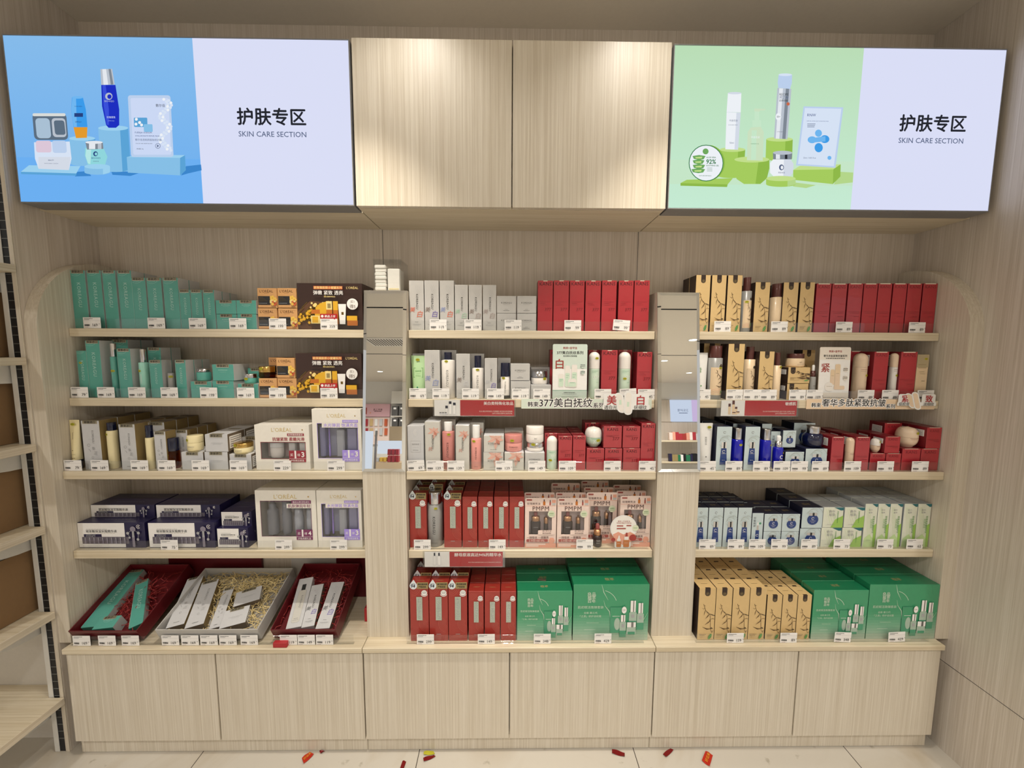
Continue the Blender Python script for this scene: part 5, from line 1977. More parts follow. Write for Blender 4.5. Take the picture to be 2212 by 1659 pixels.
# ---- left bay, top shelf
C('L', 1, 'teal', [(147.4, 179.5), (184, 214.5), (218, 247), (251.5, 282)], 584, rows=3, d=.049)
C('L', 1, 'teal', [(283, 313), (316, 347), (351, 383)], 600, rows=3, d=.047, desc='medium turquoise carton with foil seal')
C('L', 1, 'teal', [(386, 409.5), (411, 434.6), (437.7, 461.5)], 626, rows=3, d=.038, desc='small turquoise carton with foil seal')
C('L', 1, 'teal_cube', [(467, 510), (512, 553)], 679, d=.066, note='in the lower layer')
C('L', 1, 'teal_cube', [(465, 509), (509.6, 552.5)], 648.5, pyb=678.6, d=.066, note='in the upper layer')
C('L', 1, 'lor_s', [(556.5, 597.5), (600.5, 641.5)], 666.5, d=.064, note='in the lower layer')
C('L', 1, 'lor_s', [(555, 597), (598.5, 639.5)], 622.5, pyb=665.8, d=.064, note='in the upper layer')
C('L', 1, 'lor_big', [(640, 782)], 612, d=.115)
# ---- left bay, second shelf
C('L', 2, 'teal_bare', [(164.5, 184.5)], 758, d=.034)
C('L', 2, 'teal', [(183.5, 213.5)], 736, rows=3, d=.047, desc='tall turquoise carton with foil seal')
C('L', 2, 'teal', [(241, 275)], 734, dy=.05, rows=2, d=.049, desc='tall turquoise carton behind silver capped bottle')
Bt('L', 2, 'bottle', lambda w, h: bottle('teal', w, h, 'teal', 'silver', .245, .84, 'KOREAGU', 'teal_print', None, (.55, .62)), 236, 254.5, 742, 'turquoise bottle with tall silver cap', 'bottle', dy=.004)
C('L', 2, 'teal', [(251.5, 280)], 753.5, rows=1, d=.044, desc='medium turquoise carton beside turquoise bottle')
Bt('L', 2, 'bottle', lambda w, h: bottle('mintb', w, h, 'teal_light', 'silver', .27, .62, 'KOREAGU', 'paper', None, (.32, .72)), 297.5, 321, 754.5, 'pale mint bottle with silver cap', 'bottle', dy=.004)
C('L', 2, 'teal', [(321.5, 347.8)], 778, rows=1, d=.04, desc='small turquoise carton beside mint bottle')
C('L', 2, 'teal', [(318, 346)], 751, dy=.05, rows=3, d=.042, desc='turquoise carton behind small carton')
Bt('L', 2, 'bottle', lambda w, h: bottle('smok', w, h, 'frost_grey', 'film', .34, .9, None, 'paper', None, (.75, .80)), 360.5, 378, 778.5, 'grey green glass bottle with clear cap', 'bottle', dy=.006)
C('L', 2, 'teal', [(377.5, 399.5)], 777.5, rows=3, d=.036, desc='small turquoise carton beside clear capped bottle')
C('L', 2, 'teal_cube', [(411, 456)], 824, d=.062, desc='turquoise box under glass jar', rows=2)
zj = top_z(433, 823.5, 'L', 2)
Bt('L', 2, 'jar', lambda w, h: jar('tealj', w, h, 'teal', 'film', .38, None, 0, inner='silver'), 424, 457.5, 792.5, 'turquoise cream jar with clear lid', 'jar', dy=.004, bz=zj)
C('L', 2, 'teal_cube', [(458, 504)], 823.5, d=.085, note='lower of two')
C('L', 2, 'teal_cube', [(457.5, 503.5)], 787.5, pyb=822.6, d=.085, note='upper of two')
C('L', 2, 'teal_cube', [(513, 557)], 829.5, d=.05, desc='low turquoise box under tester jar')
C('L', 2, 'teal_cube', [(534.5, 570)], 795.5, dy=.055, d=.05, desc='turquoise box half hidden behind jars')
Bt('L', 2, 'jar', lambda w, h: jar('teals', w, h, 'teal', 'silver', .42, (.4, .36, 'body'), 0), 527.5, 557, 807.5, 'small turquoise jar with silver lid', 'jar', dy=.006, bz=top_z(535, 829.3, 'L', 2))
C('L', 2, 'lor_s', [(558.5, 597.5), (599, 640)], 817.5, d=.062, note='in the lower layer')
Bt('L', 2, 'jar', lambda w, h: jar('amberj', w, h, 'amber_glass', 'gold', .5, (.38, .70, 'lid'), 0, inner='gold'), 559, 596, 791.5, 'amber glass jar with gold lid', 'jar', dy=.003, bz=top_z(577, 817.3, 'L', 2))
C('L', 2, 'lor_s', [(596, 635.6)], 773.5, pyb=817.2, d=.052, note='stacked on top')
C('L', 2, 'lor_s', [(579.5, 620)], 772, dy=.058, d=.05, pyb=816, note='half hidden behind')
C('L', 2, 'lor_big', [(637.5, 781)], 763.5, d=.125)
# ---- left bay, third shelf
Bt('L', 3, 'tube', lambda w, h: tube('cream', w, h, 'cream_plastic', 'bio_side', .19, 'hyaluronic', 'kside', (.5, .86)), 140, 173.5, 907, 'cream squeeze tube on dark blue cap', 'tube', dy=-.004)
C('L', 3, 'kplain', [(174, 213)], 909, rows=3, d=.062, desc='tall grey carton with brown flank and foil seal')
Bt('L', 3, 'bottle', lambda w, h: bottle('creamb', w, h, 'cream_plastic', 'navy_cap', .17, .84, None, 'kside', None, (.25, .88)), 228.5, 255, 912.5, 'large cream bottle with navy cap', 'bottle', dy=.003)
C('L', 3, 'kplain', [(255, 290)], 917, rows=3, d=.058, desc='second tall grey carton with brown flank and foil seal')
Bt('L', 3, 'bottle', lambda w, h: bottle('creamc', w, h, 'cream_plastic', 'navy_cap', .28, .84, None, 'kside', None, None), 312, 333.6, 918.5, 'slim cream bottle with navy cap', 'bottle', dy=.003)
C('L', 3, 'kplain', [(318, 354)], 913, dy=.05, rows=3, d=.05, desc='grey carton behind slim cream bottle')
C('L', 3, 'kplain', [(331.5, 356.5)], 933, rows=1, d=.042, desc='narrow grey carton with foil seal')
C('L', 3, 'kplain', [(379, 403.5)], 929, dy=.045, rows=3, d=.045, desc='narrow grey carton behind amber glass bottle')
Bt('L', 3, 'bottle', lambda w, h: bottle('navyc', w, h, 'amber_glass', 'navy_cap', .42, 1.0, None, 'kside', None, (.2, .72)), 360.5, 389, 945.5, 'squat brown glass bottle with wide navy cap', 'bottle', dy=.004)
C('L', 3, 'kplain_cube', [(391, 438), (441, 491)], 977, d=.085, note='in the lower layer')
Bt('L', 3, 'jar', lambda w, h: jar('creamj', w, h, 'cream_plastic', 'cream_plastic', .45, (.22, .66, 'lid'), 0, text='KOREAGU'), 403.5, 441, 940, 'cream coloured jar with sticker', 'jar', dy=.004, bz=top_z(415, 976.5, 'L', 3))
C('L', 3, 'kplain_cube', [(441.5, 491)], 938.5, pyb=976, d=.085, rows=2, note='in the upper layer')
C('L', 3, 'kplain_cube', [(496, 542.5)], 982, d=.06, desc='low grey box with brown flank under gold jar')
Bt('L', 3, 'jar', lambda w, h: jar('goldj', w, h, 'cream_plastic', 'gold', .42, (.3, .72, 'lid'), 0, text='KOREAGU', inner='gold'), 505, 549, 955, 'low cream jar with gold lid', 'jar', dy=.002, bz=top_z(520, 981.6, 'L', 3))
C('L', 3, 'kplain_cube', [(520, 566)], 944, dy=.07, d=.07, desc='grey box half hidden behind gold jar')
C('L', 3, 'lor_g_red', [(548.5, 666.5)], 918, d=.082, rows=2, desc='wide white gift box with red panel and window')
C('L', 3, 'lor_g_lilac', [(672.5, 779)], 884, d=.085, desc='tall white gift box with lilac panel and window')
# ---- left bay, fourth shelf
C('L', 4, 'amp', [(154, 304.5), (313, 462.5)], 1129, d=.052, rows=4, note='lower layer')
C('L', 4, 'amp', [(175.5, 323), (327, 474.5)], 1090.5, dy=.047, pyb=1120.6, d=.052, rows=3, note='upper layer')
C('L', 4, 'amp_s', [(468.5, 535)], 1141.5, d=.04, rows=4, note='lower layer')
C('L', 4, 'amp_s', [(477.5, 542.5)], 1105.5, dy=.022, pyb=1140, d=.04, rows=4, note='upper layer')
C('L', 4, 'lor_g_plum', [(549.5, 681)], 1059.5, d=.09, rows=2, desc='white gift box with plum panel and window')
C('L', 4, 'lor_g_lilac', [(682.5, 779.5)], 1059.5, d=.09, rows=2, desc='white gift box with lilac panel and window')

# ---- middle bay, top shelf
V1 = [(('mei_a', 'mei_orange'), ('mei_b', 'mei_a')), (('mei_a', 'mei_a'), ('mei_b', 'mei_violet')), (('mei_a', 'mei_blue'), ('mei_b', 'mei_orange'))]
V2 = [(('mei_a', 'mei_green'), ('mei_b', 'mei_a')), None, (('mei_a', 'mei_b'), ('mei_b', 'mei_b'))]
C('M', 1, 'kgrey', [(881.5, 914), (915.3, 947), (949, 980.5)], 606, rows=2, d=.048, variants=V1, desc='tall film wrapped grey carton with brush characters')
C('M', 1, 'kgrey', [(982, 1010.8), (1012.6, 1041), (1042.8, 1072)], 615.5, d=.045, variants=V2, desc='shorter film wrapped grey carton with brush characters')
C('M', 1, 'kcube', [(1073, 1115.2), (1116.8, 1158.5)], 677.2, d=.066, note='in the lower layer')
C('M', 1, 'kcube', [(1073, 1115.2), (1116.8, 1158.8)], 639.2, pyb=676.6, d=.066, note='in the upper layer')
C('M', 1, 'kans', [(1162, 1194.8), (1196.4, 1229.6), (1231.2, 1263.3), (1265.5, 1298.8), (1300.7, 1333), (1336.8, 1369.5), (1371, 1404.3)], 606.2, d=.05)
# ---- middle bay, second shelf
C('M', 2, 'purify', [(889.5, 917)], 764, dy=.05, d=.04, desc='grey carton behind green tube')
Bt('M', 2, 'tube', lambda w, h: tube('green', w, h, 'mint', 'mint', .06, 'x', 'leaf', (.46, .86), True), 882.8, 916.5, 768, 'light green squeeze tube with framed label', 'tube', dy=.004)
C('M', 2, 'kgrey', [(916.5, 949.5)], 756.5, d=.048, variants=[(('mei_a', 'mei_blue'), ('mei_b', 'mei_a'))], desc='tall grey carton beside green tube')
C('M', 2, 'kgrey', [(954, 986)], 756.2, dy=.052, d=.05, desc='tall grey carton behind large white bottle')
Bt('M', 2, 'bottle', lambda w, h: bottle('pw1', w, h, 'pearl', 'navy_cap', .16, .56, 'KOREAGU', 'grey_ink', None, (.44, .93)), 953, 983, 761, 'large white bottle with short navy cap', 'bottle')
C('M', 2, 'kgrey', [(985.2, 1015)], 764.5, d=.045, variants=[(('mei_b', 'kgrey_b'),)], desc='grey carton between the white bottles')
C('M', 2, 'kgrey', [(1017, 1046)], 764, dy=.045, d=.05, desc='grey carton behind middle white bottle')
Bt('M', 2, 'bottle', lambda w, h: bottle('pw2', w, h, 'pearl', 'navy_cap', .28, .58, 'KOREAGU', 'grey_ink', None, (.5, .90)), 1019.6, 1045, 768.5, 'white bottle with tall navy cap', 'bottle')
C('M', 2, 'kgrey', [(1046.8, 1074)], 774, d=.042, variants=[(('mei_a', 'kgrey_b'), ('mei_b', 'mei_violet'))], desc='small grey carton with faint brush character')
C('M', 2, 'kgrey', [(1075, 1103)], 773.3, dy=.045, d=.05, desc='small grey carton behind short white bottle')
Bt('M', 2, 'bottle', lambda w, h: bottle('pw3', w, h, 'pearl', 'navy_cap', .38, 1.0, 'KOREAGU', 'grey_ink', ('film', .09), (.3, .88)), 1081.5, 1101.7, 784, 'short white bottle with wide navy cap', 'bottle')
C('M', 2, 'kcube', [(1103.2, 1146)], 823, d=.066, note='lower of two')
C('M', 2, 'kcube', [(1103, 1145)], 786, pyb=822, d=.066, note='upper of two')
C('M', 2, 'kcube', [(1147, 1191)], 831.5, d=.066, desc='grey cube box under clear jar')
C('M', 2, 'kcube', [(1146.5, 1189)], 793.5, dy=.068, d=.06, desc='grey cube box behind clear jar')
Bt('M', 2, 'jar', lambda w, h: jar('clearj', w, h, 'pearl', 'film', .56, (.8, .3, 'body'), 0, inner='silver'), 1147, 1182.7, 798, 'white jar with clear lid over silver', 'jar', dy=.003, bz=top_z(1165, 831.3, 'M', 2))
C('M', 2, 'kans', [(1188.5, 1220), (1272, 1298.5)], 756, dy=.05, d=.05, desc='red carton behind green bottle and sign')
Bt('M', 2, 'bottle', lambda w, h: capsule('gr1', w, h, 'pearl', 'mint_pale', .36, '377', 'paper', (.62, .84)), 1271.5, 1296, 760, 'pale green capsule bottle beside sign card', 'bottle')
C('M', 2, 'kans', [(1300.3, 1334.6)], 756.5, d=.05, desc='film wrapped red carton between green bottles')
C('M', 2, 'kans', [(1336, 1366)], 756, dy=.052, d=.05, desc='red carton behind second green bottle')
Bt('M', 2, 'bottle', lambda w, h: capsule('gr2', w, h, 'pearl', 'mint_pale', .36, '377', 'paper', (.42, .41)), 1335.6, 1362.6, 760, 'pale green capsule bottle beside mirror side red cartons', 'bottle')
C('M', 2, 'kans', [(1377, 1409.8)], 760.5, d=.054, desc='red carton at the end next to mirror')
# ---- middle bay, third shelf
C('M', 3, 'purify', [(876.5, 914.5)], 919.5, d=.05, rows=3)
C('M', 3, 'flower', [(917.3, 950)], 911, d=.05, rows=2, desc='tall grey carton with pink flower print')
C('M', 3, 'flower', [(953, 984)], 905.5, dy=.052, d=.05, rows=2, desc='grey flower carton behind large pink bottle')
Bt('M', 3, 'bottle', lambda w, h: bottle('pk1', w, h, 'pink_dark', 'white', .19, .64, 'KOREAGU', 'pm_ink', None, (.6, .9)), 954.8, 982, 911, 'large pink bottle with white cap', 'bottle')
C('M', 3, 'flower', [(983.8, 1013.6)], 918.5, d=.045, rows=2, desc='shorter grey carton with pink flower print')
C('M', 3, 'flower', [(1016, 1044.7)], 913, dy=.048, d=.045, rows=2, desc='grey flower carton behind slim pink bottle')
Bt('M', 3, 'bottle', lambda w, h: bottle('pk2', w, h, 'pink_plastic', 'white', .29, .70, 'KOREAGU', 'pm_ink', None, (.3, .88)), 1017.3, 1040, 918, 'slim pink bottle with tall white cap', 'bottle')
C('M', 3, 'flower_cube', [(1044.3, 1087.8)], 978, d=.06, note='lower of two')
C('M', 3, 'flower_cube', [(1044.8, 1088.8)], 941, pyb=977, d=.06, rows=2, note='upper of two')
C('M', 3, 'flower_cube', [(1089.6, 1132)], 978, d=.06, desc='grey flower cube box under pink jar')
C('M', 3, 'flower_cube', [(1089.6, 1131)], 931, dy=.064, d=.06, desc='grey flower cube box behind pink jar')
Bt('M', 3, 'jar', lambda w, h: jar('pinkj', w, h, 'pink_plastic', 'pink_dark', .46, (.42, .62, 'lid'), 0, text='KOREAGU', ink='pm_ink'), 1090, 1127.8, 937, 'pink jar with dusty pink lid', 'jar', dy=.003, bz=top_z(1110, 977.6, 'M', 3))
C('M', 3, 'kcube', [(1134.3, 1176.4)], 978, d=.062, desc='grey cube box under two stacked white jars')
zj = top_z(1155, 977.6, 'M', 3)
Bt('M', 3, 'jar', lambda w, h: jar('wj1', w, h, 'pearl', 'silver', .52, (.35, .74, 'lid'), 0), 1137.5, 1174, 954.5, 'white jar with silver lid, lower of stack', 'jar', dy=.004, bz=zj)
Bt('M', 3, 'jar', lambda w, h: jar('wj2', w, h, 'pearl', 'pearl', .45, None, 0, text='净白'), 1136.6, 1174.4, 919.5, 'white jar stacked on silver lidded jar', 'jar', dy=.004, pyb=954)
C('M', 3, 'kans', [(1176.8, 1204)], 936, dy=.034, d=.04, rows=3, desc='red carton behind small green bottle')
Bt('M', 3, 'bottle', lambda w, h: capsule('gr3', w, h, 'pearl', 'mint_pale', .42, '377', 'paper', (.3, .26)), 1181, 1203.8, 941.5, 'small green capsule bottle', 'bottle')
C('M', 3, 'kans', [(1206.8, 1236.4), (1237.8, 1266)], 942, d=.04, rows=4, desc='short film wrapped red carton')
C('M', 3, 'kans_cube', [(1267.3, 1305.6)], 968.7, d=.058, desc='bright red cube box under round green jar')
C('M', 3, 'kans_cube', [(1306.8, 1344.8), (1346.2, 1383.5)], 968.7, d=.06, rows=2, note='in the lower layer')
C('M', 3, 'kans_cube', [(1304.2, 1344), (1345.7, 1384)], 921.6, pyb=967.6, d=.06, rows=2, note='in the upper layer')
Bt('M', 3, 'jar', lambda w, h: dome_jar('grj', w, h, 'mint_pale', 'pearl'), 1263, 1301, 921, 'round pale green jar with domed white lid', 'jar', dy=.004, bz=top_z(1286, 968.2, 'M', 3))
C('M', 3, 'kans_cube', [(1264, 1300)], 913.5, dy=.066, d=.06, desc='red cube box behind round green jar')
C('M', 3, 'kans', [(1386, 1418.4)], 915, d=.056, rows=2, desc='tall red carton next to mirror')
# ---- middle bay, fourth shelf
C('M', 4, 'r94', [(880.3, 918.5), (957.3, 996.5)], 1071.5, d=.054, rows=3, desc='tall brick red carton with drop topper')
C('M', 4, 'r94', [(927, 957)], 1052, dy=.052, d=.05, rows=2, desc='brick red carton with drop topper behind bottle')
Bt('M', 4, 'bottle', lambda w, h: bottle('red94', w, h, 'frost_grey', 'silver', .22, .82, 'KOREAGU', 'ink', None, (.62, .90), shoulder=.05), 923, 956.5, 1060, 'frosted grey bottle with chrome cap', 'bottle')
C('M', 4, 'r94s', [(998.3, 1031), (1032.6, 1065.2), (1067, 1099), (1100.2, 1132.8)], 1073, d=.046, rows=4)
C('M', 4, 'pmpm', [(1134.2, 1202.6), (1204.2, 1273)], 1075.8, d=.05, desc='pink gift box with two dropper bottles in window', rows=2)
C('M', 4, 'pmpm', [(1267.5, 1334)], 1063.8, dy=.030, d=.05, rows=2, desc='pink gift box set back behind loose dropper bottle')
C('M', 4, 'pmpm', [(1340.6, 1408.6)], 1071.5, dy=.006, d=.05, rows=2, desc='pink gift box behind round card')
C('M', 4, 'pmpm', [(1191, 1253)], 1043.5, dy=.112, d=.05, desc='pink gift box at the back, left of centre')
C('M', 4, 'pmpm', [(1255.5, 1315)], 1038.5, dy=.135, d=.05, desc='pink gift box at the back, centre')
C('M', 4, 'pmpm', [(1324.8, 1386)], 1047.5, dy=.11, d=.05, desc='pink gift box at the back, near mirror column')
# ---- middle bay, countertop
C('M', 5, 'r94', [(884.8, 925.3), (926.4, 967), (968.2, 1008.8)], 1264.5, d=.056, rows=3, desc='tall brick red carton with drop topper')
C('M', 5, 'r94s', [(1011.7, 1045), (1046.7, 1080.4), (1081.8, 1115)], 1277.6, d=.048, rows=3)
C('M', 5, 'gset', [(1117.3, 1237)], 1276.8, d=.052, rows=3, desc='smaller green gift set box')
C('M', 5, 'gset', [(1239.2, 1403.5)], 1262.6, d=.062, rows=3)
m = MB()
m.box(0, .030, 0, .011, 0, .003, 'kside_dark', .0004)
p = atY(1188, 1250, .092)
o = m.build('wooden_chip', None, (1.60, .083, atY(1177, 1276.8, .0255).z + .0016), (.0, .0, -.12))
tag(o, 'small brown strip lying on top of the smaller green gift box', 'strip')

# ---- right bay, top shelf
C('R', 1, 'tan', [(1504.5, 1535.8), (1539, 1570.3), (1573, 1604.6)], 594.4, d=.05, rows=2, desc='tall tan carton with brown twig print')


def bot_tan(lf):
    for k in range(14):
        lf.rect(k / 14, .10, (k + 1) / 14 + .002, .77, 'tan_plastic')
        lf.e -= lf.st
    lf.e += lf.st
    lf.ell(.72, .8, .17, 'paper')
    lf.ell(.72, .8, .15, 'tan_side')
    lf.arc(.72, .8, .10, 0, 360, .0006, 'khaki')
    twig(lf, .85, .15, .12)
    for k in range(3):
        lf.arc(.45, .08, .28 + .12 * k, 30, 150, .0008, 'pm_peach')


Bt('R', 1, 'bottle', lambda w, h: bottle('grb', w, h, 'frost_grey', 'cap_brown', .245, .72, None, 'twig', None, (.3, .70), shoulder=.04, label=bot_tan), 1601.5, 1625.5, 600, 'grey shouldered bottle with brown cap', 'bottle', dy=.002)
C('R', 1, 'tan', [(1633, 1664.5), (1693.8, 1726.3), (1730.2, 1761.4)], 610, d=.048, rows=2, desc='shorter tan carton with brown twig print')
Bt('R', 1, 'bottle', lambda w, h: bottle('whb', w, h, 'tan_plastic', 'cap_brown', .27, .84, None, 'twig', None, (.88, .92), shoulder=.03), 1663.5, 1690.5, 614, 'white to cream bottle with brown cap', 'bottle', dy=.002)
C('R', 1, 'kans_r', [(1765, 1798.5), (1800.5, 1834.5), (1837.2, 1870.5), (1872.2, 1903.6), (1905, 1936), (1938.8, 1970), (1971.8, 2004), (2007, 2039)], 612.5, d=.05)
# ---- right bay, second shelf
Bt('R', 2, 'tube', lambda w, h: tube('whitet', w, h, 'white', 'white', .06, 'aloe', 'leaf', None), 1498, 1530.5, 762, 'white squeeze tube half hidden by mirror', 'tube', dy=.002)
C('R', 2, 'tan', [(1521.5, 1556)], 742, dy=.06, d=.05, plain=True, desc='brown sided carton behind wide brown capped bottle')
Bt('R', 2, 'bottle', lambda w, h: bottle('wideb', w, h, 'frost_grey', 'cap_brown', .225, .88, None, 'twig', None, (.68, .73), shoulder=.03, label=bot_tan), 1529, 1562, 747, 'wide cream bottle with brown cap', 'bottle')
C('R', 2, 'tan', [(1574.3, 1610)], 743, d=.052, desc='tall tan carton between brown capped bottles')
Bt('R', 2, 'bottle', lambda w, h: bottle('widec', w, h, 'tan_plastic', 'cap_brown', .24, .72, None, 'twig', None, None, shoulder=.03, label=bot_tan), 1607.5, 1632.8, 749, 'cream bottle with brown cap behind tan carton', 'bottle', dy=.012)
C('R', 2, 'tan', [(1642.2, 1673.8)], 759.3, d=.048, desc='shorter tan carton beside slim white bottle', rows=2)
Bt('R', 2, 'bottle', lambda w, h: bottle('slimw', w, h, 'tan_plastic', 'cap_brown', .27, .62, None, 'twig', None, (.7, .92), shoulder=.03), 1670, 1689, 762, 'slim white bottle with brown cap', 'bottle')
C('R', 2, 'tan_cube', [(1701, 1747)], 829, d=.07, note='lower of two')
C('R', 2, 'tan_cube', [(1703.8, 1751)], 793.6, pyb=828.2, d=.07, note='upper of two')


def jar_tan(w, h):
    return jar('tanj', w, h, 'tan_plastic', 'cap_brown', .36, None, 0, lidw=.92, text='水乳', ink='twig')


Bt('R', 2, 'jar', jar_tan, 1696, 1738.5, 764, 'flat cream jar with brown lid on tan box', 'jar', dy=.004, bz=top_z(1727, 793.2, 'R', 2))
C('R', 2, 'tan', [(1734.5, 1762)], 756, dy=.075, d=.045, desc='small tan carton behind white dropper bottle')
Bt('R', 2, 'bottle', lambda w, h: dropper('tand', w, h, 'frost_grey', 'cap_brown', 'white', .66, .16, None, 'twig', None), 1748.5, 1764, 788, 'small dropper bottle with white bulb', 'bottle')
Bt('R', 2, 'bottle', lambda w, h: capsule('be1', w, h, 'beige_plastic', 'beige_plastic', .30, None, 'paper', (.72, .50)), 1842, 1875.5, 763, 'tall beige capsule bottle beside cream sign', 'bottle')
C('R', 2, 'kans_r', [(1838.5, 1862)], 758.5, dy=.06, d=.05, desc='crimson carton behind beige capsule bottle')
C('R', 2, 'kans_r', [(1890, 1921.5), (1948, 1983)], 760.3, d=.06, rows=2)
Bt('R', 2, 'bottle', lambda w, h: capsule('be2', w, h, 'beige_plastic', 'pearl', .30, None, 'paper', (.68, .50)), 1920.5, 1941, 763, 'slim beige capsule bottle between crimson cartons', 'bottle', dy=.004)
m = MB()
paint('olive_beige', 'B9A987', .4, 0, .3)


def cream_carton(w, h, d):
    m = MB()
    m.box(-w / 2, w / 2, -d / 2, d / 2, 0, h, 'tan_plastic', .0007, R='olive_beige', L='olive_beige')
    f = Fr(m, flat(-w / 2, -d / 2, 0), w, h)
    f.rect(0, .72, 1, 1, 'olive_beige')
    f.bars(.1, .8, .78, .0012, 'kside', 1)
    f.line([(.08, .71), (.85, .71)], .0012, 'twig')
    f.bars(.25, .7, .62, .0012, 'kside', 2)
    f.bars(.3, .75, .58, .001, 'kside', 3)
    f.bars(.5, .8, .42, .0015, 'twig', 4)
    return [('carton', m.mesh('carton'), -1, None), ('tester_sticker', tester(flat(.1 * w, -d / 2, .88 * h), .006), 0, 'yellow tester sticker')]


Y = SHELF[2][1] + .0205
a, b_ = atY(1983.5, 766, Y), atY(2008.5, 766, Y)
o = make('carton', cream_carton(b_.x - a.x - .0006, a.z - SHELF[2][0], .03), ((a.x + b_.x) / 2, Y + .0155, SHELF[2][0] + .0003))
reg(o, 'slim cream carton at the end of the row', place_of('R', 2), 'box', a.x)
# ---- right bay, third shelf
Bt('R', 3, 'tube', lambda w, h: tube('whitev', w, h, 'white', 'white', .05, '滋润补水', 'grey_ink', (.68, .88)), 1509, 1541, 914, 'white squeeze tube with vertical characters', 'tube', dy=.0)
C('R', 3, 'bio', [(1549.8, 1582.3), (1611.3, 1643.3)], 922.3, d=.05, rows=4)
C('R', 3, 'bio', [(1584, 1606), (1647, 1668)], 915.5, dy=.054, d=.05, rows=3, desc='pale blue carton behind blue bottle')


def lab_bio(lf):
    lf.arc(.62, .58, .18, 20, 320, .0022, 'paper', 14)
    lf.text('BIO•H2O', .62, .44, .5, 'pale_ink', 0, .01)
    lf.bars(.4, .8, .2, .001, 'pale_ink', 1)


Bt('R', 3, 'bottle', lambda w, h: bottle('blue1', w, h, 'blue_glass', 'silver', .27, .82, None, 'paper', None, (.58, .80), taper=.12, shoulder=.12, label=lab_bio), 1579.5, 1606, 924, 'royal blue bottle with chrome cap', 'bottle')
Bt('R', 3, 'bottle', lambda w, h: bottle('blue1', w, h, 'blue_glass', 'silver', .27, .82, None, 'paper', None, (.86, .80), taper=.12, shoulder=.12, label=lab_bio), 1641, 1667, 926, 'royal blue bottle with chrome cap', 'bottle', dy=.002)
C('R', 3, 'bio_drop', [(1666.3, 1692)], 932, dy=.036, d=.04, rows=3, desc='pale blue carton behind blue dropper bottle')
Bt('R', 3, 'bottle', lambda w, h: dropper('blued', w, h, 'blue_glass', 'silver', 'white', .66, .16, (.86, .72), 'paper', lab_bio), 1669.5, 1693.5, 940, 'royal blue dropper bottle with white bulb', 'bottle')
C('R', 3, 'bio_cube', [(1697.3, 1737.8)], 976.3, d=.055, desc='small pale blue cube box in lower layer')
C('R', 3, 'bio_cube', [(1692.3, 1720.8)], 930.3, dy=.022, pyb=966.5, d=.055, rows=2, desc='small pale blue cube box in upper layer')
C('R', 3, 'bio_cube', [(1692, 1730)], 967.3, dy=.06, d=.06, desc='small pale blue cube box under upper layer')
C('R', 3, 'bio_cube', [(1741.2, 1788)], 970, d=.07, desc='large pale blue cube box under navy jar')
C('R', 3, 'bio_cube', [(1716, 1762)], 914, dy=.076, pyb=965, d=.066, desc='pale blue cube box behind navy jar')
C('R', 3, 'bio_cube', [(1718, 1764)], 965.4, dy=.076, d=.066, desc='pale blue cube box under the rear cube')


def navy_jar(w, h):
    rec = jar('navyj', w, h, 'navy_glass', 'silver', .34, (.9, .36, 'body'), 1, lidw=.66)
    return rec


Bt('R', 3, 'jar', navy_jar, 1731, 1781, 919.5, 'round navy glass jar with silver lid', 'jar', dy=.003, bz=top_z(1765, 969.6, 'R', 3))
C('R', 3, 'kans_r', [(1798, 1825), (1850.3, 1881)], 944, d=.056, rows=3, desc='short crimson carton with cream top tab')
Bt('R', 3, 'bottle', lambda w, h: capsule('be3', w, h, 'beige_plastic', 'beige_plastic', .45, None, 'paper', (.65, .22)), 1825, 1847, 945, 'short beige capsule bottle', 'bottle', dy=.004)
C('R', 3, 'kans_rc', [(1880.5, 1913.6), (1915, 1947.6)], 979.8, d=.054, rows=2, note='lower layer, middle')
C('R', 3, 'kans_rc', [(1913.6, 1946)], 943.6, pyb=979, d=.056, rows=2, note='upper layer, middle')
Bt('R', 3, 'jar', lambda w, h: dome_jar('be5', w, h, 'beige_plastic', 'pearl', ink='kred_dark', text=None), 1878, 1902, 946.5, 'small round beige jar on crimson box', 'jar', dy=.006, bz=top_z(1898, 979.4, 'R', 3))
C('R', 3, 'kans_rc', [(1950, 1989.8)], 969.6, d=.062, desc='crimson cube box under large beige jar')
C('R', 3, 'kans_rc', [(1990.8, 2030)], 969.6, d=.062, rows=2, note='lower layer by panel')
C('R', 3, 'kans_rc', [(2004, 2041.8)], 923.7, pyb=969, d=.062, rows=2, note='upper layer by panel')
Bt('R', 3, 'jar', lambda w, h: dome_jar('be6', w, h, 'beige_plastic', 'beige_plastic', ink='kred_dark', text=None), 1932, 1985.5, 921, 'large round beige jar on crimson boxes', 'jar', dy=.004, bz=top_z(1970, 969.2, 'R', 3))
C('R', 3, 'kans_rc', [(1912, 1949)], 914.5, dy=.068, pyb=962, d=.06, desc='crimson cube box behind large beige jar')
C('R', 3, 'kans_rc', [(1913, 1949)], 962.4, dy=.068, d=.06, desc='crimson cube box under the rear crimson cube')
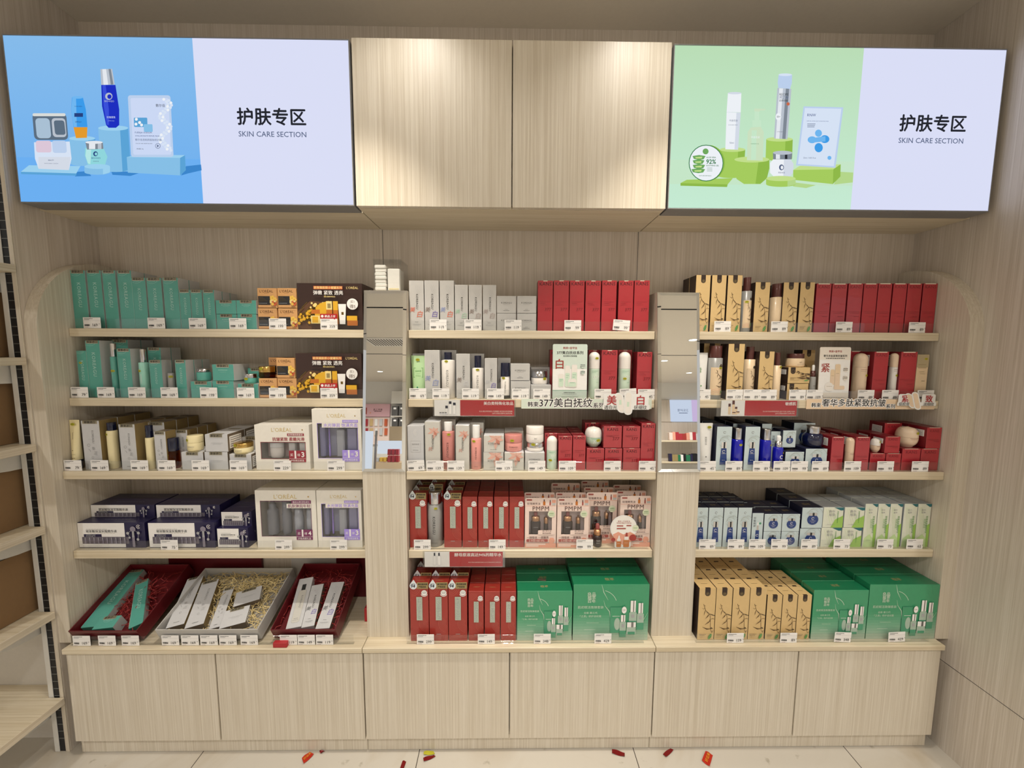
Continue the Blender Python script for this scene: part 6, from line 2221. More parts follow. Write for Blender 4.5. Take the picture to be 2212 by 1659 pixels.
# ---- right bay, fourth shelf
C('R', 4, 'bio', [(1500, 1530.6), (1532, 1563.6), (1564.8, 1594.4), (1595.8, 1625.4)], 1097, d=.05, rows=4)
C('R', 4, 'bio_drop', [(1626, 1650.5)], 1108.5, d=.046, rows=4)
C('R', 4, 'bio_cube', [(1649.5, 1687), (1688.3, 1726)], 1148.8, d=.062, rows=2, note='lower layer')
C('R', 4, 'bio_cube', [(1652.2, 1690), (1691, 1729.3)], 1110.5, pyb=1148, d=.062, rows=2, note='upper layer')
C('R', 4, 'bio_cube', [(1728.5, 1773.5)], 1142, d=.064, rows=3, desc='large pale blue cube box, lower layer')
C('R', 4, 'bio_cube', [(1734, 1779)], 1097.3, pyb=1141, d=.064, rows=3, desc='large pale blue cube box, upper layer')
C('R', 4, 'mo_cube', [(1774.8, 1818), (1820, 1862.5)], 1140.5, d=.062, rows=3, note='lower layer')
C('R', 4, 'mo_cube', [(1779.8, 1823.3), (1825.6, 1869)], 1096.5, pyb=1139.6, d=.062, rows=2, note='upper layer')
C('R', 4, 'mo', [(1870.6, 1900), (1901, 1929.5), (1930.4, 1959), (1963.4, 1994.5), (1995.6, 2027.3)], 1088.5, d=.056, rows=3)
# ---- right bay, countertop
C('R', 5, 'tan', [(1511.3, 1547.8), (1548.4, 1583.8), (1585, 1621), (1622, 1657.5)], 1271, d=.054, rows=4, desc='tall tan carton with brown twig print')
C('R', 5, 'tan', [(1658.6, 1691), (1692, 1724), (1725, 1754.8)], 1286, d=.05, rows=3, desc='shorter tan carton with brown twig print')
C('R', 5, 'gset', [(1759, 1877.5)], 1275.3, d=.054, rows=4, desc='smaller green gift set box')
C('R', 5, 'gset', [(1880.5, 2041)], 1263, d=.062, rows=3)

# ================================================================== PRICE TAGS
TAGM = {}


def tag_mesh(price, header=False, seed=0):
    k = (price, header, seed % 3)
    if k in TAGM:
        return TAGM[k]
    w, h = .0585, .0365
    m = MB()
    m.box(-w / 2, w / 2, 0, .0007, 0, h, 'paper', .0002)
    f = Fr(m, flat(-w / 2, 0, 0), w, h, .00008)
    f.bars(.07, .56, .885, .0017, 'ink', 1 + seed % 3)
    f.bars(.07, .36, .79, .0014, 'grey_ink', 4)
    f.rect(0, .70, 1, .712, 'pale_ink')
    rnd = random.Random(11)
    u = .07
    while u < .38:                                     # barcode
        d = rnd.choice([.006, .010, .016])
        f.rect(u, .20, u + d, .36, 'ink')
        u += d + rnd.choice([.005, .009])
    f.bars(.07, .3, .1, .0008, 'kred_dark', 6)
    a, b_ = price.split('.')
    W = {1: .1, 2: .24, 3: .36}[len(a)]
    f.text(a, .88 - W / 2, .30, W, 'ink', 0, .0, 1.0, hmax=.0092)
    f.text(b_, .945, .40, .06, 'ink', 0, 0, 1.0, hmax=.0042)
    rec = [('price_tag', None, -1, None)]
    if header:
        m.box(-w / 2, w / 2, 0, .0007, h + .0002, h + .0165, 'sign_red', .0002)
        g = Fr(m, flat(-w / 2, 0, h + .0002), w, .0165, .00008)
        g.ell(.13, .5, .08, 'paper')
        g.text('新品上市', .58, .5, .62, 'paper', 0, .03, shear=.2)
        m.prism([(.3 * w, h), (.34 * w, h - .003), (.38 * w, h)], -.0003, -.0001, 'sign_red')
    rec[0] = ('price_tag', m.mesh('price_tag'), -1, None)
    TAGM[k] = rec
    return rec


def T(bay, row, lst, tilt=None):
    zt, yf = SHELF[row]
    for i, (px, price) in enumerate(lst):
        header = price.endswith('h')
        price = price.rstrip('h')
        Y = yf + .0045
        base_py = {1: 700, 2: 850, 3: 1005, 4: 1175, 5: 1384}[row]
        x = atY(px, base_py, Y).x + .0293
        rec = tag_mesh(price, header, i)
        t = (tilt or {}).get(i, 0)
        o = make('price_tag', rec, (x, Y, zt + .0006 + abs(math.sin(t)) * .030), 0)
        o.rotation_euler = (0, t, 0)
        reg(o, ('white price tag with red header' if header else 'white price tag') + ' reading ' + price, place_of(bay, row), 'price tag', x, 0, 'price tags')


T('L', 1, [(180, '169.9'), (319, '169.9'), (408, '169.9'), (495, '169.9'), (581, '199.9'), (692, '359.9h')])
T('L', 2, [(153, '79.9'), (210, '169.9'), (277, '169.9'), (347, '169.9'), (432, '199.9'), (512, '169.9'), (581, '199.9'), (692, '359.9h')])
T('L', 3, [(138, '79.9'), (196, '169.9'), (282, '169.9'), (341, '169.9'), (414, '169.9'), (496, '169.9'), (591, '229.9'), (707, '299.9')])
T('L', 4, [(347, '75.9'), (594, '299.9'), (713, '299.9')])
T('L', 5, [(157, '169.9'), (212, '169.9'), (262.5, '169.9'), (349, '169.9'), (391.5, '169.9'), (432.5, '169.9'), (473.5, '169.9'), (519.5, '169.9'), (604.5, '119.9'), (643, '149.9'), (682.5, '119.9')])
T('M', 1, [(928, '119.9'), (1003, '119.9'), (1090, '119.9'), (1219, '99.9'), (1323.5, '99.9')], {4: .07})
T('M', 2, [(884, '69.9'), (934, '119.9'), (998, '119.9'), (1052, '149.9'), (1106, '119.9'), (1152, '149.9'), (1284, '99.9'), (1339, '109.9'), (1378, '45.9')], {7: -.05})
T('M', 3, [(880, '69.9'), (921, '139.9'), (966, '139.9'), (1070, '139.9'), (1141, '149.9'), (1207, '109.9'), (1304.5, '99.9'), (1380, '45.9')], {0: -.04})
T('M', 4, [(894, '299.9'), (1056, '149.9'), (1245, '99.9')])
T('M', 5, [(900.5, '299.9'), (1032, '149.9'), (1153, '348.9'), (1284, '429.9')])
T('R', 1, [(1543, '89.9'), (1666, '89.9'), (1806, '89.9'), (1964, '89.9')], {2: .0})
T('R', 2, [(1499, '45.9'), (1569, '139.9'), (1606, '89.9'), (1642, '89.9'), (1705, '89.9'), (1742, '109.9'), (1853, '89.9'), (1905.5, '89.9'), (1982, '89.9')])
T('R', 3, [(1510, '45.9'), (1567, '89.9'), (1627, '89.9'), (1671, '109.9'), (1709, '99.9'), (1754, '89.9'), (1824, '109.9'), (1895, '99.9'), (1970, '89.9')])
T('R', 4, [(1510, '89.9'), (1572, '89.9'), (1618, '109.9'), (1666, '99.9'), (1730.5, '89.9'), (1801, '73.9'), (1894.5, '73.9'), (1958.5, '62.9')])
T('R', 5, [(1570, '139.9'), (1685, '89.9'), (1801.5, '348.9'), (1919, '429.9')], {2: .04, 3: -.05})


# ================================================================== SIGNS ON THE SHELVES
def region(px0, py0, px1, py1, Y):
    a, b_ = atY(px0, py1, Y), atY(px1, py0, Y)
    return a.x, a.z, b_.x - a.x, b_.z - a.z


def halo(f, st, cu, cv, ln, mat, r, hmax=None, n=10, shear=0):
    for i in range(n):
        a = 2 * PI * i / n
        f.text(st, cu + r * math.cos(a) / f.w, cv + r * math.sin(a) / f.h, ln, mat, 0, 0, 1.0, hmax, shear)
        f.e -= f.st * .9


def red_sign(px0, pxs, px1, py0, py1, row, title, sub, art, label, plate=None):
    Y = SHELF[row][1] - .003
    x, z, w, h = region(px0, py0, px1, py1, Y)
    m = MB()
    m.box(x, x + w, Y - .0006, Y, z, z + h, 'paper', .0002)
    us = (atY(pxs, py0, Y).x - x) / w
    f = Fr(m, flat(x, Y - .0006, z), w, h, .00008)
    f.rect(us, .02, 1, 1, 'sign_red')
    f.text(title, .985 - (1 - us) * (.034 * len(title)), .80, (1 - us) * .068 * len(title), 'paper', 0, .02)
    f.text(sub[0], .98 - (1 - us) * .31, .30, (1 - us) * .62, 'pm', 0, .0)
    if len(sub) > 1:
        f.text(sub[1], .98 - (1 - us) * .19, .17, (1 - us) * .38, 'pm', 0, 0)
    art(f, us)
    o = m.build('shelf_sign')
    c = MB()
    px0, px1 = plate or (px0 - 3, px1 + 3)
    xa, xb = atY(px0, py1, Y).x, atY(px1, py1, Y).x
    c.box(xa, xb, Y - .0026, Y - .0012, z - .002, z + h + .003, 'acrylic', .0003)
    c.box(xa, xb, Y + .0002, Y + .0010, z - .002, z + h + .003, 'acrylic', .0003)
    c.build('clear_holder', o)
    tag(o, label, 'sign')


def art_a(f, us):
    for u, v0, hh, cap in ((.42, .1, .55, .3), (.56, .1, .82, .2), (.72, .1, .74, .22)):
        f.rect(us * u, v0, us * (u + .11), v0 + hh * (1 - cap), 'kgrey_b')
        f.rect(us * (u + .01), v0 + .02, us * (u + .1), v0 + hh * (1 - cap) - .02, 'paper')
        f.rect(us * (u + .005), v0 + hh * (1 - cap), us * (u + .105), v0 + hh, 'navy_cap')
    for u in (.2, .3, .4):
        f.rect(us * u, .1, us * (u + .08), .2, 'kgrey_b')
        f.rect(us * u, .2, us * (u + .08), .24, 'ink')


def art_b(f, us):
    for u, v0, hh in ((.3, .1, .7), (.46, .1, .9), (.58, .1, .5)):
        f.rect(us * u, v0, us * (u + .11), v0 + hh * .72, 'tan_plastic')
        f.rect(us * u, v0 + hh * .72, us * (u + .10), v0 + hh, 'cap_brown')
    for u, v in ((.48, .12), (.64, .16)):
        f.rect(us * u, v, us * (u + .14), v + .08, 'tan_plastic')
        f.rect(us * u, v + .08, us * (u + .14), v + .14, 'cap_brown')


def art_c(f, us):
    for u in (.34, .52):
        f.rect(us * u, .12, us * (u + .13), .74, 'kgrey_b')
        f.rect(us * (u + .01), .14, us * (u + .12), .72, 'paper')
        f.rect(us * (u + .03), .74, us * (u + .09), .94, 'navy_cap')


red_sign(938.5, 994, 1111, 864.5, 898.5, 2, '美白类特殊化妆品', ['优点:美白专利成分,内调细肤,有效淡化色斑暗黄,', '28天无理由退换货,免费试用。'], art_a, 'red and white sign on second shelf of middle bay')
red_sign(1556.5, 1609.5, 1722, 865.5, 898.5, 2, '敏感肌', ['优点:修护肌肤屏障强韧肌肤,温和不刺激,无酒精,无香精,', '28天无理由退换货,免费试用。'], art_b, 'red and white sign on second shelf of right bay', (1547, 1723.5))
red_sign(917.5, 971, 1086, 1191.5, 1224.5, 4, '酵母原液高达94%的精华水', ['优点:平衡水油改善肤色暗沉,28天无理由退换货,免费试用。'], art_c, 'red and white sign on fourth shelf of middle bay', (914, 1091))


def talker(px0, px1, py0, py1, row, bg, parts, label):
    Y = SHELF[row][1] - .003
    x, z, w, h = region(px0, py0, px1, py1, Y)
    m = MB()
    m.box(x, x + w, Y - .0007, Y - .0001, z, z + h, bg, .0002)
    f = Fr(m, flat(x, Y - .0007, z), w, h, .00008)
    for st, a, b_, dv in parts:
        ln = (b_ - a) / (px1 - px0)
        cu = ((a + b_) / 2 - px0) / (px1 - px0)
        halo(f, st, cu, .5 + dv, ln, 'paper', .0028 if len(parts[1][0]) == len(st) else .0018)
        for d in ((0, 0), (.00035, 0), (-.00035, 0), (0, .00035), (0, -.00035)):
            f.text(st, cu + d[0] / w, .5 + dv + d[1] / h, ln, 'black')
            f.e -= f.st * .9
        f.e += .0002
    o = m.build('shelf_strip')
    tag(o, label, 'sign')


talker(1126, 1408, 862.5, 882.5, 2, 'strip_green', [('韩束', 1140, 1163, -.05), ('377美白抚纹', 1165, 1279.5, .12), ('系列', 1281.5, 1304, -.15)], 'pale green shelf strip with big black lettering, middle bay')
talker(1741, 2020, 863, 883.5, 2, 'strip_beige', [('韩束', 1752, 1772, -.1), ('奢华多肽紧致抗皱', 1774.5, 1912, .15), ('系列', 1914, 1933, -.2)], 'beige shelf strip with big black lettering, right bay')


def popup(px0, px1, py0, py1, c1, c2, s1, s2, bot, ink, lean, label, cx):
    Y = SHELF[2][1] - .010
    x, z, w, h = region(px0, py0, px1, py1, Y)
    m = MB()
    f = Fr(m, flat(x, Y - .0005, z), w, h, .00008)
    out = []
    # die-cut white card: lower bar, bottle outline, two character plaques
    k = w / 110.0
    m.prism([(x + a, z + b_) for a, b_ in rr(0, .22 * h, w, .43 * h, .05 * h)], Y, Y + .0008, 'white')
    for u0, u1, v1 in ((.02, .36, .88), (.62, .97, .88)):
        m.prism([(x + a, z + b_) for a, b_ in rr(u0 * w, .36 * h, u1 * w, v1 * h, .10 * h)], Y + .0001, Y + .0009, 'white')
    for u0, v0, u1, v1, ln in ((.33, .08, .51, .93, lean[0]), (.45, .0, .63, 1.0, lean[1])):
        pts = [(x + a - ln * (b_ - v0 * h), z + b_) for a, b_ in rr(u0 * w, v0 * h, u1 * w, v1 * h, .085 * w)]
        dy_ = -.0012 if u0 > .4 else 0
        m.prism(pts, Y - .0006 + dy_, Y + .0004 + dy_, 'white')
        g = [(x + a - ln * (b_ - v0 * h), z + b_) for a, b_ in rr((u0 + .03) * w, (v0 + .07) * h, (u1 - .03) * w, (v1 - .06) * h, .05 * w)]
        m.add([(a, Y - .0009 + dy_, b_) for a, b_ in g], [tuple(range(len(g)))], bot)
        yy = v0 + .55
        m.add([(x + (u0 + .06) * w - ln * yy * h * .6, Y - .0011 + dy_, z + (yy - .2) * h), (x + (u1 - .07) * w - ln * yy * h * .6, Y - .0011 + dy_, z + (yy - .2) * h),
               (x + (u1 - .07) * w - ln * yy * h * .7, Y - .0011 + dy_, z + yy * h), (x + (u0 + .06) * w - ln * yy * h * .7, Y - .0011 + dy_, z + yy * h)], [(0, 1, 2, 3)], 'mint_pale' if bot == 'pearl' else 'tan_plastic')
    for st, cu in ((c1, .19), (c2, .80)):
        for d in ((0, 0), (.0005, 0), (-.0005, 0), (0, .0005)):
            f.text(st, cu + d[0] / w, .62 + d[1] / h, .30, ink, hmax=.40 * h)
    f.text(s1, .17, .32, .27, 'ink')
    f.text(s2, .80, .32, .27, 'ink')
    o = m.build('die_cut_card')
    tag(o, label, 'sign')


popup(1301, 1405, 845, 896, '美', '白', '透白光', '抚细纹', 'pearl', 'strip_red', (.22, .0), 'white die cut card with red characters and green bottles, middle bay', 1352)
popup(1937, 2025, 847, 885, '紧', '致', '促胶原', '淡细纹', 'beige_plastic', 'strip_red', (.45, .3), 'small die cut card with red characters and beige bottles, right bay', 1980)


def card(px0, px1, py0, py1, bg, Y, build, label):
    x, z, w, h = region(px0, py0, px1, py1, Y)
    m = MB()
    m.prism([(a - w / 2, b_) for a, b_ in rr(0, 0, w, h, .005)], 0, .0018, bg)
    f = Fr(m, flat(-w / 2, 0, 0), w, h, .0001)
    build(f)
    o = m.build('display_card', None, (x + w / 2, Y, SHELF[2][0] + .0006), (-.03, 0, 0))
    tag(o, label, 'sign')


def card_green(f):
    f.rect(.01, .16, .99, .55, 'paper')
    f.text('韩束×金甲虫', .5, .93, .4, 'r94', 0, .02)
    f.text('377美白抚纹系列', .5, .845, .76, 'ink', 0, .015)
    f.text('美白焕亮 抗皱紧致', .5, .785, .4, 'ink', 0, .01)
    f.text('白', .2, .64, .22, 'r94', 0, .015)
    for u, v0, wd, hh in ((.25, .22, .16, .24), (.43, .22, .15, .39), (.63, .22, .16, .41)):
        f.rrect(u - wd / 2, v0, u + wd / 2, v0 + hh, .005, 'pearl')
        f.rrect(u - wd / 2 + .01, v0 + .01, u + wd / 2 - .01, v0 + hh * .66, .004, 'mint_pale')
        f.bars(u - wd * .3, u + wd * .3, v0 + hh * .55, .0012, 'gset_bot', 2)
        f.bars(u - wd * .3, u + wd * .1, v0 + hh * .45, .0010, 'gset_bot', 3)
    f.rrect(.45, .22, .69, .37, .007, 'pearl')
    f.rrect(.46, .23, .68, .31, .004, 'mint_pale')
    f.bars(.5, .64, .30, .0012, 'gset_bot', 1)
    for v in (.61, .49):
        f.ell(.87, v, .06, 'card_green')
        f.bars(.80, .94, v + .015, .0022, 'ink', 2)
        f.bars(.80, .94, v - .01, .0016, 'ink', 3)
    f.rect(.0, .155, 1, .163, 'gset_bot')
    f.bars(.33, .66, .12, .0018, 'ink', 2)
    f.bars(.28, .7, .095, .0009, 'grey_ink', 4)
    f.bars(.26, .74, .04, .0011, 'ink', 5)


def card_cream(f):
    f.rect(.01, .14, .99, .76, 'paper')
    f.text('韩束×金甲虫', .5, .92, .42, 'r94', 0, .02)
    f.text('奢华多肽紧致抗皱系列', .5, .835, .76, 'ink', 0, .015)
    f.bars(.2, .82, .79, .0022, 'ink', 2)
    f.text('紧', .2, .61, .27, 'r94', 0, .015)
    for u, v0, wd, hh in ((.44, .28, .14, .3), (.6, .24, .17, .44)):
        f.rrect(u - wd / 2, v0, u + wd / 2, v0 + hh, .005, 'tan_plastic')
        f.rrect(u - wd / 2 + .01, v0 + .01, u + wd / 2 - .01, v0 + hh * .6, .004, 'beige_plastic')
        f.bars(u - wd * .3, u + wd * .3, v0 + hh * .6, .001, 'kside', 2)
    f.rrect(.5, .2, .85, .27, .004, 'beige_plastic')
    f.ell(.34, .25, .14, 'pearl', rv=.085)
    f.bars(.26, .44, .26, .001, 'kside', 2)
    for v in (.58, .42):
        f.ell(.85, v, .075, 'card_cream')
        f.bars(.78, .92, v + .015, .0022, 'ink', 2)
        f.bars(.78, .92, v - .012, .0018, 'ink', 3)
    f.bars(.15, .85, .05, .0010, 'grey_ink', 5)


card(1193, 1270, 743.5, 862, 'card_green', SHELF[2][1] + .0115, card_green, 'pale green product card standing on second shelf of middle bay')
card(1766, 1842, 748, 862, 'card_cream', SHELF[2][1] + .0115, card_cream, 'cream product card standing on second shelf of right bay')

# round card with bottles and the loose dropper bottle beside it
Bt('M', 4, 'bottle', lambda w, h: dropper('pmd', w, h, 'brown_glass', 'rose_gold', 'rubber_rose', .50, .24), 1280, 1300.8, 1130, 'loose dropper bottle with rose bulb before pink boxes', 'bottle', dy=-.003)
Y = SHELF[4][1] + .0165
x, z, w, h = region(1317, 1113, 1377, 1184, Y)
m = MB()
R_ = w * .5
cx, cz = x + w * .5, z + h - R_
m.prism([(cx + R_ * math.cos(2 * PI * i / 36), cz + R_ * math.sin(2 * PI * i / 36)) for i in range(36)], Y, Y + .001, 'white')
m.prism([(x + a, z + b_) for a, b_ in rr(.18 * w, 0, .5 * w, .35 * h, .008)], Y - .0002, Y + .0008, 'white')
m.prism([(x + a, z + b_) for a, b_ in rr(.42 * w, -.0, .78 * w, .4 * h, .008)], Y - .0003, Y + .0007, 'white')
f = Fr(m, flat(x, Y - .0004, z), w, h, .0001)
f.ell(.5, 1 - R_ / h, .465, 'cotton', n=32)
f.poly([(.1, .42), (.3, .5), (.5, .42), (.75, .5), (.93, .42), (.8, .2), (.5, .1), (.2, .2)], 'pm_peach')
f.text('重磅上市润肤油', .5, .82, .45, 'pm_red', 0, 0)
f.text('早用玫瑰精华润颜油', .5, .765, .55, 'pm_red', 0, 0)
for u0, u1, v in ((.24, .48, .68), (.6, .78, .69), (.24, .58, .60)):
    f.rrect(u0, v - .018, u1, v + .018, .001, 'pm_red')
f.ell(.94, .62, .12, 'pm_green')
f.bars(.86, 1.02, .62, .0014, 'leaf', 2)
f.ell(.85, .32, .13, 'r94')
f.ell(.12, .26, .08, 'r94')
for cu, s in ((.33, .8), (.61, 1.0)):
    f.rrect(cu - .11 * s, .04, cu + .11 * s, .04 + .22 * s, .003, 'amber')
    f.rect(cu - .08 * s, .04 + .22 * s, cu + .08 * s, .04 + .32 * s, 'pearl')
    f.poly([(cu - .05 * s, .04 + .32 * s), (cu + .05 * s, .04 + .32 * s), (cu + .03 * s, .04 + .44 * s), (cu - .02 * s, .04 + .44 * s)], 'r94' if s == 1 else 'pearl')
    f.bars(cu - .07 * s, cu + .07 * s, .04 + .13 * s, .001, 'pm', 3)
o = m.build('round_display_card')
tag(o, 'round white card with two amber bottles before pink gift boxes', 'sign')

# ================================================================== GIFT TRAYS ON THE LEFT COUNTER
def solve_tray(fl, bl, Yf):
    a = atY(fl[0], fl[1], Yf)
    lo, hi = Yf, YB + .2
    for _ in range(40):
        mid = (lo + hi) / 2
        if (atY(bl[0], bl[1], mid).x - a.x) * (1 if bl[0] > 0 else 1) > 0:
            lo, hi = lo, hi
        g = atY(bl[0], bl[1], mid).x - a.x
        # moving the point away from the lens pushes it outwards (to the left of the view)
        if g > 0:
            lo = mid
        else:
            hi = mid
    b_ = atY(bl[0], bl[1], (lo + hi) / 2)
    return a, b_


HW = .052
TRAYS = []


def tray(fl, bl, wpx, Yf, outm, inm, label):
    a = atY(fl[0], fl[1], Yf)
    w = atY(fl[0] + wpx, fl[1], Yf).x - a.x
    # back rim lies against the back panel
    b_ = atY(bl[0], bl[1], YB - .045)
    th = math.atan2(b_.z - a.z, b_.y - a.y)
    L_ = math.hypot(b_.z - a.z, b_.y - a.y)
    N = Vector((0, -math.sin(th), math.cos(th)))
    B = Vector((a.x, a.y, a.z)) - N * HW
    lift = (ZC + .0006) - min(B.z, (B + N * HW).z)
    B.z += max(0, lift)
    t = .003
    m = MB()
    m.box(0, w, 0, L_, 0, t, inm, .0005, D=outm)
    m.box(0, t, 0, L_, t, HW, outm, .0005, R=inm)
    m.box(w - t, w, 0, L_, t, HW, outm, .0005, L=inm)
    m.box(t, w - t, 0, t, t, HW, outm, .0005, K=inm)
    m.box(t, w - t, L_ - t, L_, t, HW, outm, .0005, F=inm)
    o = m.build('gift_tray', None, B, (th, 0, 0))
    tag(o, label, 'gift tray', 'open gift trays')
    RT = Matrix.Rotation(th, 3, 'X')
    TRAYS.append((B, RT, w, L_, t))
    return B, RT, w, L_, t


def on_tray(tr, px, py, hgt):
    B, RT = tr[0], tr[1]
    r = RT.inverted() @ ray(px, py)
    c = RT.inverted() @ (Vector((CX, CY, CZ)) - B)
    k = (hgt - c.z) / r.z
    q = c + r * k
    return q


def lay(tr, kind, tl, trp, blp, thick, label, variant=None, lift=0.0, w=None):
    """a carton lying on its back in the tray; corners of its front face as seen in the photo"""
    h0 = tr[4] + .001 + lift + thick
    p_tl, p_tr, p_bl = (on_tray(tr, *p, h0) for p in (tl, trp, blp))
    up = Vector((p_tl.x - p_bl.x, p_tl.y - p_bl.y))
    phi = math.atan2(-up.x, up.y)
    wd = w or math.hypot(p_tr.x - p_tl.x, p_tr.y - p_tl.y)
    ln = up.length
    ux = Vector((math.cos(phi), math.sin(phi)))
    c0 = Vector((p_bl.x, p_bl.y)) + ux * wd / 2
    rec = carton(kind, wd, ln, thick, False, variant)
    o = make('carton', rec, (0, 0, 0))
    loc = tr[0] + tr[1] @ Vector((c0.x, c0.y, h0 - thick / 2))
    M_ = tr[1] @ Matrix.Rotation(phi, 3, 'Z') @ Matrix.Rotation(-PI / 2, 3, 'X')
    o.matrix_world = Matrix.Translation(loc) @ M_.to_4x4()
    tag(o, label, 'box', 'cartons lying in the gift trays')


Z5 = lambda x, y: (130 + x / 6.506, 1195 + y / 6.506)
Z6 = lambda x, y: (460 + x / 6.32, 1195 + y / 6.32)
t1 = tray((146.5, 1364), (231, 1219), 148, .006, 'tray_red', 'tray_red_in', 'dark red open gift tray with turquoise cartons, at far left of counter')
t2 = tray((334, 1361), (401, 1227), 222, .006, 'tray_grey', 'tray_grey', 'pale grey open gift tray filled with straw and grey cartons')
t3 = tray((583.5, 1361), (632, 1217), 141, .006, 'tray_red', 'tray_red_in', 'dark red open gift tray with grey cartons beside mirror column')
lay(t1, 'teal', Z5(945, 245), Z5(1118, 288), Z5(285, 1050), .028, 'long turquoise carton lying slanted in red tray')
lay(t1, 'teal', Z5(1062, 425), Z5(1240, 360), Z5(960, 1065), .030, 'shorter turquoise carton lying on the right of red tray')
lay(t1, 'teal_cube', Z5(575, 900), Z5(850, 885), Z5(440, 1075), .044, 'small turquoise box at the foot of red tray', None, .0)
lay(t2, 'kplain', Z5(1790, 365), Z5(1965, 385), Z5(1480, 1060), .034, 'shiny grey carton at left of the straw filled tray')
lay(t2, 'kplain', Z5(1990, 420), Z5(2190, 430), Z5(1740, 1065), .034, 'second grey carton in the straw filled tray')
lay(t2, 'kplain', Z6(150, 490), Z6(285, 475), Z6(-60, 1040), .030, 'narrow grey carton amid the straw')
lay(t2, 'kplain_cube', Z6(320, 540), Z6(630, 540), Z6(270, 735), .036, 'upper small grey box amid the straw', None, .0)
lay(t2, 'kplain_cube', Z6(165, 790), Z6(480, 770), Z6(80, 1035), .040, 'lower small grey box amid the straw')


def d_bottlepic(f):
    f.rrect(.22, .09, .78, .74, .008, 'pale_ink')
    f.rrect(.235, .095, .765, .735, .007, 'fl_grey')
    f.rect(.36, .735, .64, .86, 'ink')
    f.text('KOREAGU', .55, .5, .24, 'grey_ink', -90, 0, 1.1)
    f.bars(.36, .64, .17, .0012, 'grey_ink', 2)
    f.bars(.3, .7, .14, .0008, 'grey_ink', 3)


KIND['kpic'] = dict(F='kgrey_b', R='kgrey_b', L='kgrey_b', T='kgrey_b', des=d_bottlepic, desc='grey carton with bottle picture')
KIND['kmatt'] = dict(F='kgrey_b', R='kside_dark', L='kgrey_b', T='kgrey_b', des=d_kgrey, desc='matt grey carton')
lay(t3, 'kpic', Z6(1180, 355), Z6(1358, 358), Z6(990, 1040), .032, 'grey carton with bottle picture in right red tray')
lay(t3, 'kmatt', Z6(1352, 440), Z6(1508, 425), Z6(1205, 1020), .030, 'middle grey carton with violet characters in right red tray', (('mei_a', 'grey_ink'), ('mei_b', 'mei_violet')))
lay(t3, 'kmatt', Z6(1618, 398), Z6(1785, 408), Z6(1395, 1035), .030, 'rightmost grey carton with brush characters in red tray', (('mei_a', 'grey_ink'), ('mei_b', 'mei_violet')))


def shred(tr, n, mat, areas, label, seed):
    rnd = random.Random(seed)
    B, RT, w, L_, t = tr
    m = MB()
    for k in range(n):
        a = rnd.choice(areas)
        x = rnd.uniform(a[0], a[2]) * w
        y = rnd.uniform(a[1], a[3]) * L_
        z = t + rnd.uniform(.004, .028)
        ang = rnd.uniform(0, 2 * PI)
        cur = rnd.uniform(-28, 28)
        pts = []
        for s in range(9):
            pts.append(Vector((x, y, z)))
            x += math.cos(ang) * .007
            y += math.sin(ang) * .007
            x = min(max(x, .006), w - .006)
            y = min(max(y, .006), L_ - .006)
            z = min(max(z + rnd.uniform(-.004, .004), t + .003), t + .034)
            ang += cur * .007 + rnd.uniform(-.25, .25)
        V = []
        for i, p in enumerate(pts):
            d = (pts[min(8, i + 1)] - pts[max(0, i - 1)])
            d.z = 0
            d = d.normalized() if d.length > 1e-6 else Vector((1, 0, 0))
            nn = Vector((-d.y, d.x, rnd.uniform(-.5, .5))) * .0011
            V += [p + nn, p - nn]
        m.add(V, [(2 * i, 2 * i + 1, 2 * i + 3, 2 * i + 2) for i in range(8)], mat)
    o = m.build('paper_shred', None, B, RT.to_euler())
    tag(o, label, 'shredded paper', None, 'stuff')


shred(t1, 150, 'shred_red', [(.05, .05, .95, .9), (.4, .3, .6, .7)], 'dark red shredded paper bedding the turquoise cartons', 1)
shred(t2, 520, 'straw', [(.05, .6, .9, .96), (.5, .1, .98, .9), (.05, .05, .95, .95)], 'straw coloured shredded paper bedding the grey cartons', 2)
shred(t3, 170, 'shred_red', [(.05, .05, .95, .95)], 'red shredded paper bedding in the tray beside column', 3)

# lids that stand behind the trays, and small red pieces
for xa, xb, zt_, mt, lb in ((.62, .80, .702, 'tray_grey', 'grey gift box lid standing behind the straw tray'), (.80, .985, .70, 'tray_red', 'dark red gift box lid standing behind right tray'), (.13, .50, .70, 'tray_red', 'dark red gift box lid behind the left tray')):
    m = MB()
    m.box(xa, xb, YB - .014, YB - .011, ZC + .001, zt_, mt, .0005)
    m.box(xa, xb, YB - .011, YB - .002, zt_ - .003, zt_, mt, .0005)
    m.box(xa, xa + .003, YB - .011, YB - .002, ZC + .001, zt_ - .003, mt, .0005)
    m.box(xb - .003, xb, YB - .011, YB - .002, ZC + .001, zt_ - .003, mt, .0005)
    o = m.build('box_lid')
    tag(o, lb, 'lid')
zt_ = atY(772, 1303, .15).z
m = MB()
m.box(.962, .998, .12, .2, ZC + .0005, zt_, 'tray_red', .001, T='sign_red', F='sign_red')
o = m.build('red_carton')
tag(o, 'small red box between right gift tray and mirror column', 'box')
x, z, w, h = region(591, 1386.5, 620, 1397, .0)
m = MB()
m.box(x, x + w, -.004, .010, ZC + .0006, ZC + .0006 + h, 'strip_red', .001)
f = Fr(m, flat(x, -.004, ZC), w, h)
o = m.build('sign_clip')
tag(o, 'small red clip on the counter edge before the gift trays', 'clip')

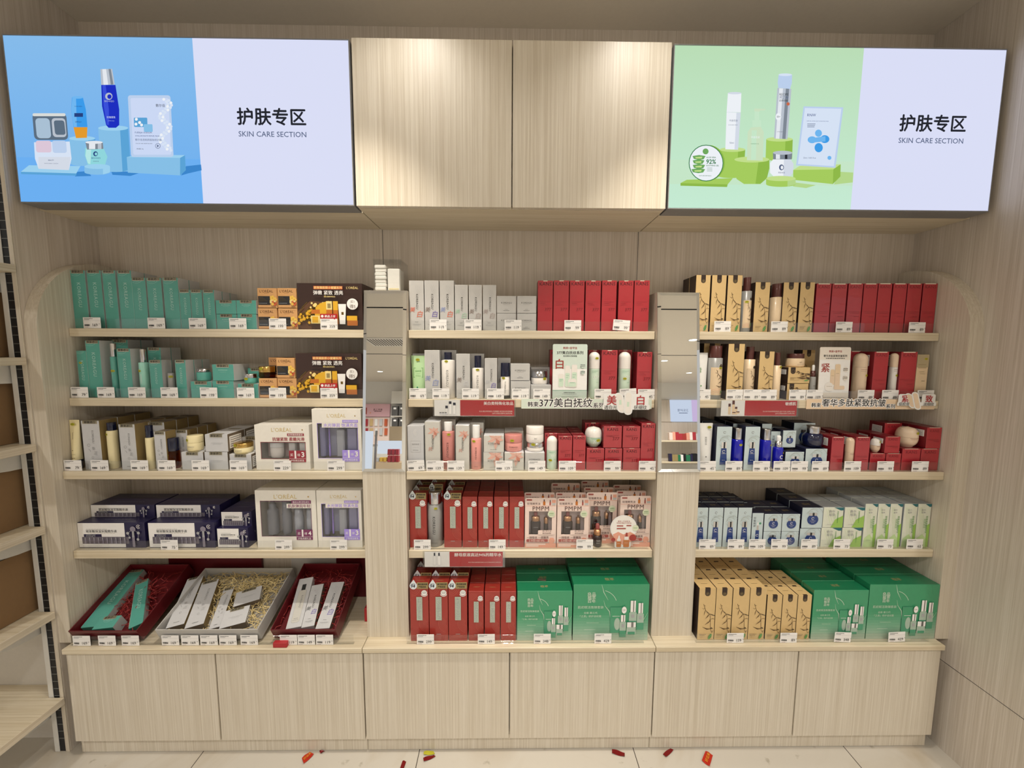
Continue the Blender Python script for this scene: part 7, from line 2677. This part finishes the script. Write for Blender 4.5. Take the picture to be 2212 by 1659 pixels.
# cotton pads in a clear box on top of the left mirror column
Y = .128
a, b_ = atY(805.5, 562, Y), atY(866.5, 620, Y)
zb = 1.6156
m = MB()
x0, x1, z1, dp = a.x, b_.x, a.z, .098
t = .002
for bx in ((x0, x1, Y, Y + t, zb, z1), (x0, x1, Y + dp - t, Y + dp, zb, z1), (x0, x0 + t, Y + t, Y + dp - t, zb, z1), (x1 - t, x1, Y + t, Y + dp - t, zb, z1), (x0 + t, x1 - t, Y + t, Y + dp - t, zb, zb + t)):
    m.box(*bx, 'acrylic', .0003)
o = m.build('clear_box')
tag(o, 'clear acrylic box of cotton pads on the left mirror column', 'box')
m = MB()
m.box(x0 - .001, x1 + .001, Y - .001, Y + dp + .001, z1 + .0003, z1 + .004, 'acrylic', .0005)
m.lathe([(.008, 0), (.005, .004), (.006, .008), (0, .009)], 'acrylic', 16, (x0 + x1) / 2, Y + dp / 2, z1 + .004)
m.build('lid', o)
p0, p1 = atY(808.5, 572, Y + .006), atY(835, 618, Y + .006)
m = MB()
n = 7
H_ = p0.z - (zb + t + .0005)
for k in range(n):                                     # a soft bag of pads: bulging layers
    zz = zb + t + .0005 + H_ * k / n
    m.box(p0.x + .001 * (k % 2), p1.x - .0015 * ((k + 1) % 2), Y + .004 + .0012 * (k % 3), Y + .07, zz, zz + H_ / n, 'cotton', .0028)
o = m.build('cotton_pad_bag')
tag(o, 'bag of cotton pads inside the clear box', 'cotton pads')
p0, p1 = atY(837, 580.5, Y + .006), atY(864, 618, Y + .006)
m = MB()
m.box(p0.x, p1.x, Y + .004, Y + .06, zb + t + .0005, p0.z, 'cotton', .002)
m.box(p0.x + .004, p1.x - .003, Y + .003, Y + .004, zb + t + .003, zb + t + .008, 'cream_plastic', .0004)
o = m.build('cotton_pad_pack')
tag(o, 'square white pack of cotton pads inside the clear box', 'cotton pads')

# ================================================================== PAPER SLIPS ON THE FLOOR
for pts, mt, lb, gold in (
        (((652, 1637.5), (669, 1622.5), (678, 1629), (656, 1650)), 'confetti_red', 'bright red paper slip with gold characters, left on floor', True),
        (((691, 1620.5), (703, 1619.5), (694, 1627), (690, 1624)), 'confetti', 'crumpled dark red foil scrap touching the left plinth', False),
        (((869.5, 1643.5), (877.5, 1643.5), (872, 1661), (864, 1661)), 'confetti', 'dark red foil slip at the lower frame edge', False),
        (((914, 1637), (937.5, 1629.5), (941, 1634), (915.5, 1645)), 'confetti', 'dark red foil slip beside the yellow scrap', False),
        (((915.5, 1623), (936, 1621), (939.5, 1629), (915, 1630)), 'tester', 'yellow foil scrap at the middle plinth', False),
        (((1322, 1618), (1349.5, 1625), (1349.5, 1634), (1322, 1627)), 'confetti', 'dark red foil slip near the right end of middle plinth', False),
        (((1432, 1629), (1448, 1614.5), (1455, 1620), (1438.5, 1635.5)), 'confetti', 'slanted dark red foil slip before the right plinth', False),
        (((1524, 1622), (1540, 1630), (1533, 1655), (1516, 1643)), 'confetti_red', 'bright red paper slip with gold characters, right on floor', True)):
    q = [atZ(px, py, .004) for px, py in pts]
    m = MB()
    V, fs = [], []
    nx, ny = 6, 2
    for j in range(ny + 1):
        for i in range(nx + 1):
            u, v = i / nx, j / ny
            p = (q[0] * (1 - u) + q[1] * u) * (1 - v) + (q[3] * (1 - u) + q[2] * u) * v
            z = .0016 + .0022 * (1 + math.sin(u * 5 + v * 2))
            V.append((p.x, min(p.y, .014), z))
    for j in range(ny):
        for i in range(nx):
            o_ = j * (nx + 1) + i
            fs.append((o_, o_ + 1, o_ + nx + 2, o_ + nx + 1))
    m.add(V, fs, mt, True)
    m.add([(x, y, z - .0006) for x, y, z in V], fs, mt, True)
    if gold:
        c0 = (q[0] + q[1] + q[2] + q[3]) / 4
        ax = ((q[1] + q[2]) - (q[0] + q[3])) / 2
        ay = ((q[0] + q[1]) - (q[3] + q[2])) / 2
        vs, f_, W, H = tmesh('好运来', 0, 1)
        k = .8 / W
        if ax.length < ay.length:
            ax, ay = ay, -ax
        m.add([(c0.x + ax.x * x * k + ay.x * y * k * 1.6, c0.y + ax.y * x * k + ay.y * y * k * 1.6, .0075) for x, y in vs], f_, 'gold_print')
    o = m.build('paper_slip')
    tag(o, lb, 'paper slip', 'foil slips on the floor')

# ================================================================== THE SHOP BEHIND, SEEN IN THE MIRRORS
MT = math.atan2(.112 - .044, 1.615 - 1.004)
MN = Vector((0, -math.cos(MT), math.sin(MT)))


def via_mirror(px, py, Y):
    r = ray(px, py)
    c = Vector((CX, CY, CZ))
    t = ((Vector((0, .042, 1.004)) - c).dot(MN)) / r.dot(MN)
    p = c + r * t
    q = r - MN * (2 * r.dot(MN))
    return p + q * ((Y - p.y) / q.y)


YW = -9.4
struct(slab('wall_front', -5.0, 9.0, YW - .1, YW, 0, CEIL, 'plaster_white'))


def back_box(name, px0, px1, py0, py1, Y, dp, mat, lb, cat, grp=None, b=.004, kind=None):
    a, b_ = via_mirror(px0, py1, Y), via_mirror(px1, py0, Y)
    x0, x1 = min(a.x, b_.x), max(a.x, b_.x)
    m = MB()
    m.box(x0, x1, Y - dp, Y, a.z, b_.z, mat, b)
    o = m.build(name)
    tag(o, lb, cat, grp, kind)
    return o, m, (x0, x1, a.z, b_.z)


def back_sign(px0, px1, py0, py1, Y, mat, lb, txt, ink, u0, u1, v, extra=None):
    a, b_ = via_mirror(px0, py1, Y), via_mirror(px1, py0, Y)
    x0, x1, z0, z1 = min(a.x, b_.x), max(a.x, b_.x), a.z, b_.z
    m = MB()
    m.box(x0, x1, Y - .06, Y, z0, z1, mat, .004)
    fn = lambda u, v_, e: (x1 - u, Y + e * 8, z0 + v_)      # faces +y, read from this side of the shop
    f = Fr(m, fn, x1 - x0, z1 - z0)
    if extra:
        extra(f)
    f.text(txt, u0, v, u1, ink)
    f.bars(u0 - u1 * .4, u0 + u1 * .4, v - .13, .02, ink, 2)
    o = m.build('wall_sign')
    tag(o, lb, 'sign')


glow('lb_far', 'D6E2F8', .95)
glow('lb_far_lilac', 'D8C2EA', .95)
back_sign(780, 843, 872.5, 900, YW + .08, 'pink_sign', 'pink wall sign on the far wall seen in left mirror', '美甲工具', 'pm_ink', .42, .32, .55, lambda f: (f.poly([(.8, .2), (.85, .2), (.85, .7), (.8, .7)], 'pm_red'), f.ell(.68, .3, .03, 'pm_peach')))
back_sign(1449, 1520, 864, 910.5, YW + .08, 'lb_far', 'white and lilac lit sign on far wall seen in right mirror', '卫生护理', 'g_ink2', .63, .32, .52, lambda f: f.rect(-.0, 0, .37, 1, 'lb_far_lilac'))
back_box('wall_panel', 1420, 1449, 864, 911, YW + .06, .05, 'wood_wall', 'wooden panel beside the lit sign on far wall', 'panel')
back_box('wall_panel', 1420, 1520, 911.5, 1002, YW + .03, .02, 'wood_wall', 'wooden back panel under the lit sign on far wall', 'panel')
for i, (y0, y1) in enumerate(((951, 954.5), (997, 1000.5))):
    back_box('shelf_board', 1424, 1520, y0, y1, YW + .42, .38, 'wood_h', '%s shelf board on far wall seen in right mirror' % ('upper' if i == 0 else 'lower'), 'shelf')
rnd = random.Random(9)
for row, (yb_, yt_) in enumerate(((950.5, 935), (996.5, 980))):
    px = 1446
    k = 0
    while px < 1512:
        wd = rnd.uniform(4.5, 9)
        mt = rnd.choice(['pink_paper', 'r94', 'pm', 'paper', 'kred', 'pm_peach', 'kgrey_b'] if row == 0 else ['gset_top', 'black', 'khaki', 'paper', 'lor_lilac', 'kred', 'amp_navy'])
        back_box('far_carton', px, px + wd, yt_ + rnd.uniform(-2, 3), yb_, YW + .40, .1, mt, '%s small far carton on %s far shelf seen in right mirror' % (ORD[k], 'upper' if row == 0 else 'lower'), 'box', 'far cartons seen in right mirror')
        px += wd + .7
        k += 1
back_box('storage_cabinet', 845, 905, 845, 872, YW + .3, .25, 'plaster_white', 'white cupboard on far wall seen in left mirror', 'cabinet')
for i, (y0, y1) in enumerate(((877, 898), (903, 924))):
    back_box('shelf_board', 844, 905, y1 + .3, y1 + 2.2, YW + .42, .38, 'panel_white', '%s white shelf with bins seen in left mirror' % ('upper' if i == 0 else 'lower'), 'shelf')
    for j in range(2):
        o, m, (x0, x1, z0, z1) = back_box('storage_bin', 846 + 15 * j, 860 + 15 * j, y0, y1, YW + .40, .3, 'bronze', '%s olive storage bin with white handle, %s shelf, left mirror' % (('left', 'right')[j], ('upper', 'lower')[i]), 'bin', 'olive storage bins')
        h = MB()
        h.prism(rr(x0 + (x1 - x0) * .28, z0 + (z1 - z0) * .66, x0 + (x1 - x0) * .72, z0 + (z1 - z0) * .84, .012), YW + .401, YW + .406, 'paper')
        h.build('handle', o)
back_box('peg_panel', 782, 842, 901.5, 960, YW + .06, .05, 'pm', 'pink peg panel of hanging tools seen in left mirror', 'panel')
for k in range(10):
    px = 788 + (k % 5) * 10.5
    y0 = 905 + (k // 5) * 20
    back_box('hanging_pack', px, px + 7, y0, y0 + 15, YW + .10, .03, ['kred', 'paper', 'honey_red', 'tan', 'kgrey_b'][(k * 3) % 5], '%s hanging tool pack on far peg panel in left mirror' % ORD[k], 'pack', 'hanging tool packs')
back_box('rounded_screen', 841, 880, 921, 955, -6.2, .04, 'barrel_beige', 'beige rounded panel seen in left mirror', 'panel')
glow('lb_near', 'E6EEFA', .9)
back_box('lit_display', 780, 806, 931, 1030, -3.6, .03, 'lb_near', 'white lit panel standing in the shop, left in left mirror', 'panel')
back_box('metal_post', 806.4, 813, 930, 1030, -3.62, .06, 'aluminium', 'grey metal edge post beside lit panel in left mirror', 'post')
back_box('price_board', 815, 900, 952, 980, -4.4, .02, 'lb_near', 'white promotion board seen low in left mirror', 'sign')
for k in range(3):
    back_box('gift_pack', 837 + 8.5 * k, 844.5 + 8.5 * k, 970, 983, -4.2, .08, 'kred', '%s red pack on promotion table seen in left mirror' % ORD[k], 'pack', 'red packs on the promotion table')
    back_box('gift_pack', 837 + 8.5 * k, 844.5 + 8.5 * k, 984, 998, -4.1, .08, 'kred', '%s lower red pack on promotion table seen in left mirror' % ORD[k], 'pack', 'red packs on the promotion table')
    back_box('gift_pack', 812 + 8 * k, 819 + 8 * k, 988, 997, -4.1, .08, ['kgrey_b', 'honey', 'honey'][k], '%s pale or yellow pack on promotion table, left mirror' % ORD[k], 'pack', 'packs on the promotion table')
back_box('promotion_table', 806, 905, 998.5, 1030, -4.1, .3, 'tan_plastic', 'low promotion table seen at foot of left mirror', 'table')

# ceiling fittings
for k, (x, y) in enumerate(DOWN + [q[:2] for q in SPOTS]):  # the added fill lamps get fittings too
    m = MB()
    m.lathe([(.062, -.0005), (.078, -.0075), (.082, -.0005)], 'plaster_white', 28, x, y, CEIL)
    m.box(x - .001, x + .001, y - .001, y + .001, CEIL - .001, CEIL - .0006, 'plaster_white', .0001)
    g = MB()
    g.lathe([(.058, -.002), (0, -.0021)], 'downlight_glow', 24, x, y, CEIL)
    o = m.build('ceiling_downlight_or_fill')
    g.build('lens', o)
    tag(o, 'round recessed ceiling downlight', 'light', 'ceiling downlights')
a, b_ = (-.72, -4.9), (-.02, -4.35)
m = MB()
m.box(a[0], b_[0], a[1], b_[1], CEIL - .012, CEIL - .0005, 'plaster_white', .002)
for k in range(15):
    x = a[0] + .05 + .042 * k
    m.box(x, x + .018, a[1] + .06, b_[1] - .06, CEIL - .0135, CEIL - .0122, 'slot_black', .0003)
o = m.build('ceiling_vent')
tag(o, 'slatted air vent in the ceiling seen in left mirror', 'vent')

finish_labels()
